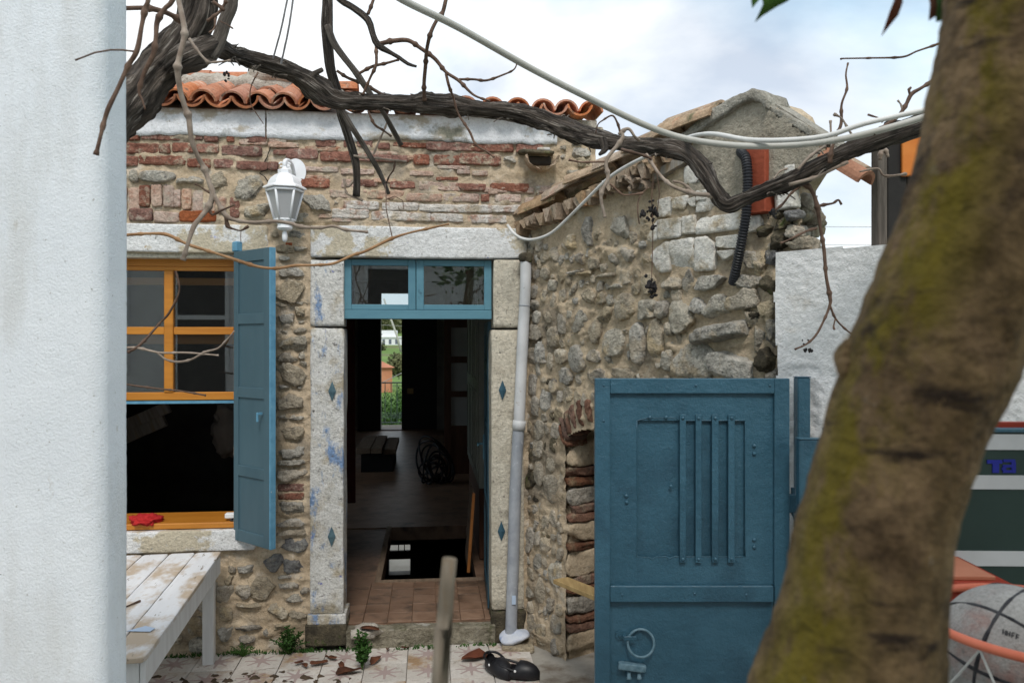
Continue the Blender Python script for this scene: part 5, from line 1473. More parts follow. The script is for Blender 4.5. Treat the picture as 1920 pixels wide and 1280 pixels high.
# bracket between ring and board
xa = P3(1789, 0, 1.76)[0] - hx0; xb = P3(1868, 0, 1.76)[0] - hx0
bz_ = RZ + 0.012
brk = mk("bracket", box(xa, xb, -0.30, -0.0035, bz_ - 0.085, bz_ - 0.006, 0.003), HOOP_D, hoop)
mk("bracket_plate", box(xa + 0.005, xb + 0.006, -0.268, -0.0035, bz_ - 0.0055, bz_ + 0.003, 0.001), HOOP_T, brk)
mk("washer", xf(lathe([(0.014, 0), (0.013, 0.003), (0.005, 0.004), (0.004, 0.008)], 10), ((xa + xb) / 2 - 0.01, -0.13, bz_ + 0.0032)), WHITE_P, brk)
mk("arm", box(rcx - 0.10, rcx + 0.10, -0.30, -0.0035, RZ - 0.05, RZ - 0.011, 0.003), HOOP_D, hoop)
# net: loops from the ring gathering below the ball
net = []
nn = 12
cxn, cyn = rcx - 0.07, RCY - BY + 0.02
for k in range(nn):
    a0 = 2 * math.pi * k / nn
    for sgn in (-1, 1):
        a1 = a0 + sgn * math.pi / nn * 2
        p0 = (rcx + RR * math.cos(a0), RCY - BY + RR * math.sin(a0), RZ - 0.008)
        p1 = (rcx * 0.6 + cxn * 0.4 + 0.19 * math.cos((a0 + a1) / 2), (RCY - BY) * 0.6 + cyn * 0.4 + 0.19 * math.sin((a0 + a1) / 2), RZ - 0.10)
        p2 = (cxn + 0.155 * math.cos(a1), cyn + 0.155 * math.sin(a1), RZ - 0.16)
        p3 = (cxn + 0.08 * math.cos(a1 + sgn * 0.2), cyn + 0.08 * math.sin(a1 + sgn * 0.2), RZ - 0.27)
        net.append(tube(catmull([p0, p1, p2, p3], 0.03), 0.0022, 4)[:2])
ab = np.linspace(0, 2 * math.pi, 33)
net.append(tube(np.stack([cxn + 0.155 * np.cos(ab), cyn + 0.155 * np.sin(ab), RZ - 0.16 + ab * 0], 1), 0.0026, 4, caps=False)[:2])
mk("net", join(net), NETW, hoop)
mk("pole", box(-0.03, 0.03, 0.03, 0.09, 0, bzt - 0.05, 0.004), BLUE_DK, hoop)

bc = P3(1893, 1222, 1.50)
ball = thing("basketball", "worn grey basketball resting in the orange hoop ring", "ball", tuple(bc))
BRD = 0.1235
bm = bmesh.new(); bmesh.ops.create_icosphere(bm, subdivisions=5, radius=BRD)
skin = mk("ball_skin", from_bm(bm), BALL_M, ball, smooth=True)
def on_ball(u, v):
    r = np.array([(u - 960) / F_PX, 1, (640 - v) / F_PX]); o_ = np.array([0, 0, EYE]) - bc
    A_, B_, C_ = r @ r, 2 * r @ o_, o_ @ o_ - (BRD + 0.0004) ** 2
    dsc = B_ * B_ - 4 * A_ * C_
    if dsc < 0: return None
    return o_ + r * ((-B_ - math.sqrt(dsc)) / (2 * A_))
y_ = on_ball(1873, 1148); y_ = y_ / np.linalg.norm(y_)
x_ = on_ball(1843, 1205) - on_ball(1873, 1148); x_ = x_ - y_ * (x_ @ y_); x_ /= np.linalg.norm(x_)
Rb = np.stack([x_, y_, np.cross(x_, y_)], 1)
def seam(fn):
    a = np.linspace(0, 2 * math.pi, 97)
    P = np.array([fn(t) for t in a]); P /= np.linalg.norm(P, axis=1, keepdims=True)
    P = P @ Rb.T * (BRD - 0.0022)
    return tube(P, 0.0040 * (1 + 0.35 * vnoise(P * 60, 3)), 6, caps=False)[:2]
mk("seam", join([seam(lambda t: (math.cos(t), math.sin(t), 0)), seam(lambda t: (0, math.cos(t), math.sin(t))),
                 seam(lambda t: (0.72 + 0.28 * math.cos(2 * t), 0.75 * math.cos(t), 0.75 * math.sin(t))), seam(lambda t: (-0.72 - 0.28 * math.cos(2 * t), 0.75 * math.cos(t), 0.75 * math.sin(t)))]), BALL_S, ball, smooth=True)
# faint dark print on the skin
stk = []
for u0, v0, u1, v1 in ((1881, 1179, 1880, 1188), (1886, 1181, 1885, 1190), (1881, 1184, 1886, 1186), (1889, 1182, 1888, 1191), (1894, 1183, 1893, 1192), (1889, 1187, 1894, 1188), (1898, 1185, 1897, 1194), (1898, 1185, 1903, 1187), (1898, 1190, 1902, 1191), (1906, 1188, 1905, 1197), (1906, 1188, 1911, 1190), (1906, 1193, 1910, 1194)):
    p, q = on_ball(u0, v0), on_ball(u1, v1)
    if p is not None and q is not None: stk.append(tube(np.array([p, (p + q) / 2, q]), 0.0011, 4)[:2])
mk("print", join(stk), BALL_S, ball)

# ================================================================ LANTERN
lc = FAC.hit(534, 380, 0.17)
LN = thing("wall_lantern", "white coach lantern with frosted panes fixed to the brick wall", "lantern", tuple(FAC.to_world(lc[0], -0.17, 0)), FAC.th + R(10))
def LZ(v): return FAC.hit(534, v, 0.17)[1]
px_m = (5.35 - 0.17) / F_PX
roofp = [(0.132, LZ(355)), (0.140, LZ(354)), (0.138, LZ(351.5)), (0.110, LZ(347)), (0.104, LZ(341)), (0.088, LZ(334)), (0.062, LZ(328)), (0.044, LZ(326)), (0.045, LZ(319)), (0.040, LZ(318)), (0.018, LZ(316)), (0.012, LZ(308)), (0.008, LZ(301)), (0.002, LZ(300))]
mk("lamp_roof", lathe(roofp, 6, R(0)), WHITE_M, LN)
zt_, zb_ = LZ(356), LZ(413)
rt, rbm = 0.118, 0.066
cage = []
panes = []
for k in range(6):
    a = R(60 * k); a2 = R(60 * (k + 1))
    p, q = np.array([rt * math.cos(a), rt * math.sin(a), zt_]), np.array([rbm * math.cos(a), rbm * math.sin(a), zb_])
    cage.append(tube(np.array([p, (p + q) / 2, q]), 0.0085, 6)[:2])
    p2, q2 = np.array([rt * math.cos(a2), rt * math.sin(a2), zt_]), np.array([rbm * math.cos(a2), rbm * math.sin(a2), zb_])
    cage.append(tube(np.array([p, (p + p2) / 2, p2]) - np.array([0, 0, 0.008]), 0.009, 6)[:2])
    cage.append(tube(np.array([q, (q + q2) / 2, q2]), 0.008, 6)[:2])
    f = 0.955
    mk("lamp_pane", ([tuple(v * np.array([f, f, 1])) for v in (p, p2, q2, q)] + [tuple(v * np.array([f - .03, f - .03, 1])) for v in (p, p2, q2, q)], [(0, 1, 2, 3), (7, 6, 5, 4), (0, 4, 5, 1), (1, 5, 6, 2), (2, 6, 7, 3), (3, 7, 4, 0)]), FROST, LN)
mk("lamp_frame", join(cage), WHITE_M, LN, smooth=True)
mk("lamp_base", lathe([(0.066, zb_ + 0.004), (0.060, LZ(418)), (0.046, LZ(421)), (0.048, LZ(425)), (0.050, LZ(428)), (0.040, LZ(431)), (0.012, LZ(433))], 12), WHITE_M, LN)
mk("finial", lathe([(0.010, LZ(433)), (0.015, LZ(436)), (0.018, LZ(442)), (0.017, LZ(449)), (0.010, LZ(453)), (0.001, LZ(454))], 12), WHITE_M, LN, smooth=True)
bpz = (LZ(289) + LZ(336)) / 2
ell = [(0.068 * math.cos(t), 0.088 * math.sin(t)) for t in np.linspace(0, 2 * math.pi, 25)[:-1]]
mk("back_plate", xf(prism([(x, z) for x, z in ell], -0.022, 0.0), (0.075, 0.158, bpz), (0, 0, R(-10))), WHITE_M, LN)
arm = catmull([(0.06, 0.14, bpz - 0.02), (0.045, 0.09, bpz + 0.035), (0.02, 0.04, bpz + 0.05), (0.0, 0.0, LZ(303)), (0, 0, LZ(312))], 0.01)
mk("arm", tube(arm, 0.014, 8)[:2], WHITE_M, LN, smooth=True)
for sx_ in (-1, 1):
    a = np.linspace(0, 1.7 * math.pi, 22)
    mk("scroll", tube(np.stack([sx_ * (0.022 + 0.013 * np.cos(a)), 0.01 + 0 * a, LZ(308) + 0.013 * np.sin(a)], 1), 0.0055, 6)[:2], WHITE_M, LN, smooth=True)

# ================================================================ DRAINPIPE
dp = thing("drainpipe", "white pvc drainpipe down the corner beside the door jamb", "pipe")
def dpt(u, v): 
    s, z = FAC.hit(u, v, 0.085); return FAC.to_world(s, -0.085, z)
path = [dpt(u, v) for u, v in ((986, 478), (985, 540), (979, 660), (973, 795))]
t_ = tube(catmull(path, 0.03), 0.039, 14, 0, 2, 0.05)
mk("pipe_length", t_[:2], PVC_W, dp, smooth=True, label="stained white upper length with a broken brown mouth")
path = [dpt(u, v) for u, v in ((973, 792), (967, 900), (962, 1060), (957, 1218))]
t_ = tube(catmull(path, 0.03), 0.041, 14, 0, 2, 0.05)
mk("pipe_length", t_[:2], PVC_G, dp, smooth=True, label="grey painted lower length")
path = [dpt(u, v) for u, v in ((974, 788), (973, 797), (973, 806))]
mk("coupling", tube(np.array(path), 0.046, 14)[:2], PVC_W, dp, smooth=True)
c0 = dpt(985.5, 572); c1 = dpt(985, 575)
mk("joint", tube(np.array([dpt(983.5, 572), dpt(983.4, 573), dpt(983.3, 574)]), 0.0412, 14)[:2], PVC_G, dp, smooth=True)
mk("broken_mouth", rough_block(tuple(dpt(986, 484)), (0.046, 0.046, 0.035), 92, m=3, amp=0.25, cuts=6), MOSSY, dp, smooth=True)
mk("sticker", xf(box(-0.012, 0.014, -0.003, 0.0, -0.03, 0.03), tuple(dpt(963, 1120) - np.array([0, 0.046, 0])), (0, 0, FAC.th)), PAPER, dp)
fb = dpt(957, 1222)
mk("foot_collar", rough_block((fb[0] + 0.03, fb[1] - 0.02, 0.075), (0.10, 0.085, 0.045), 93, m=3, amp=0.2, cuts=8, facets=3), mat("flaking_blue_white_plaster", (0.42, 0.46, 0.55), (0.56, 0.58, 0.62), 14, 0.9, 0.5, 50, 0.006, over=(((0.14, 0.22, 0.42), 12, 0.58, 0.68),)), dp, smooth=True)
mk("foot_block", rough_block((fb[0] + 0.05, fb[1] - 0.03, 0.02), (0.11, 0.10, 0.025), 94, m=6, amp=0.1, cuts=6), STONE_T, dp, smooth=True)

# ================================================================ CORRUGATED CONDUIT
path = catmull([WNG.to_world(W(u, v, -y)[0], y, W(u, v, -y)[1]) for u, v, y in ((1388, 282, 0.04), (1391, 287, -0.05), (1399, 300, -0.085), (1402, 340, -0.09), (1399, 400, -0.09), (1391, 450, -0.085), (1381, 500, -0.06), (1374, 532, -0.03))], 0.0035)
s = np.arange(len(path))
cd_ = mk("corrugated_conduit", tube(path, 0.0235 + 0.0022 * np.where((s % 4) < 2, 1, -1), 12)[:2], CONDUIT, smooth=False)
tag(cd_, "black corrugated plastic conduit hanging beside the red beam", "conduit")

# ================================================================ CABLES
def cable(name, pts, r, mt, label, step=0.04):
    o = mk(name, tube(catmull([P3(*p) for p in pts], step), r, 10)[:2], mt, smooth=True)
    return tag(o, label, "cable")
cable("power_cable", [(690, -42, 2.5), (755, 0, 2.6), (860, 52, 2.75), (1000, 131, 2.95), (1130, 197, 3.1), (1220, 239, 3.15), (1290, 261, 3.15), (1380, 273, 3.1), (1470, 273, 3.05), (1560, 264, 3.0), (1640, 247, 2.95), (1735, 219, 2.9), (1850, 180, 2.8)], 0.0125, CABLE, "thick grey cable sagging in front of the sky and vine")
cable("power_cable", [(952, 422, 5.32), (960, 434, 5.27), (976, 446, 5.22), (1000, 449, 5.12), (1032, 438, 4.98), (1062, 412, 4.86), (1092, 382, 4.7), (1140, 335, 4.5), (1180, 309, 4.32), (1230, 285, 4.0), (1275, 264, 3.6), (1310, 253, 3.35), (1345, 252, 3.2), (1400, 262, 3.1), (1470, 263, 3.0), (1550, 255, 2.95), (1620, 232, 2.9), (1735, 206, 2.85), (1850, 178, 2.8)], 0.0095, CABLE_W, "thinner white cable running up along the tiled verge")
for k, (v0, v1) in enumerate(((424, 426), (458, 460))):
    pl = mk("power_line", tube(np.array([P3(1440, v0, 70), P3(1600, (v0 + v1) / 2 + 0.6, 70), P3(1800, v1, 70)]), 0.022, 5)[:2], ROPE)
    tag(pl, ("upper" if k == 0 else "lower") + " of two distant power lines above the white wall", "power line")
for k, (a, b, c) in enumerate((((541, -12, 3.3), (527, 55, 3.35), (512, 110, 3.42)), ((551, -12, 3.3), (541, 55, 3.35), (527, 120, 3.42)))):
    o = mk("tie_cord", tube(catmull([P3(*a), P3(*b), P3(*c)], 0.02), 0.0042, 6, 0.4, k, 0, along=60)[:2], ROPE)
    tag(o, ("left" if k == 0 else "right") + " of two grey cords tied round the vine branch", "cord")
# thin pole off the roof for the far view is built below

# ================================================================ GRAPEVINE
vine = thing("grapevine", "leafless old grapevine with gnarled branch stretching across the courtyard", "vine")
def branch(name, pts, mt, n=10, ridge=0.16, seed=0, step=0.03, lump=0.12, nodes=0, parent=None, along=6.0, **k):
    """pts: (u, v, Y, radius in photo pixels)"""
    Q = [np.append(P3(u, v, Y), r / F_PX * Y) for u, v, Y, r in pts]
    C = catmull(Q, step)
    rad = np.maximum(C[:, 3], 0.0012)
    if nodes:
        s = np.concatenate([[0], np.cumsum(np.linalg.norm(np.diff(C[:, :3], axis=0), axis=1))])
        rr = random.Random(seed)
        p = rr.uniform(0.02, nodes)
        while p < s[-1]:
            rad = rad * (1 + 0.55 * np.exp(-((s - p) / 0.008) ** 2))
            p += nodes * rr.uniform(0.75, 1.3)
        rad[-2:] *= 1.35
    t_ = tube(C[:, :3], rad, n, ridge, seed, lump, along=along)
    return mk(name, t_[:2], mt, parent or vine, smooth=True, uv=t_[2], **k)
trunk = branch("trunk", [(150, 330, 2.95, 36), (200, 250, 3.0, 36), (245, 192, 3.05, 37), (295, 133, 3.1, 35), (338, 84, 3.1, 33), (366, 33, 3.1, 29), (382, -30, 3.1, 26), (400, -110, 3.1, 24)], BARK, 40, 0.42, 1, 0.010, 0.18, along=10)
branch("branch", [(318, 128, 3.06, 16), (345, 112, 3.05, 26), (380, 96, 3.1, 25), (405, 88, 3.15, 19), (430, 100, 3.25, 15), (470, 111, 3.4, 14), (520, 126, 3.5, 15), (560, 142, 3.6, 16), (592, 165, 3.65, 21), (620, 184, 3.7, 19), (660, 190, 3.75, 15.5), (720, 192, 3.8, 15), (771, 194, 3.85, 15.5), (795, 193, 3.85, 19), (820, 196, 3.85, 17), (862, 200, 3.9, 16.5), (910, 206, 3.9, 16), (953, 209, 3.9, 16), (998, 218, 3.88, 18.5), (1043, 236, 3.85, 19), (1089, 253, 3.8, 19), (1121, 262, 3.75, 18), (1160, 268, 3.7, 14), (1198, 273, 3.65, 14), (1240, 276, 3.6, 14), (1275, 281, 3.55, 17), (1298, 296, 3.5, 16), (1320, 322, 3.45, 15), (1341, 355, 3.4, 15), (1352, 374, 3.4, 17), (1368, 384, 3.38, 17), (1392, 374, 3.35, 14), (1420, 363, 3.3, 14), (1457, 349, 3.25, 15), (1500, 331, 3.2, 15), (1553, 302, 3.15, 17), (1600, 281, 3.1, 17), (1650, 262, 3.05, 17), (1725, 234, 3.0, 17), (1800, 203, 2.95, 17), (1880, 168, 2.9, 17)], BARK, 34, 0.42, 2, 0.009, 0.20, along=11)
branch("branch", [(392, 110, 3.1, 12), (409, 80, 3.12, 13), (421, 42, 3.12, 12), (432, 15, 3.12, 11), (440, -25, 3.12, 11), (470, -90, 3.12, 10)], BARK_G, 16, 0.22, 3, 0.015)
branch("branch", [(612, -90, 3.9, 10), (614, 0, 3.9, 9.8), (613, 52, 3.9, 10.5), (619, 125, 3.95, 9.5), (632, 172, 4.0, 9), (640, 215, 4.05, 8.5), (655, 262, 4.1, 8), (667, 305, 4.1, 7.5), (669, 340, 4.1, 6.5), (668, 368, 4.1, 7)], BARK, 14, 0.12, 4, 0.02, 0.06)
branch("branch", [(614, 48, 3.85, 6), (625, 79, 3.85, 6.2), (642, 104, 3.85, 6), (659, 125, 3.85, 5.6), (673, 144, 3.85, 6.2), (694, 176, 3.87, 5.2), (718, 210, 3.9, 4.5), (738, 246, 3.95, 5), (752, 272, 4, 4.5)], BARK_G, 10, 0.10, 5, 0.02)
branch("branch", [(630, 190, 3.95, 6.2), (646, 216, 4.0, 5.8), (662, 242, 4.0, 5.4), (681, 271, 4.05, 5), (698, 299, 4.05, 4.8), (711, 322, 4.1, 4.6), (722, 346, 4.1, 3.8), (729, 364, 4.1, 3.4)], BARK_G, 10, 0.10, 6, 0.02)
branch("branch", [(610, -30, 3.7, 6), (638, 0, 3.7, 6), (661, 14, 3.7, 6), (690, 38, 3.7, 6.4), (700, 67, 3.7, 5.8), (709, 85, 3.7, 7), (734, 100, 3.7, 4), (748, 108, 3.7, 3.8), (765, 120, 3.7, 3.4), (781, 125, 3.7, 2.2)], BARK, 9, 0.10, 7, 0.02)
CN = [  # canes: points, material, node spacing
 ([(709, 83, 3.7, 4.5), (722, 80, 3.7, 4.6), (736, 77, 3.7, 4.4), (765, 76, 3.7, 4), (788, 90, 3.7, 3.6), (815, 110, 3.7, 3.8), (836, 135, 3.7, 3.2), (861, 152, 3.7, 3.2), (888, 178, 3.7, 2.2), (919, 190, 3.7, 1.8)], CANE, .10),
 ([(861, 149, 3.7, 2.4), (888, 149, 3.7, 2.2), (912, 151, 3.7, 2.2), (942, 141, 3.7, 1.8), (963, 131, 3.7, 1.5), (970, 118, 3.7, 1.2)], CANE, .07),
 ([(838, -10, 3.6, 3.8), (830, 23, 3.6, 4), (819, 38, 3.6, 3.5), (807, 63, 3.6, 3.8), (800, 94, 3.65, 3.3), (798, 120, 3.7, 3.6), (795, 158, 3.75, 3.4), (796, 188, 3.8, 3.6)], CANE, .14),
 ([(705, 88, 3.7, 3), (705, 121, 3.7, 3), (694, 146, 3.72, 2.4), (680, 178, 3.74, 2.2)], CANE, .08),
 ([(673, 138, 3.8, 2.8), (698, 125, 3.8, 3), (723, 119, 3.8, 2.6), (748, 112, 3.8, 2)], CANE, .08),
 ([(632, 133, 3.9, 2.8), (652, 146, 3.9, 3), (678, 156, 3.9, 3), (702, 169, 3.9, 3.2), (721, 180, 3.9, 3)], CANE, .08),
 ([(836, 138, 3.7, 2.6), (842, 162, 3.72, 2.8), (850, 183, 3.78, 2), (859, 213, 3.8, 2), (880, 246, 3.8, 2.4), (892, 271, 3.8, 2), (912, 284, 3.8, 1.8), (927, 295, 3.8, 1.8)], CANE, .09),
 ([(690, 27, 3.7, 3.4), (696, 12, 3.7, 3), (702, -6, 3.7, 3), (712, -40, 3.7, 3)], CANE, .07),
 ([(690, 208, 3.9, 2), (702, 233, 3.9, 2.4), (718, 244, 3.9, 1.8), (734, 256, 3.9, 1.6)], CANE, .08),
 ([(700, 290, 4, 1.8), (712, 262, 4, 1.8), (722, 240, 4, 1.6), (728, 222, 4, 1.5)], CANE_L, .07),
 ([(664, 292, 4.08, 2.2), (682, 295, 4.06, 2.2), (708, 297, 4.05, 2), (740, 301, 4.05, 1.8), (762, 303, 4.05, 1.8)], CANE_L, .09),
 ([(741, 300, 4.05, 1.6), (738, 318, 4.05, 1.6), (730, 330, 4.05, 1.4), (724, 344, 4.05, 1.4)], CANE, .07),
 ([(664, 338, 4.1, 2.4), (652, 350, 4.1, 2.6), (645, 336, 4.1, 1.8), (649, 360, 4.1, 1.8), (660, 368, 4.1, 1.8), (680, 376, 4.1, 1.8)], CANE_L, .09),
 ([(300, -160, 1.9, 5), (284, -60, 1.88, 4.4), (278, 0, 1.86, 4.2), (273, 15, 1.86, 4.6), (266, 48, 1.86, 4), (257, 95, 1.85, 5), (241, 123, 1.85, 4.2), (222, 165, 1.84, 4), (204, 202, 1.83, 4.6), (195, 230, 1.83, 3.8), (187, 262, 1.82, 3.6), (180, 291, 1.82, 4.2)], CANE, .135),
 ([(252, 97, 1.85, 2), (230, 94, 1.85, 1.7), (207, 94, 1.84, 1.7), (178, 99, 1.84, 1.6), (152, 109, 1.84, 1.5), (141, 113, 1.84, 1.8)], CANE, 0.3),
 ([(345, -60, 2.2, 5), (324, 0, 2.2, 4.8), (309, 17, 2.2, 4.4), (295, 41, 2.2, 5), (292, 73, 2.2, 4.2), (287, 103, 2.2, 4.8), (270, 138, 2.2, 4.2), (261, 172, 2.2, 3.4), (267, 188, 2.2, 2), (272, 205, 2.2, 1.6)], CANE, .10),
 ([(225, 16, 2.6, 4.2), (266, 15, 2.6, 4.2), (287, 17, 2.6, 5), (314, 25, 2.65, 4.6), (338, 38, 2.7, 5)], CANE, .10),
 ([(333, -40, 2.5, 5), (335, 0, 2.5, 5), (341, 29, 2.5, 5), (346, 65, 2.5, 5.2), (336, 109, 2.5, 5), (333, 131, 2.5, 5.8), (338, 170, 2.52, 5), (348, 205, 2.54, 5), (354, 222, 2.55, 5.4), (359, 262, 2.56, 4.6), (370, 292, 2.58, 4.2), (383, 316, 2.6, 4.8), (392, 342, 2.6, 4.4), (399, 364, 2.6, 5.5), (391, 388, 2.6, 5), (376, 408, 2.58, 4.2), (363, 426, 2.57, 4.8), (352, 458, 2.55, 3.6), (343, 488, 2.55, 4.2)], CANE_L, .14),
 ([(399, 364, 2.6, 5), (410, 383, 2.6, 4.2), (424, 405, 2.6, 5), (443, 413, 2.6, 3.2), (474, 417, 2.6, 3.4), (514, 415, 2.6, 3), (545, 419, 2.6, 3.6), (563, 425, 2.6, 3.4), (600, 427, 2.6, 2.6), (625, 424, 2.6, 3), (650, 431, 2.6, 2.8), (690, 435, 2.6, 2.2)], CANE_L, .085),
 ([(424, 408, 2.6, 3.8), (427, 424, 2.6, 3), (440, 430, 2.6, 1.6), (452, 432, 2.6, 1.5), (466, 424, 2.6, 2)], CANE, .05),
 ([(452, 432, 2.6, 0.8), (451, 445, 2.6, 0.7), (452, 456, 2.6, 0.6)], CANE, .3),
 ([(391, 390, 2.6, 4), (398, 402, 2.6, 2.6), (412, 396, 2.58, 2), (426, 390, 2.56, 1.8), (440, 384, 2.55, 1.6)], CANE, .08),
 ([(395, 362, 2.6, 2.6), (384, 356, 2.6, 2), (376, 350, 2.6, 1.4), (366, 345, 2.6, 1)], CANE, .06),
 ([(355, 73, 2.5, 3), (366, 90, 2.5, 2.6), (378, 105, 2.5, 2.4), (392, 119, 2.5, 2)], CANE_L, .06),
 ([(228, 442, 3.0, 2.8), (244, 440, 3.0, 3), (281, 438, 3.0, 2.6), (313, 440, 3.0, 3.6), (345, 455, 3.0, 2.6), (366, 463, 3.0, 3.2), (405, 475, 3.0, 2.4), (441, 487, 3.0, 3.2), (484, 500, 3.0, 2.6), (520, 503, 3.0, 2.6), (552, 498, 3.02, 3), (590, 497, 3.05, 2.2), (625, 494, 3.08, 2.6), (660, 479, 3.1, 2.6), (685, 471, 3.1, 2.8), (735, 447, 3.15, 2.8), (770, 436, 3.2, 2), (810, 427, 3.2, 2.2), (842, 420, 3.2, 1.4)], CANE_O, .13),
 ([(736, 447, 3.15, 1.2), (730, 420, 3.2, 1), (724, 390, 3.25, 1), (724, 370, 3.3, 0.9), (722, 345, 3.4, 0.9)], CANE, .3),
 ([(724, 374, 3.3, 0.9), (740, 368, 3.3, 0.8), (755, 376, 3.3, 0.8), (757, 392, 3.3, 0.8), (748, 393, 3.3, 0.7), (747, 386, 3.3, 0.7)], CANE, .3),
 ([(330, 508, 4.6, 1.6), (336, 545, 4.6, 1.8), (318, 585, 4.6, 2.2), (300, 605, 4.6, 2.2), (280, 628, 4.55, 2.4), (258, 650, 4.5, 2.6), (240, 660, 4.5, 2.6)], CANE, .13),
 ([(232, 652, 4.5, 2.2), (258, 652, 4.5, 2.4), (300, 661, 4.5, 2), (350, 661, 4.5, 1.8), (410, 666, 4.5, 1.6)], CANE_L, .14),
 ([(296, 662, 4.5, 2.2), (312, 674, 4.5, 2), (336, 678, 4.5, 2.2), (360, 673, 4.5, 2), (384, 660, 4.5, 2.2), (408, 653, 4.5, 1.8), (424, 638, 4.5, 1.6), (440, 620, 4.5, 1.2)], CANE_L, .12),
 ([(234, 720, 4.5, 1.8), (262, 724, 4.5, 1.8), (300, 729, 4.5, 1.8), (340, 733, 4.5, 1.6), (386, 741, 4.5, 1.6)], CANE, .14),
 ([(1163, 247, 3.4, 4), (1168, 256, 3.4, 3.6), (1160, 270, 3.4, 3.8), (1137, 301, 3.4, 3.6), (1140, 334, 3.4, 3.8), (1127, 366, 3.4, 3.2), (1134, 408, 3.4, 2.8)], CANE_L, .13),
 ([(1160, 252, 3.4, 3.2), (1174, 242, 3.4, 3.2), (1182, 244, 3.4, 2.8), (1190, 256, 3.4, 2.6), (1198, 263, 3.45, 2.4)], CANE_L, .09),
 ([(1163, 250, 3.4, 2.4), (1158, 232, 3.4, 2), (1148, 217, 3.4, 1.8), (1130, 226, 3.4, 1.4), (1121, 234, 3.4, 1.2), (1117, 250, 3.4, 1)], CANE, .08),
 ([(1137, 303, 3.4, 2), (1110, 304, 3.4, 1.8), (1088, 304, 3.4, 1.8), (1066, 300, 3.4, 2)], CANE, .09),
 ([(1144, 345, 3.4, 2), (1155, 355, 3.4, 1.8), (1168, 365, 3.4, 1.8), (1185, 365, 3.4, 1.6), (1206, 362, 3.4, 2)], CANE, .09),
 ([(1212, 290, 3.55, 3.4), (1222, 306, 3.5, 3), (1240, 331, 3.45, 3.2), (1263, 350, 3.4, 3.4), (1302, 363, 3.4, 4), (1337, 366, 3.4, 4.5)], CANE_L, .12),
 ([(1262, 340, 3.4, 2.6), (1280, 344, 3.4, 2.4), (1295, 356, 3.4, 2.6), (1302, 363, 3.4, 2.6)], CANE_L, .08),
 ([(1166, 280, 3.55, 2.8), (1180, 284, 3.5, 2.6), (1205, 291, 3.5, 2.6), (1222, 298, 3.5, 2.4)], CANE, .08),
 ([(1556, 306, 3.1, 4.5), (1558, 285, 3.1, 3.8), (1566, 258, 3.1, 2.8), (1577, 232, 3.1, 3), (1578, 196, 3.1, 2.2), (1588, 166, 3.1, 2), (1586, 140, 3.1, 1.6), (1590, 118, 3.1, 1.4)], CANE, .10),
 ([(1560, 278, 3.1, 2.6), (1558, 250, 3.1, 2), (1557, 226, 3.1, 2.2)], CANE_L, .08),
 ([(1598, 254, 3.0, 2.2), (1588, 238, 3.0, 2), (1578, 222, 3.0, 1.6), (1563, 214, 3.0, 2)], CANE_L, .06),
 ([(1637, 252, 2.95, 4), (1660, 236, 2.95, 4), (1684, 218, 2.95, 3.8), (1698, 198, 2.95, 3.4), (1709, 177, 2.95, 4), (1726, 166, 2.95, 3), (1746, 153, 2.95, 3), (1790, 120, 2.95, 3)], CANE, .12),
 ([(1706, 176, 2.95, 2.4), (1704, 168, 2.95, 2.2), (1708, 164, 2.95, 1.6)], CANE, .04),
 ([(1655, 230, 2.95, 1.8), (1648, 222, 2.95, 1.6), (1636, 218, 2.95, 1.4), (1627, 215, 2.95, 1.4)], CANE, .06),
 ([(1691, 212, 2.95, 1.6), (1690, 198, 2.95, 1.4), (1683, 188, 2.95, 1.6)], CANE_L, .05),
 ([(1576, 111, 2.6, 2.2), (1580, 110, 2.6, 1.5), (1635, 109, 2.6, 1.6), (1692, 107, 2.6, 2), (1720, 96, 2.6, 1.8), (1760, 82, 2.6, 2.2), (1810, 60, 2.6, 2.2)], CANE, .11),
 ([(1500, 345, 3.2, 4), (1516, 350, 3.2, 4), (1526, 366, 3.2, 3.4), (1532, 386, 3.2, 4), (1538, 425, 3.2, 3.2), (1545, 468, 3.2, 3.4), (1549, 517, 3.2, 3), (1556, 556, 3.2, 3.6), (1556, 572, 3.2, 2.8), (1545, 600, 3.2, 2), (1530, 628, 3.2, 2.2), (1512, 645, 3.2, 1.6), (1490, 655, 3.2, 1.6)], CANE, .11),
 ([(1556, 572, 3.2, 2.2), (1566, 596, 3.2, 1.8), (1582, 614, 3.2, 1.6), (1602, 630, 3.2, 1.5)], CANE, .08),
 ([(1566, 598, 3.2, 1.4), (1563, 612, 3.2, 1.2), (1565, 618, 3.2, 1.2)], CANE, .2),
 ([(1532, 387, 3.2, 2.6), (1545, 384, 3.2, 2.6), (1562, 381, 3.2, 1.8), (1572, 375, 3.2, 2), (1578, 384, 3.2, 1.6)], CANE, .06),
 ([(1532, 428, 3.2, 2.6), (1516, 432, 3.2, 2.2), (1498, 440, 3.2, 2), (1478, 450, 3.2, 1.4), (1463, 456, 3.2, 1.6)], CANE, .07),
 ([(1500, 350, 3.2, 2.4), (1482, 364, 3.2, 2), (1468, 382, 3.2, 2.4), (1452, 395, 3.2, 1.8)], CANE, .07),
 ([(1496, 318, 3.15, 2.6), (1512, 300, 3.15, 2.8), (1530, 285, 3.15, 2.6), (1548, 274, 3.15, 2.4)], CANE_L, .08),
 ([(1450, 336, 3.2, 1.6), (1462, 322, 3.2, 1.4), (1476, 316, 3.2, 1.8)], CANE_L, .06),
 ([(1480, 346, 3.15, 3.4), (1530, 332, 3.15, 3.2), (1560, 318, 3.12, 3), (1590, 303, 3.1, 2.6)], CANE_L, .12),
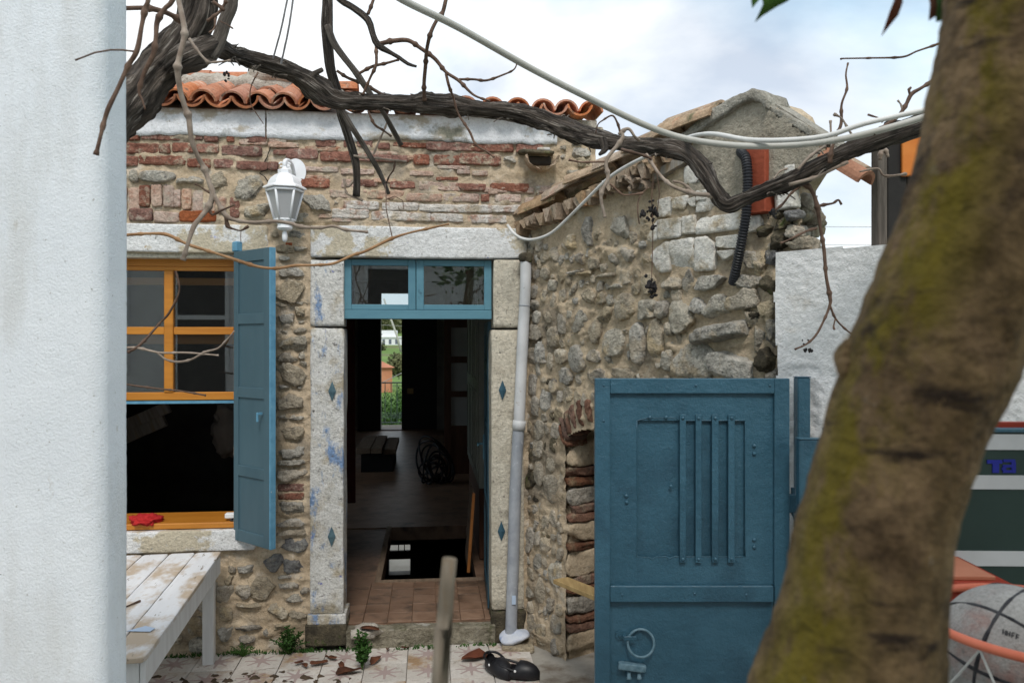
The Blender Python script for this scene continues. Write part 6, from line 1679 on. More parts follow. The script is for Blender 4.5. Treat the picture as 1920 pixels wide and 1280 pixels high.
 ([(1612, 322, 3.2, 1.6), (1645, 316, 3.2, 2), (1655, 328, 3.2, 1.8), (1668, 330, 3.2, 2.4), (1700, 326, 3.2, 2)], CANE_L, .07),
 ([(1650, 300, 3.2, 3), (1652, 285, 3.2, 4), (1660, 282, 3.2, 3.4), (1665, 295, 3.2, 2.2)], CANE_L, .03),
 ([(388, 40, 3.0, 3), (400, 32, 3.0, 2.8), (412, 22, 3.0, 2.6), (424, 2, 3.0, 2.2)], CANE, .06),
 ([(400, 4, 3.0, 3.6), (412, 12, 3.0, 3), (420, 20, 3.0, 2.2)], CANE, .06),
 ([(404, 26, 3.0, 2), (402, 52, 3.0, 1.6), (392, 62, 3.0, 1.6)], CANE, .06),
 ([(413, 40, 3.0, 1.2), (425, 46, 3.0, 1), (437, 54, 3.0, 1)], CANE, .06),
 ([(392, 118, 3.0, 1.8), (412, 116, 3.0, 1.8), (432, 114, 3.0, 1.4)], CANE_L, .05),
 ([(484, 136, 3.3, 2), (476, 150, 3.3, 1.2), (469, 170, 3.32, 1), (470, 195, 3.34, 1), (480, 212, 3.35, .9), (494, 232, 3.35, .8)], CANE, .3),
]
for k, (pts, mt, nd) in enumerate(CN):
    branch("cane", pts, mt, 7, 0.05, 40 + k, 0.006 if nd < 0.3 else 0.02, 0.06, nd if nd < 0.3 else 0)
# peeling bark strips and stubs
for k in range(130):
    j = rng.randrange(3, 34)
    src = [(430, 100, 3.25, 15), (470, 111, 3.4, 14), (520, 126, 3.5, 15), (592, 165, 3.65, 21), (660, 190, 3.75, 15), (720, 192, 3.8, 15), (800, 193, 3.85, 16), (862, 200, 3.9, 16), (953, 209, 3.9, 16), (1043, 236, 3.85, 19), (1121, 262, 3.75, 17), (1240, 276, 3.6, 14), (1320, 322, 3.45, 15), (1457, 349, 3.25, 15), (1553, 302, 3.15, 17), (1650, 262, 3.05, 17), (300, 128, 3.08, 33), (345, 75, 3.1, 32), (370, 25, 3.1, 28)]
    u, v, Y, r = rng.choice(src)
    u += rng.uniform(-20, 20)
    sgn = rng.choice((-1, 1))
    p = P3(u, v + sgn * r * rng.uniform(0.6, 0.95), Y - 0.012)
    d = np.array([rng.uniform(-1, 1), rng.uniform(-.3, .3), sgn * -0.1 + rng.uniform(-0.5, 0.35)])
    pts = [p, p + d * 0.025, p + d * 0.05 + np.array([0, 0, -0.006])]
    t_ = tube(catmull(pts, 0.012), np.linspace(0.0035, 0.0008, 8)[:len(catmull(pts, 0.012))] if len(catmull(pts, 0.012)) <= 8 else 0.002, 4)
    mk("bark_strip", t_[:2], BARK if k % 2 else BARK_G, vine)
branch("stub", [(572, 150, 3.6, 8), (590, 138, 3.6, 5), (604, 131, 3.58, 4.5)], BARK_G, 8, 0.2, 71, 0.012)
branch("stub", [(1130, 262, 3.7, 8), (1134, 280, 3.68, 6), (1124, 290, 3.66, 3)], BARK, 8, 0.3, 72, 0.012)
# dried bunches
def bunch(pts, n, r, seed):
    rr = random.Random(seed)
    out = []
    for i in range(n):
        u, v, Y, sp = pts[rr.randrange(len(pts))]
        c = P3(u + rr.gauss(0, sp), v + rr.gauss(0, sp), Y)
        bm = bmesh.new(); bmesh.ops.create_icosphere(bm, subdivisions=1, radius=r * rr.uniform(0.6, 1.2))
        V, Fc = from_bm(bm)
        out.append((np.array(V) * np.array([rr.uniform(.7, 1.3), 1, rr.uniform(.7, 1.4)]) + c + np.array([0, rr.uniform(-.02, .02), 0]), Fc))
    return join(out)
mk("dried_bunch", bunch([(1218, 378, 3.5, 4), (1224, 392, 3.5, 5), (1221, 408, 3.5, 6), (1224, 425, 3.5, 2.5), (1230, 400, 3.5, 3), (1206, 402, 3.5, 2.5)], 42, 0.009, 3), GRAPE, vine)
mk("dried_bunch", bunch([(1222, 515, 3.5, 3.5), (1217, 532, 3.5, 4), (1224, 536, 3.5, 4), (1221, 548, 3.5, 4)], 30, 0.009, 4), GRAPE, vine)
mk("bunch_stalk", join([tube(catmull([P3(*p) for p in ((1226, 330, 3.5), (1222, 370, 3.5), (1224, 430, 3.5), (1223, 480, 3.5), (1221, 545, 3.5))], 0.02), 0.0022, 5)[:2], tube(catmull([P3(*p) for p in ((1230, 318, 3.5), (1236, 360, 3.5), (1232, 400, 3.5))], 0.02), 0.002, 5)[:2], tube(catmull([P3(*p) for p in ((1214, 352, 3.5), (1198, 372, 3.5), (1196, 400, 3.5), (1199, 420, 3.5))], 0.02), 0.0028, 5)[:2]]), CANE, vine)
mk("dried_bunch", bunch([(1448, 395, 3.2, 3), (1447, 404, 3.2, 4)], 14, 0.008, 5), GRAPE, vine)
mk("dried_bunch", bunch([(1510, 648, 3.2, 6), (1520, 655, 3.2, 5)], 12, 0.006, 6), GRAPE, vine)
mk("dried_bunch", bunch([(425, 140, 3.1, 2.5), (426, 148, 3.1, 2)], 9, 0.007, 7), GRAPE, vine)

# ================================================================ TREE IN FRONT
tree = thing("tree", "leaning tree trunk with mossy bark close on the right", "tree")
TY = 0.66
tp = [(1090, 4800, TY + 0.10, 215), (1190, 3600, TY + 0.06, 200), (1330, 2300, TY + 0.02, 195), (1490, 1600, TY, 178), (1590, 1280, TY, 163), (1608, 1180, TY, 149), (1622, 1090, TY, 140), (1640, 982, TY, 135), (1672, 868, TY, 133), (1708, 765, TY, 138), (1738, 690, TY, 146), (1801, 520, TY, 143), (1842, 400, TY, 137), (1875, 250, TY, 133), (1902, 100, TY, 131), (1920, -20, TY, 133), (1950, -250, TY, 140), (2010, -700, TY, 130), (2060, -1300, TY, 110), (2080, -2000, TY, 80)]
Q = [np.append(P3(u, v, Y), r / F_PX * Y) for u, v, Y, r in tp]
C = catmull(Q, 0.007)
t_ = tube(C[:, :3], C[:, 3], 96, 0.035, 9, 0.02, along=14)
V_ = t_[0]; ax_ = np.repeat(C[:, :3], 96, axis=0); N_ = V_ - ax_; N_ /= np.linalg.norm(N_, axis=1, keepdims=True)
V_ = V_ + N_ * (0.0032 * fbm(V_ * np.array([1, 1, 2.2]), 18, 5, 301) + 0.0025 * np.abs(fbm(V_ * np.array([0.7, 0.7, 2.5]), 34, 3, 302)))[:, None]
t_ = (V_, t_[1], t_[2])
mk("trunk", t_[:2], TREEB, tree, smooth=True, uv=t_[2])
for u, v, r, sd2, dy in ((1592, 668, 30, 1, 0.012), (1588, 690, 18, 3, 0.0), (1762, 768, 46, 6, -0.046)):
    c = P3(u, v, TY + dy); rr_ = r / F_PX * TY
    mk("knot", rough_block(tuple(c), (rr_, rr_ * 0.7, rr_ * 1.2), 400 + sd2, m=2.0, amp=0.35, cuts=9), TREEB, tree, smooth=True)
# side limb above the frame and its last leaves
branch("limb", [(1925, -150, TY, 40), (1820, -260, 0.72, 30), (1650, -290, 0.8, 22), (1480, -220, 0.88, 14), (1440, -120, 0.9, 9)], TREEB, 16, 0.1, 12, 0.02, 0.1, parent=tree)
branch("limb", [(1960, -500, TY, 70), (2200, -900, 0.6, 50), (2700, -1300, 0.55, 30)], TREEB, 16, 0.1, 13, 0.02, 0.1, parent=tree)
def leaf(name, pts_px, Y, mt, fold=0.01, parent=tree, holes=()):
    """outline in photo pixels, built as a thin curved blade with real thickness"""
    c = np.mean([P3(u, v, Y) for u, v in pts_px], axis=0)
    rim = np.array([P3(u, v, Y) for u, v in pts_px])
    n = len(rim)
    L_ = np.linalg.norm(rim - c, axis=1).max()
    V, Fc = [], []
    mids = rim * 0.5 + c * 0.5
    def bend(p): 
        q = (p - c) / L_
        return p + np.array([0, fold * (q[0] ** 2 + q[2] ** 2) * 1.5 - fold, 0])
    for dy in (0, 0.0012):
        V += [bend(p) + np.array([0, dy, 0]) for p in rim] + [bend(p) + np.array([0, dy, 0]) for p in mids] + [bend(c) + np.array([0, dy, 0])]
    m = 2 * n + 1
    for k in range(n):
        k2 = (k + 1) % n
        for o_, flip in ((0, False), (m, True)):
            q1 = [o_ + k, o_ + k2, o_ + n + k2, o_ + n + k]; q2 = [o_ + n + k, o_ + n + k2, o_ + 2 * n]
            if k in holes: q1 = None
            for q in (q1, q2):
                if q: Fc.append(q[::-1] if flip else q)
        if k not in holes: Fc.append([k, m + k, m + k2, k2])
    return mk(name, (V, Fc), mt, parent, smooth=True)
leaf("leaf", [(1380, -60), (1398, -10), (1404, 25), (1411, 48), (1424, 38), (1448, 24), (1470, 12), (1484, -4), (1478, -60), (1440, -110)], 0.9, LEAF_G, 0.02, holes=(2,))
leaf("leaf", [(1672, -40), (1668, 8), (1660, 28), (1655, 50), (1653, 68), (1664, 52), (1676, 36), (1684, 12), (1690, -40)], 0.85, LEAF_RED, 0.012)
leaf("leaf", [(1740, -40), (1736, 15), (1738, 42), (1748, 36), (1758, 44), (1764, 20), (1766, -40)], 0.8, LEAF_DEAD, 0.01)
leaf("leaf", [(1756, -40), (1752, 15), (1756, 40), (1768, 38), (1772, -40)], 0.79, LEAF_G, 0.008)
for k in range(40):   # more leaves of the crown, above the picture
    u, v = rng.uniform(1300, 2500), rng.uniform(-1100, -260)
    Yk = rng.uniform(0.55, 1.1); w = rng.uniform(30, 60)
    leaf("leaf", [(u - w * .5, v), (u - w * .45, v + w * .5), (u, v + w * 1.3), (u + w * .45, v + w * .5), (u + w * .5, v), (u, v - w * .7)], Yk, rng.choice((LEAF_G, LEAF_G, LEAF_RED)), 0.015)

rr = random.Random(77); V, Fc = [], []
for k in range(1100):
    x, y = rr.uniform(0.1, 2.3), rr.uniform(-0.7, 1.7)
    z = max(2.1 + 0.4286 * y + 0.22, 2.9) + abs(rr.gauss(0, 0.45))
    e = np.array([rr.gauss(0, 1), rr.gauss(0, 1), rr.gauss(0, 0.35)]); e /= np.linalg.norm(e)
    f = np.cross(e, np.array([rr.gauss(0, .5), rr.gauss(0, .5), 1.0])); f /= np.linalg.norm(f)
    L_ = rr.uniform(0.09, 0.16); b = len(V); p = np.array([x, y, z])
    V += [p, p + e * L_ * .35 + f * L_ * .28, p + e * L_ * .8 + f * L_ * .18, p + e * L_, p + e * L_ * .8 - f * L_ * .18, p + e * L_ * .35 - f * L_ * .28]
    Fc.append((b, b + 1, b + 2, b + 3, b + 4, b + 5))
mk("shade_crown", (V, Fc), LEAF_G, tree)  # unseen leaves added overhead to shade the ball and board
# stake in the foreground
C = catmull([np.append(P3(u, v, 0.85), r / F_PX * 0.85) for u, v, r in ((843, 1046, 13), (838, 1100, 14), (832, 1190, 15), (825, 1285, 16), (770, 2400, 20), (720, 4300, 20))], 0.02)
t_ = tube(C[:, :3], C[:, 3], 9, 0.18, 14, 0.1)
tag(mk("wooden_stake", t_[:2], WOOD_ST, smooth=True), "weathered wooden stake standing blurred in the foreground", "stake")

# ================================================================ TABLE
TA = R(9.9)
tfr = np.array(P3(417, 1032, 5.25)); 
tbl = thing("wooden_table", "long wooden table with flaking white paint under the window", "table", (tfr[0], tfr[1], 0), TA)
th_ = tfr[2]
TL = 1.80
PW = 0.163
t0 = 0.026
for k in range(6):
    xr = -k * PW
    P_, Fc = cube_grid(10)
    half = np.array([PW / 2 - 0.0025, TL / 2 + rng.uniform(-.006, .006), t0 / 2])
    n_ = (np.abs(P_) ** 24).sum(1) ** (1 / 24)
    V = P_ / n_[:, None] * half + np.array([xr - PW / 2, -TL / 2, th_ - t0 / 2])
    V += np.stack([fbm(V + k * 7, 6, 3, 200 + q) for q in range(3)], 1) * 0.0028
    mk("plank", (V, Fc), TABLE, tbl, smooth=True)
mk("apron", box(-0.032, -0.008, -TL + 0.03, -0.02, th_ - t0 - 0.115, th_ - t0 - 0.001, 0.003), TABLE_L, tbl)
mk("apron", box(-PW * 6 + 0.008, -PW * 6 + 0.032, -TL + 0.03, -0.02, th_ - t0 - 0.115, th_ - t0 - 0.001, 0.003), TABLE_L, tbl)
mk("apron", box(-PW * 6 + 0.033, -0.10, -TL + 0.03, -TL + 0.055, th_ - t0 - 0.11, th_ - t0 - 0.001, 0.003), TABLE_L, tbl)
for (x, y) in ((-0.105, -0.11), (-0.105, -TL + 0.032), (-PW * 6 + 0.035, -0.11), (-PW * 6 + 0.035, -TL + 0.032)):
    mk("leg", box(x, x + 0.07, y, y + 0.07, 0.015, th_ - t0 - 0.001, 0.004), TABLE_L, tbl)
q = P3(265, 1181, 2.1 and (EYE - th_) * F_PX / (1181 - 640))
tag(mk("paper_scrap", ([(-0.06, -0.02, 0.0), (0.055, -0.03, 0.001), (0.06, 0.012, 0.002), (0.0, 0.045, 0.001), (-0.06, -0.02, 0.002), (0.055, -0.03, 0.003), (0.06, 0.012, 0.004), (0.0, 0.045, 0.003)], [(3, 2, 1, 0), (4, 5, 6, 7), (0, 1, 5, 4), (1, 2, 6, 5), (2, 3, 7, 6), (3, 0, 4, 7)]), PAPER, loc=(q[0], q[1], th_ + 0.003)), "small pale blue scrap of paper on the table corner", "paper")
q = P3(246, 1135, (EYE - th_) * F_PX / (1135 - 640))
tag(mk("twig", tube(np.array([(q[0] - 0.03, q[1] - 0.10, th_ + 0.006), (q[0], q[1], th_ + 0.007), (q[0] + 0.018, q[1] + 0.06, th_ + 0.006)]), [0.004, 0.004, 0.007], 6)[:2], CANE), "short dark twig lying on the white table", "twig")

# things on the window sill
def crumple(name, c, half, seed, mt, label, cat, amp=0.5, m=2.6, cuts=9):
    return tag(mk(name, rough_block(c, half, seed, m=m, amp=amp, nscale=2.6, cuts=cuts, fine=0.9, facets=5), mt, smooth=True), label, cat)
c = FAC.hit(272, 963, -0.05); wpt = FAC.to_world(c[0], 0.05, zs0 + 0.055)
crumple("red_cloth", tuple(wpt), (0.115, 0.09, 0.024), 501, RED, "crumpled red cloth on the orange window sill", "cloth", amp=0.35)
c = FAC.hit(434, 958, -0.05); wpt = FAC.to_world(c[0], 0.05, zs0 + 0.065)
gd = thing("plug_socket", "small white plastic plug at the right end of the sill", "plug", tuple(wpt), FAC.th)
mk("housing", box(-0.04, 0.04, -0.025, 0.025, -0.014, 0.022, 0.006), WHITE_P, gd)
mk("slot", box(-0.042, -0.038, -0.012, 0.012, -0.004, 0.012), BLACK_PL, gd)
mk("lead", tube(catmull([(0.02, -0.02, -0.012), (0.0, -0.035, -0.022), (0.03, -0.03, -0.026), (0.05, 0.0, -0.026)], 0.01), 0.005, 6)[:2], BLACK_PL, gd, smooth=True)

def in_room(u, v, yin):
    q_ = FAC.hit(u, v, -yin); return FAC.to_world(q_[0], yin, q_[1])
for k, (u, v, ln) in enumerate(((262, 786, 0.52), (268, 806, 0.40))):
    tag(mk("pale_board", box(-ln / 2, ln / 2, -0.03, 0.03, -0.05, 0.05, 0.006), WOOD_G, loc=tuple(in_room(u, v, 1.5)), rot=(0, R(-24), FAC.th)), ("upper" if k == 0 else "lower") + " of two pale slanted boards in the dark behind the window", "board")
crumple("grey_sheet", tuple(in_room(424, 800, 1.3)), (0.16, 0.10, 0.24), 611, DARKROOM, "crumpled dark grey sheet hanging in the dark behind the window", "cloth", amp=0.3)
# ================================================================ SMALL THINGS ON THE FLOOR
rr = random.Random(41); V, Fc = [], []
for cl in range(38):
    cx_ = H(rr.uniform(300, 640), 1214)[0] if cl % 3 else H(rr.uniform(650, 930), 1214)[0]
    cy_ = -0.075 + rr.gauss(0, 0.012) - (0.0 if cl % 3 else 0.02)
    for k in range(rr.randrange(6, 34)):
        w_ = FAC.to_world(cx_ + rr.gauss(0, 0.03), cy_ + rr.gauss(0, 0.010), 0)
        b = len(V); h_ = rr.uniform(0.008, 0.034); d = np.array([rr.gauss(0, .5), rr.gauss(0, .5), 1.0]); e = np.array([rr.gauss(0, 1), rr.gauss(0, 1), 0]); e /= np.linalg.norm(e)
        p = np.array([w_[0], w_[1], 0.012])
        V += [p - e * 0.003, p + e * 0.003, p + d * h_ * .6 + e * 0.005, p + d * h_, p + d * h_ * .6 - e * 0.005]; Fc.append((b, b + 1, b + 2, b + 3, b + 4))
mk("moss_tufts", (V, Fc), LEAF_FERN, kind='stuff')
def floor_pt(u, v, z=0.016):
    Y = (EYE - z) * F_PX / (v - 640); return P3(u, v, Y)
def weed(name, u, v, h, wdt, n, label, seed, fern=True):
    p = floor_pt(u, v)
    o = thing(name, label, "weed", tuple(p))
    rr = random.Random(seed)
    V, Fc, st = [], [], []
    for k in range(n):
        a = rr.uniform(0, 2 * math.pi); lean = rr.uniform(0.1, 1.0)
        tip = np.array([math.cos(a) * wdt * lean, math.sin(a) * wdt * lean * 0.7, h * rr.uniform(0.55, 1.0) * (1.15 - 0.5 * lean)])
        mid_ = tip * 0.5 + np.array([0, 0, h * 0.12])
        pp = catmull([np.zeros(3), mid_, tip], h / 9)
        st.append(tube(pp, np.linspace(0.0026, 0.0008, len(pp)), 4)[:2])
        for i in range(2, len(pp)):
            for sgn in (-1, 1):
                for rep in range(3 if fern else 1):
                    d = np.array([rr.gauss(0, 1), rr.gauss(0, 1), rr.uniform(-0.2, 0.9)]); d /= np.linalg.norm(d)
                    e = np.cross(d, [rr.gauss(0, 1), rr.gauss(0, 1), rr.gauss(0, 1)]); e /= np.linalg.norm(e)
                    L_ = h * rr.uniform(0.07, 0.15); b = len(V)
                    V += [pp[i], pp[i] + d * L_ * 0.5 + e * L_ * 0.3, pp[i] + d * L_, pp[i] + d * L_ * 0.5 - e * L_ * 0.3]
                    Fc.append((b, b + 1, b + 2, b + 3))
    mk("stem", join(st), LEAF_G, o)
    mk("foliage", (V, Fc), LEAF_FERN, o)
    return o
weed("weed_plant", 541, 1226, 0.17, 0.13, 44, "dense ferny weed against the wall left of the jamb base", 1)
weed("weed_plant", 456, 1230, 0.09, 0.11, 26, "low sparse weed at the wall foot beside the table leg", 2)
weed("weed_plant", 679, 1256, 0.24, 0.07, 28, "upright bright weed growing from the tiles before the doorstep", 3)
weed("weed_plant", 433, 1226, 0.04, 0.05, 8, "tiny weed sprouting beside the table leg foot", 4)
dl0 = None
dls = [(598, 1246, 0.06, 0.4, LEAF_DEAD), (655, 1262, 0.085, 0.1, LEAF_DEAD), (705, 1240, 0.06, 1.2, LEAF_DEAD), (571, 1250, 0.04, 2.2, LEAF_DEAD), (893, 1236, 0.11, 0.5, LEAF_RED), (620, 1236, 0.05, 2.6, LEAF_DEAD), (560, 1245, 0.035, 0.9, LEAF_DEAD), (760, 1217, 0.03, .2, LEAF_DEAD), (728, 1219, 0.025, 1.4, LEAF_DEAD), (640, 1250, 0.045, 2.0, LEAF_DEAD)]
for k, (u, v, L_, a, mt) in enumerate(dls):
    if k == 4:
        lab, grp = "large reddish dry leaf on the tiles near the black clogs", None
    else:
        lab, grp = ("small brown leaf nearer the doorstep, left of the bright weed", "larger curled brown leaf touching the foot of the bright weed", "curled brown leaf just right of the bright weed", "leftmost small brown leaf on the tiles below the jamb base", None, "tiny brown leaf farthest back below the jamb base", "crumpled brown leaf second from left below the jamb base", "brown speck of a leaf at the middle of the doorstep edge", "brown speck of a leaf right behind the bright weed", "curled brown leaf midway between jamb base and bright weed")[k], "dead leaves on the tiles"
    p = floor_pt(u, v, 0.02)
    n = 10
    rim = [(L_ * math.cos(t), 0.42 * L_ * math.sin(t) * (1 - 0.25 * math.cos(t)), 0.008 + 0.22 * L_ * abs(math.sin(t)) * (1 + 0.6 * math.sin(3 * t + k)) + 0.10 * L_ * math.cos(2 * t + k)) for t in np.linspace(0, 2 * math.pi, n + 1)[:-1]]
    V = rim + [(0, 0, 0.004)] + [(x, y, z - 0.0015) for x, y, z in rim] + [(0, 0, 0.0025)]
    Fc = [(i, (i + 1) % n, n) for i in range(n)] + [(n + 1 + (i + 1) % n, n + 1 + i, 2 * n + 1) for i in range(n)] + [(i, n + 1 + i, n + 1 + (i + 1) % n, (i + 1) % n) for i in range(n)]
    tag(mk("dead_leaf", (V, Fc), mt, smooth=True, loc=tuple(p + np.array([0, 0, 0.006])), rot=(rng.uniform(-.25, .25), rng.uniform(-.15, .15), a)), lab, "leaf", grp)
p = P3(693, 1176, 5.36)
n = 10; L_ = 0.075
rim = [(L_ * math.cos(t), 0.4 * L_ * math.sin(t), 0.008 + 0.012 * abs(math.sin(t))) for t in np.linspace(0, 2 * math.pi, n + 1)[:-1]]
V = rim + [(0, 0, 0.018)] + [(x, y, z - 0.0015) for x, y, z in rim] + [(0, 0, 0.016)]
Fc = [(i, (i + 1) % n, n) for i in range(n)] + [(n + 1 + (i + 1) % n, n + 1 + i, 2 * n + 1) for i in range(n)] + [(i, n + 1 + i, n + 1 + (i + 1) % n, (i + 1) % n) for i in range(n)]
tag(mk("dead_leaf", (V, Fc), LEAF_DEAD, smooth=True, loc=(p[0], p[1], 0.160), rot=(0, 0, -0.3)), "brown dry leaf on the white patch of the doorstep", "leaf")
# dirt swept along the tiles at the bottom left
xs = np.linspace(-2.6, -0.62, 120); ysd = np.linspace(-0.20, 0.20, 34)
X, Yv = np.meshgrid(xs, ysd)
Pd = np.stack([X.ravel(), Yv.ravel(), 0 * X.ravel()], 1)
hd = 0.006 * (1 - (Yv.ravel() / 0.14) ** 2) + 0.050 * fbm(Pd, 30, 4, 91) - 0.0115 - 0.03 * np.clip((X.ravel() + 0.95) / 0.3, 0, 1)
cen = floor_pt(430, 1290)
Vd = np.stack([X.ravel() , Yv.ravel() + cen[1] - 0.02 + 0.06 * np.sin(X.ravel() * 3), 0.016 + hd], 1)
I, J = np.meshgrid(np.arange(119), np.arange(33)); a = (J * 120 + I).ravel()
Fd = np.stack([a, a + 1, a + 121, a + 120], 1)
mk("soil_litter", (Vd, Fd), DIRT, smooth=True, kind='stuff')

# black clogs beside the pipe
def clog(loc, rot, label):
    o = thing("clog", label, "shoe", loc, rot, "black clogs beside the drainpipe")
    L_, W_ = 0.27, 0.055
    V, Fc = [], []
    ns, nr = 14, 14
    for i in range(ns):
        t = i / (ns - 1); y = -L_ / 2 + L_ * t
        w = W_ * (0.72 + 0.5 * math.sin(math.pi * min(1, t * 0.8 + 0.12))) * (math.sqrt(max(0.02, 1 - ((t - 0.5) / 0.51) ** 4)))
        hgt = 0.075 if t > 0.48 else 0.055
        hgt *= math.sqrt(max(0.08, 1 - (max(0, t - 0.6) / 0.42) ** 2))
        for k in range(nr):
            a = 2 * math.pi * k / nr
            x = w * math.cos(a); z = 0.035 + (hgt if math.sin(a) > 0 else 0.035) * math.sin(a)
            V.append((x, y, z))
    for i in range(ns - 1):
        for k in range(nr):
            k2 = (k + 1) % nr
            top = math.sin(2 * math.pi * (k + 0.5) / nr) > 0.5
            if top and 0.08 < (i + 0.5) / (ns - 1) < 0.5: continue        # the foot opening
            Fc.append((i * nr + k, i * nr + k2, (i + 1) * nr + k2, (i + 1) * nr + k))
    Fc.append(tuple(range(nr - 1, -1, -1))); Fc.append(tuple((ns - 1) * nr + k for k in range(nr)))
    mk("upper", (V, Fc), BLACK_PL, o, smooth=True)
    mk("heel_strap", tube(catmull([(-0.062, -0.01, 0.065), (-0.05, -0.10, 0.085), (0.0, -0.138, 0.09), (0.05, -0.10, 0.085), (0.062, -0.01, 0.065)], 0.015), 0.008, 6)[:2], BLACK_PL, o, smooth=True)
    for s_ in (-1, 1):
        mk("strap_button", xf(lathe([(0.008, 0), (0.008, 0.004), (0.004, 0.006)], 10), (0.064 * s_, -0.005, 0.066), (0, R(90) * s_, 0)), WHITE_P, o)
p = floor_pt(935, 1262); clog((p[0], p[1], 0.016), R(-150), "left black rubber clog standing at the drainpipe foot")
p = floor_pt(972, 1270); clog((p[0], p[1], 0.016), R(-105), "right black rubber clog tucked between clog and stone wall")

# ================================================================ INDOOR THINGS
def HL(u, v, yin):
    s, z = FAC.hit(u, v, -yin); return s, z
ch = thing("plank_bench", "low dark bench of three planks on the floor indoors", "bench", tuple(FAC.to_world(0, 0, 0)), FAC.th)
ya, yb_ = 6.4, 8.0
xl, _ = HL(668, 860, ya); xr, _ = HL(742, 860, ya)
for a, b, dz in ((0, 0.36, 0), (0.37, 0.66, 0.0), (0.67, 1.0, -0.03)):
    mk("plank", box(xl + (xr - xl) * a, xl + (xr - xl) * b - 0.005, ya + (0.12 if a > 0.6 else 0), yb_, 0.44 + dz, 0.52 + dz, 0.006), WOOD_BR, ch)
mk("base", box(xl + 0.06, xr - 0.05, ya + 0.12, yb_ - 0.1, FLOOR_Z, 0.438 - 0.035), BLACK_P, ch)
cb = thing("cupboard", "tall grey green panelled cupboard standing inside the right of the doorway", "cupboard", tuple(FAC.to_world(0, 0, 0)), FAC.th)
y_a, y_b = 1.5, 3.4
xf_ = HL(896, 900, y_a)[0]
mk("lower_chest", box(xf_ + 0.02, 0.79, y_a + 0.1, y_b, FLOOR_Z + 0.001, 0.80), DARK_W, cb)
mk("carcass", box(xf_ + 0.012, 0.795, y_a, y_b, 0.80, 2.75), CUPB, cb)
for k in range(3):
    a = y_a + 0.05 + k * 0.63
    dr_ = mk("cupboard_door", box(xf_, xf_ + 0.012, a, a + 0.58, 0.84, 2.70, 0.003), CUPB, cb)
    for c, d in ((0.92, 1.65), (1.75, 2.62)):
        mk("moulding", join([box(xf_ - 0.008, xf_, a + 0.08, a + 0.10, c, d), box(xf_ - 0.008, xf_, a + 0.48, a + 0.50, c, d), box(xf_ - 0.0081, xf_, a + 0.101, a + 0.479, c, c + 0.02), box(xf_ - 0.0081, xf_, a + 0.101, a + 0.479, d - 0.02, d)]), CUPB, dr_)
gs = thing("glazed_screen", "brown wooden screen with three glass panes behind the cupboard", "screen", tuple(FAC.to_world(0, 0, 0)), FAC.th)
yg = 6.2
g0, gzb = HL(833, 811, yg); g1, _ = HL(866, 811, yg)
def gsl(v): return HL(850, v, yg)[1]
mk("frame", join([box(g0, g0 + 0.10, yg, yg + 0.06, FLOOR_Z, 3.0), box(g1 + 0.15, g1 + 0.25, yg, yg + 0.06, FLOOR_Z, 3.0)] + [box(g0 + 0.10, g1 + 0.15, yg + 0.001, yg + 0.059, gsl(b), gsl(a)) for a, b in ((597, 614), (668, 680), (733, 744), (798, 812))]), DARK_W, gs)
for a, b in ((614, 668), (680, 733), (744, 798)):
    mk("pane", box(g0 + 0.10, g1 + 0.15, yg + 0.03, yg + 0.034, gsl(b), gsl(a)), FROST, gs)
mk("panel", box(g0 + 0.10, g1 + 0.15, yg + 0.02, yg + 0.04, FLOOR_Z, gsl(812)), DARK_W, gs)
lb = thing("leaning_board", "brown board with an orange edge leaning by the inner doorway", "board", tuple(FAC.to_world(HL(880, 1070, 1.2)[0], 1.2, FLOOR_Z)), FAC.th)
mk("sheet", xf(box(-0.012, 0.0, 0, 0.55, 0.0, 0.66), (0, 0, 0), (0, R(4), 0)), WOOD_BR, lb)
mk("edge", xf(box(-0.022, 0.004, -0.018, -0.001, 0.0, 0.67, 0.003), (0, 0, 0), (0, R(4), 0)), ORANGE_DK, lb)
bu = thing("coil", "dark tangled heap of cable near the cupboard indoors", "coil", tuple(FAC.to_world(HL(815, 900, 5.4)[0], 5.4, FLOOR_Z + 0.34)), FAC.th)
rr = random.Random(31)
for k in range(11):
    a = np.linspace(0, 2 * math.pi, 33); r1, r2 = rr.uniform(0.08, 0.22), rr.uniform(0.12, 0.32); tl_ = rr.uniform(-0.5, 0.5)
    mk("loop", tube(np.stack([r1 * np.cos(a) + tl_ * 0.3 * np.sin(a) + rr.uniform(-.06, .06), 0.06 * np.sin(3 * a + k) + 0.02 * k, r2 * np.sin(a) + (r2 - 0.34) * 0.9], 1), 0.014, 6, caps=False)[:2], BLACK_PL, bu, smooth=True)

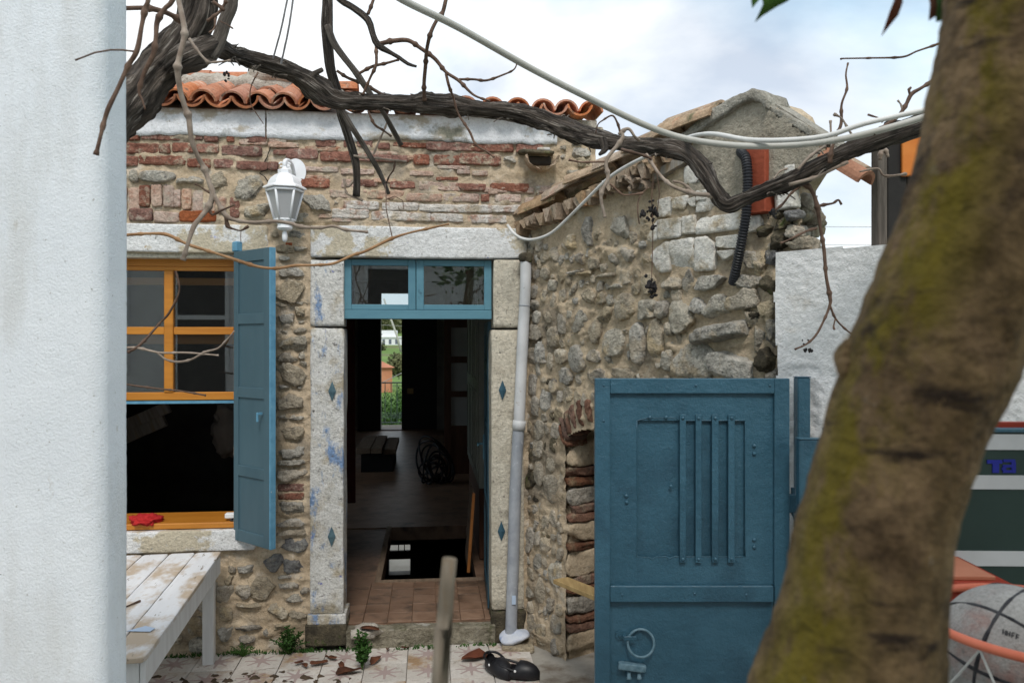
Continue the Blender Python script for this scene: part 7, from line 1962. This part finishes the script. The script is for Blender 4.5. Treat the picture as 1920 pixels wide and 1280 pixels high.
# ================================================================ BEYOND THE BACK DOOR
mk("terrace", box(-9, 4, 18.2, 22.5, -3.4, -3.2), TERRACE, kind='structure')
tw_ = mk("low_wall", box(-9, 4, 22.3, 22.5, -3.2, -2.6), PLASTER_FAR)
tag(tw_, "low white terrace wall seen through the basement window", "wall")
def bush(name, c, r, n, mt, label, seed, cat="bush", flat=1.0, leafs=0.09):
    rr = random.Random(seed)
    V, Fc = [], []
    for k in range(n):
        d = np.array([rr.gauss(0, 1), rr.gauss(0, 1), rr.gauss(0, 1)]); d /= np.linalg.norm(d)
        p = np.array(c) + d * np.array(r) * rr.uniform(0.35, 1.0) * (1 + 0.25 * math.sin(d[0] * 5 + seed) * math.cos(d[2] * 6))
        e = np.array([rr.gauss(0, 1) for _ in range(3)]); e /= np.linalg.norm(e)
        f = np.cross(e, d + 0.01); f /= np.linalg.norm(f)
        s_ = leafs * rr.uniform(0.6, 1.3); b = len(V)
        V += [p, p + e * s_ * .5 + f * s_ * .3, p + e * s_, p + e * s_ * .5 - f * s_ * .3]
        Fc.append((b, b + 1, b + 2, b + 3))
    o = thing(name, label, cat, (0, 0, 0))
    mk("foliage", (V, Fc), mt, o)
    mk("stem", tube(np.array([(c[0], c[1], c[2] - r[2] * 1.3), (c[0] + .02, c[1], c[2] - 0.3 * r[2]), (c[0], c[1], c[2] + 0.5 * r[2])]), [0.06, 0.05, 0.02], 6)[:2], BARK_G, o)
    return o
b1 = P3(722, 766, 24); bush("shrub", tuple(b1 + np.array([0, 0, -.3])), (0.55, 0.6, 0.75), 2600, LEAF_G, "bright green shrub just beyond the back balcony railing", 1)
b2 = P3(752, 762, 26); bush("shrub", tuple(b2), (0.35, 0.4, 0.55), 1600, LEAF_FERN, "dark narrow shrub right of the bright one beyond railing", 2)
b3 = P3(735, 800, 30); bush("shrub", tuple(b3), (1.6, 1.0, 0.9), 3000, LEAF_G, "low wide shrub beyond the balcony floor", 3)
b4 = P3(748, 684, 100); bush("tree", tuple(b4), (1.6, 1.5, 1.4), 1500, HEDGE, "grey green round tree beside the distant orange house", 4, "tree", leafs=0.5)
# orange brick house
bh = thing("brick_house", "small distant orange brick house with tiled roof below the meadow", "house", tuple(P3(722, 640, 90)[:2]) + (0,), R(14))
zz0, zz1 = -3.8, P3(0, 689, 90)[2]
mk("wall", box(-2.2, 0.8, 0, 4, zz0, zz1), BRICK_FAR, bh)
mk("roof", ([(-2.5, -0.3, zz1), (1.1, -0.3, zz1), (1.1, 4.3, zz1), (-2.5, 4.3, zz1), (-0.35, 0.9, zz1 + 0.75), (-0.35, 3.0, zz1 + 0.75)], [(0, 1, 4), (1, 2, 5, 4), (2, 3, 5), (3, 0, 4, 5), (3, 2, 1, 0)]), ROOF_FAR, bh)
# white house on the hill
wh = thing("white_house", "long white house with dark windows on the far hillside", "house", tuple(P3(733, 640, 300)[:2]) + (0,), R(4))
wz0, wz1 = 0.0, P3(0, 627, 300)[2]
mk("wall", box(-9, 9, 0, 8, wz0, wz1 - 1.2), PLASTER_FAR, wh)
mk("roof", box(-9.4, 9.4, -0.4, 8.4, wz1 - 1.2, wz1 - 0.7), PLASTER_FAR, wh)
mk("upper_storey", box(-9, 2, 1.5, 7, wz1 - 0.7, wz1 + 1.6), PLASTER_FAR, wh)
w0 = None
for k in range(7):
    if w0 is None: w0 = mk("window", box(-0.5, 0.5, -0.05, 0.02, wz1 - 3.6, wz1 - 1.8), WINDOW_FAR, wh, loc=(-7.5, 0, 0))
    else: inst(w0, wh, (-7.5 + 2.4 * k, 0, 0))
# hedge in front of it
rr = random.Random(5); V, Fc = [], []
for k in range(5000):
    p = np.array([-60 + rr.uniform(-18, 18), 262 + rr.uniform(-3, 3), -1.2 + abs(rr.gauss(0, 1.0)) * 1.4])
    e = np.array([rr.gauss(0, 1) for _ in range(3)]); e /= np.linalg.norm(e); f = np.cross(e, [0.3, 0.5, 0.8]); f /= np.linalg.norm(f); s_ = rr.uniform(0.5, 0.9); b = len(V)
    V += [p, p + e * s_ * .5 + f * s_ * .4, p + e * s_, p + e * s_ * .5 - f * s_ * .4]; Fc.append((b, b + 1, b + 2, b + 3))
mk("hedge", (V, Fc), HEDGE, kind='stuff')
rr = random.Random(6); V, Fc = [], []
for k in range(14000):
    x = -110 + rr.uniform(-60, 60); y = rr.uniform(480, 900)
    p = np.array([x, y, float(terrain_z(y)) + rr.uniform(0, 4.5)])
    e = np.array([rr.gauss(0, 1) for _ in range(3)]); e /= np.linalg.norm(e); f = np.cross(e, [0.3, 0.5, 0.8]); f /= np.linalg.norm(f); s_ = rr.uniform(1.5, 3.0); b = len(V)
    V += [p, p + e * s_ * .5 + f * s_ * .4, p + e * s_, p + e * s_ * .5 - f * s_ * .4]; Fc.append((b, b + 1, b + 2, b + 3))
mk("far_woods", (V, Fc), HEDGE, kind='stuff')
up = mk("utility_pole", tube(np.array([P3(752, 660, 110), P3(744, 628, 110), P3(728, 585, 110), P3(720, 560, 110)]), [0.16, 0.15, 0.14, 0.12], 7)[:2], CABLE, smooth=True)
tag(up, "slanting pale utility pole beyond the back door", "pole")
for k, (p, q) in enumerate((((700, 608, 100), (780, 612, 100)), ((700, 725, 60), (790, 680, 60)))):
    tag(mk("overhead_wire", tube(np.array([P3(*p), (P3(*p) + P3(*q)) / 2 - np.array([0, 0, 0.03]), P3(*q)]), 0.025, 4)[:2], ROPE), "thin wire crossing the view " + ("above the white house" if k == 0 else "in front of the orange house"), "wire")
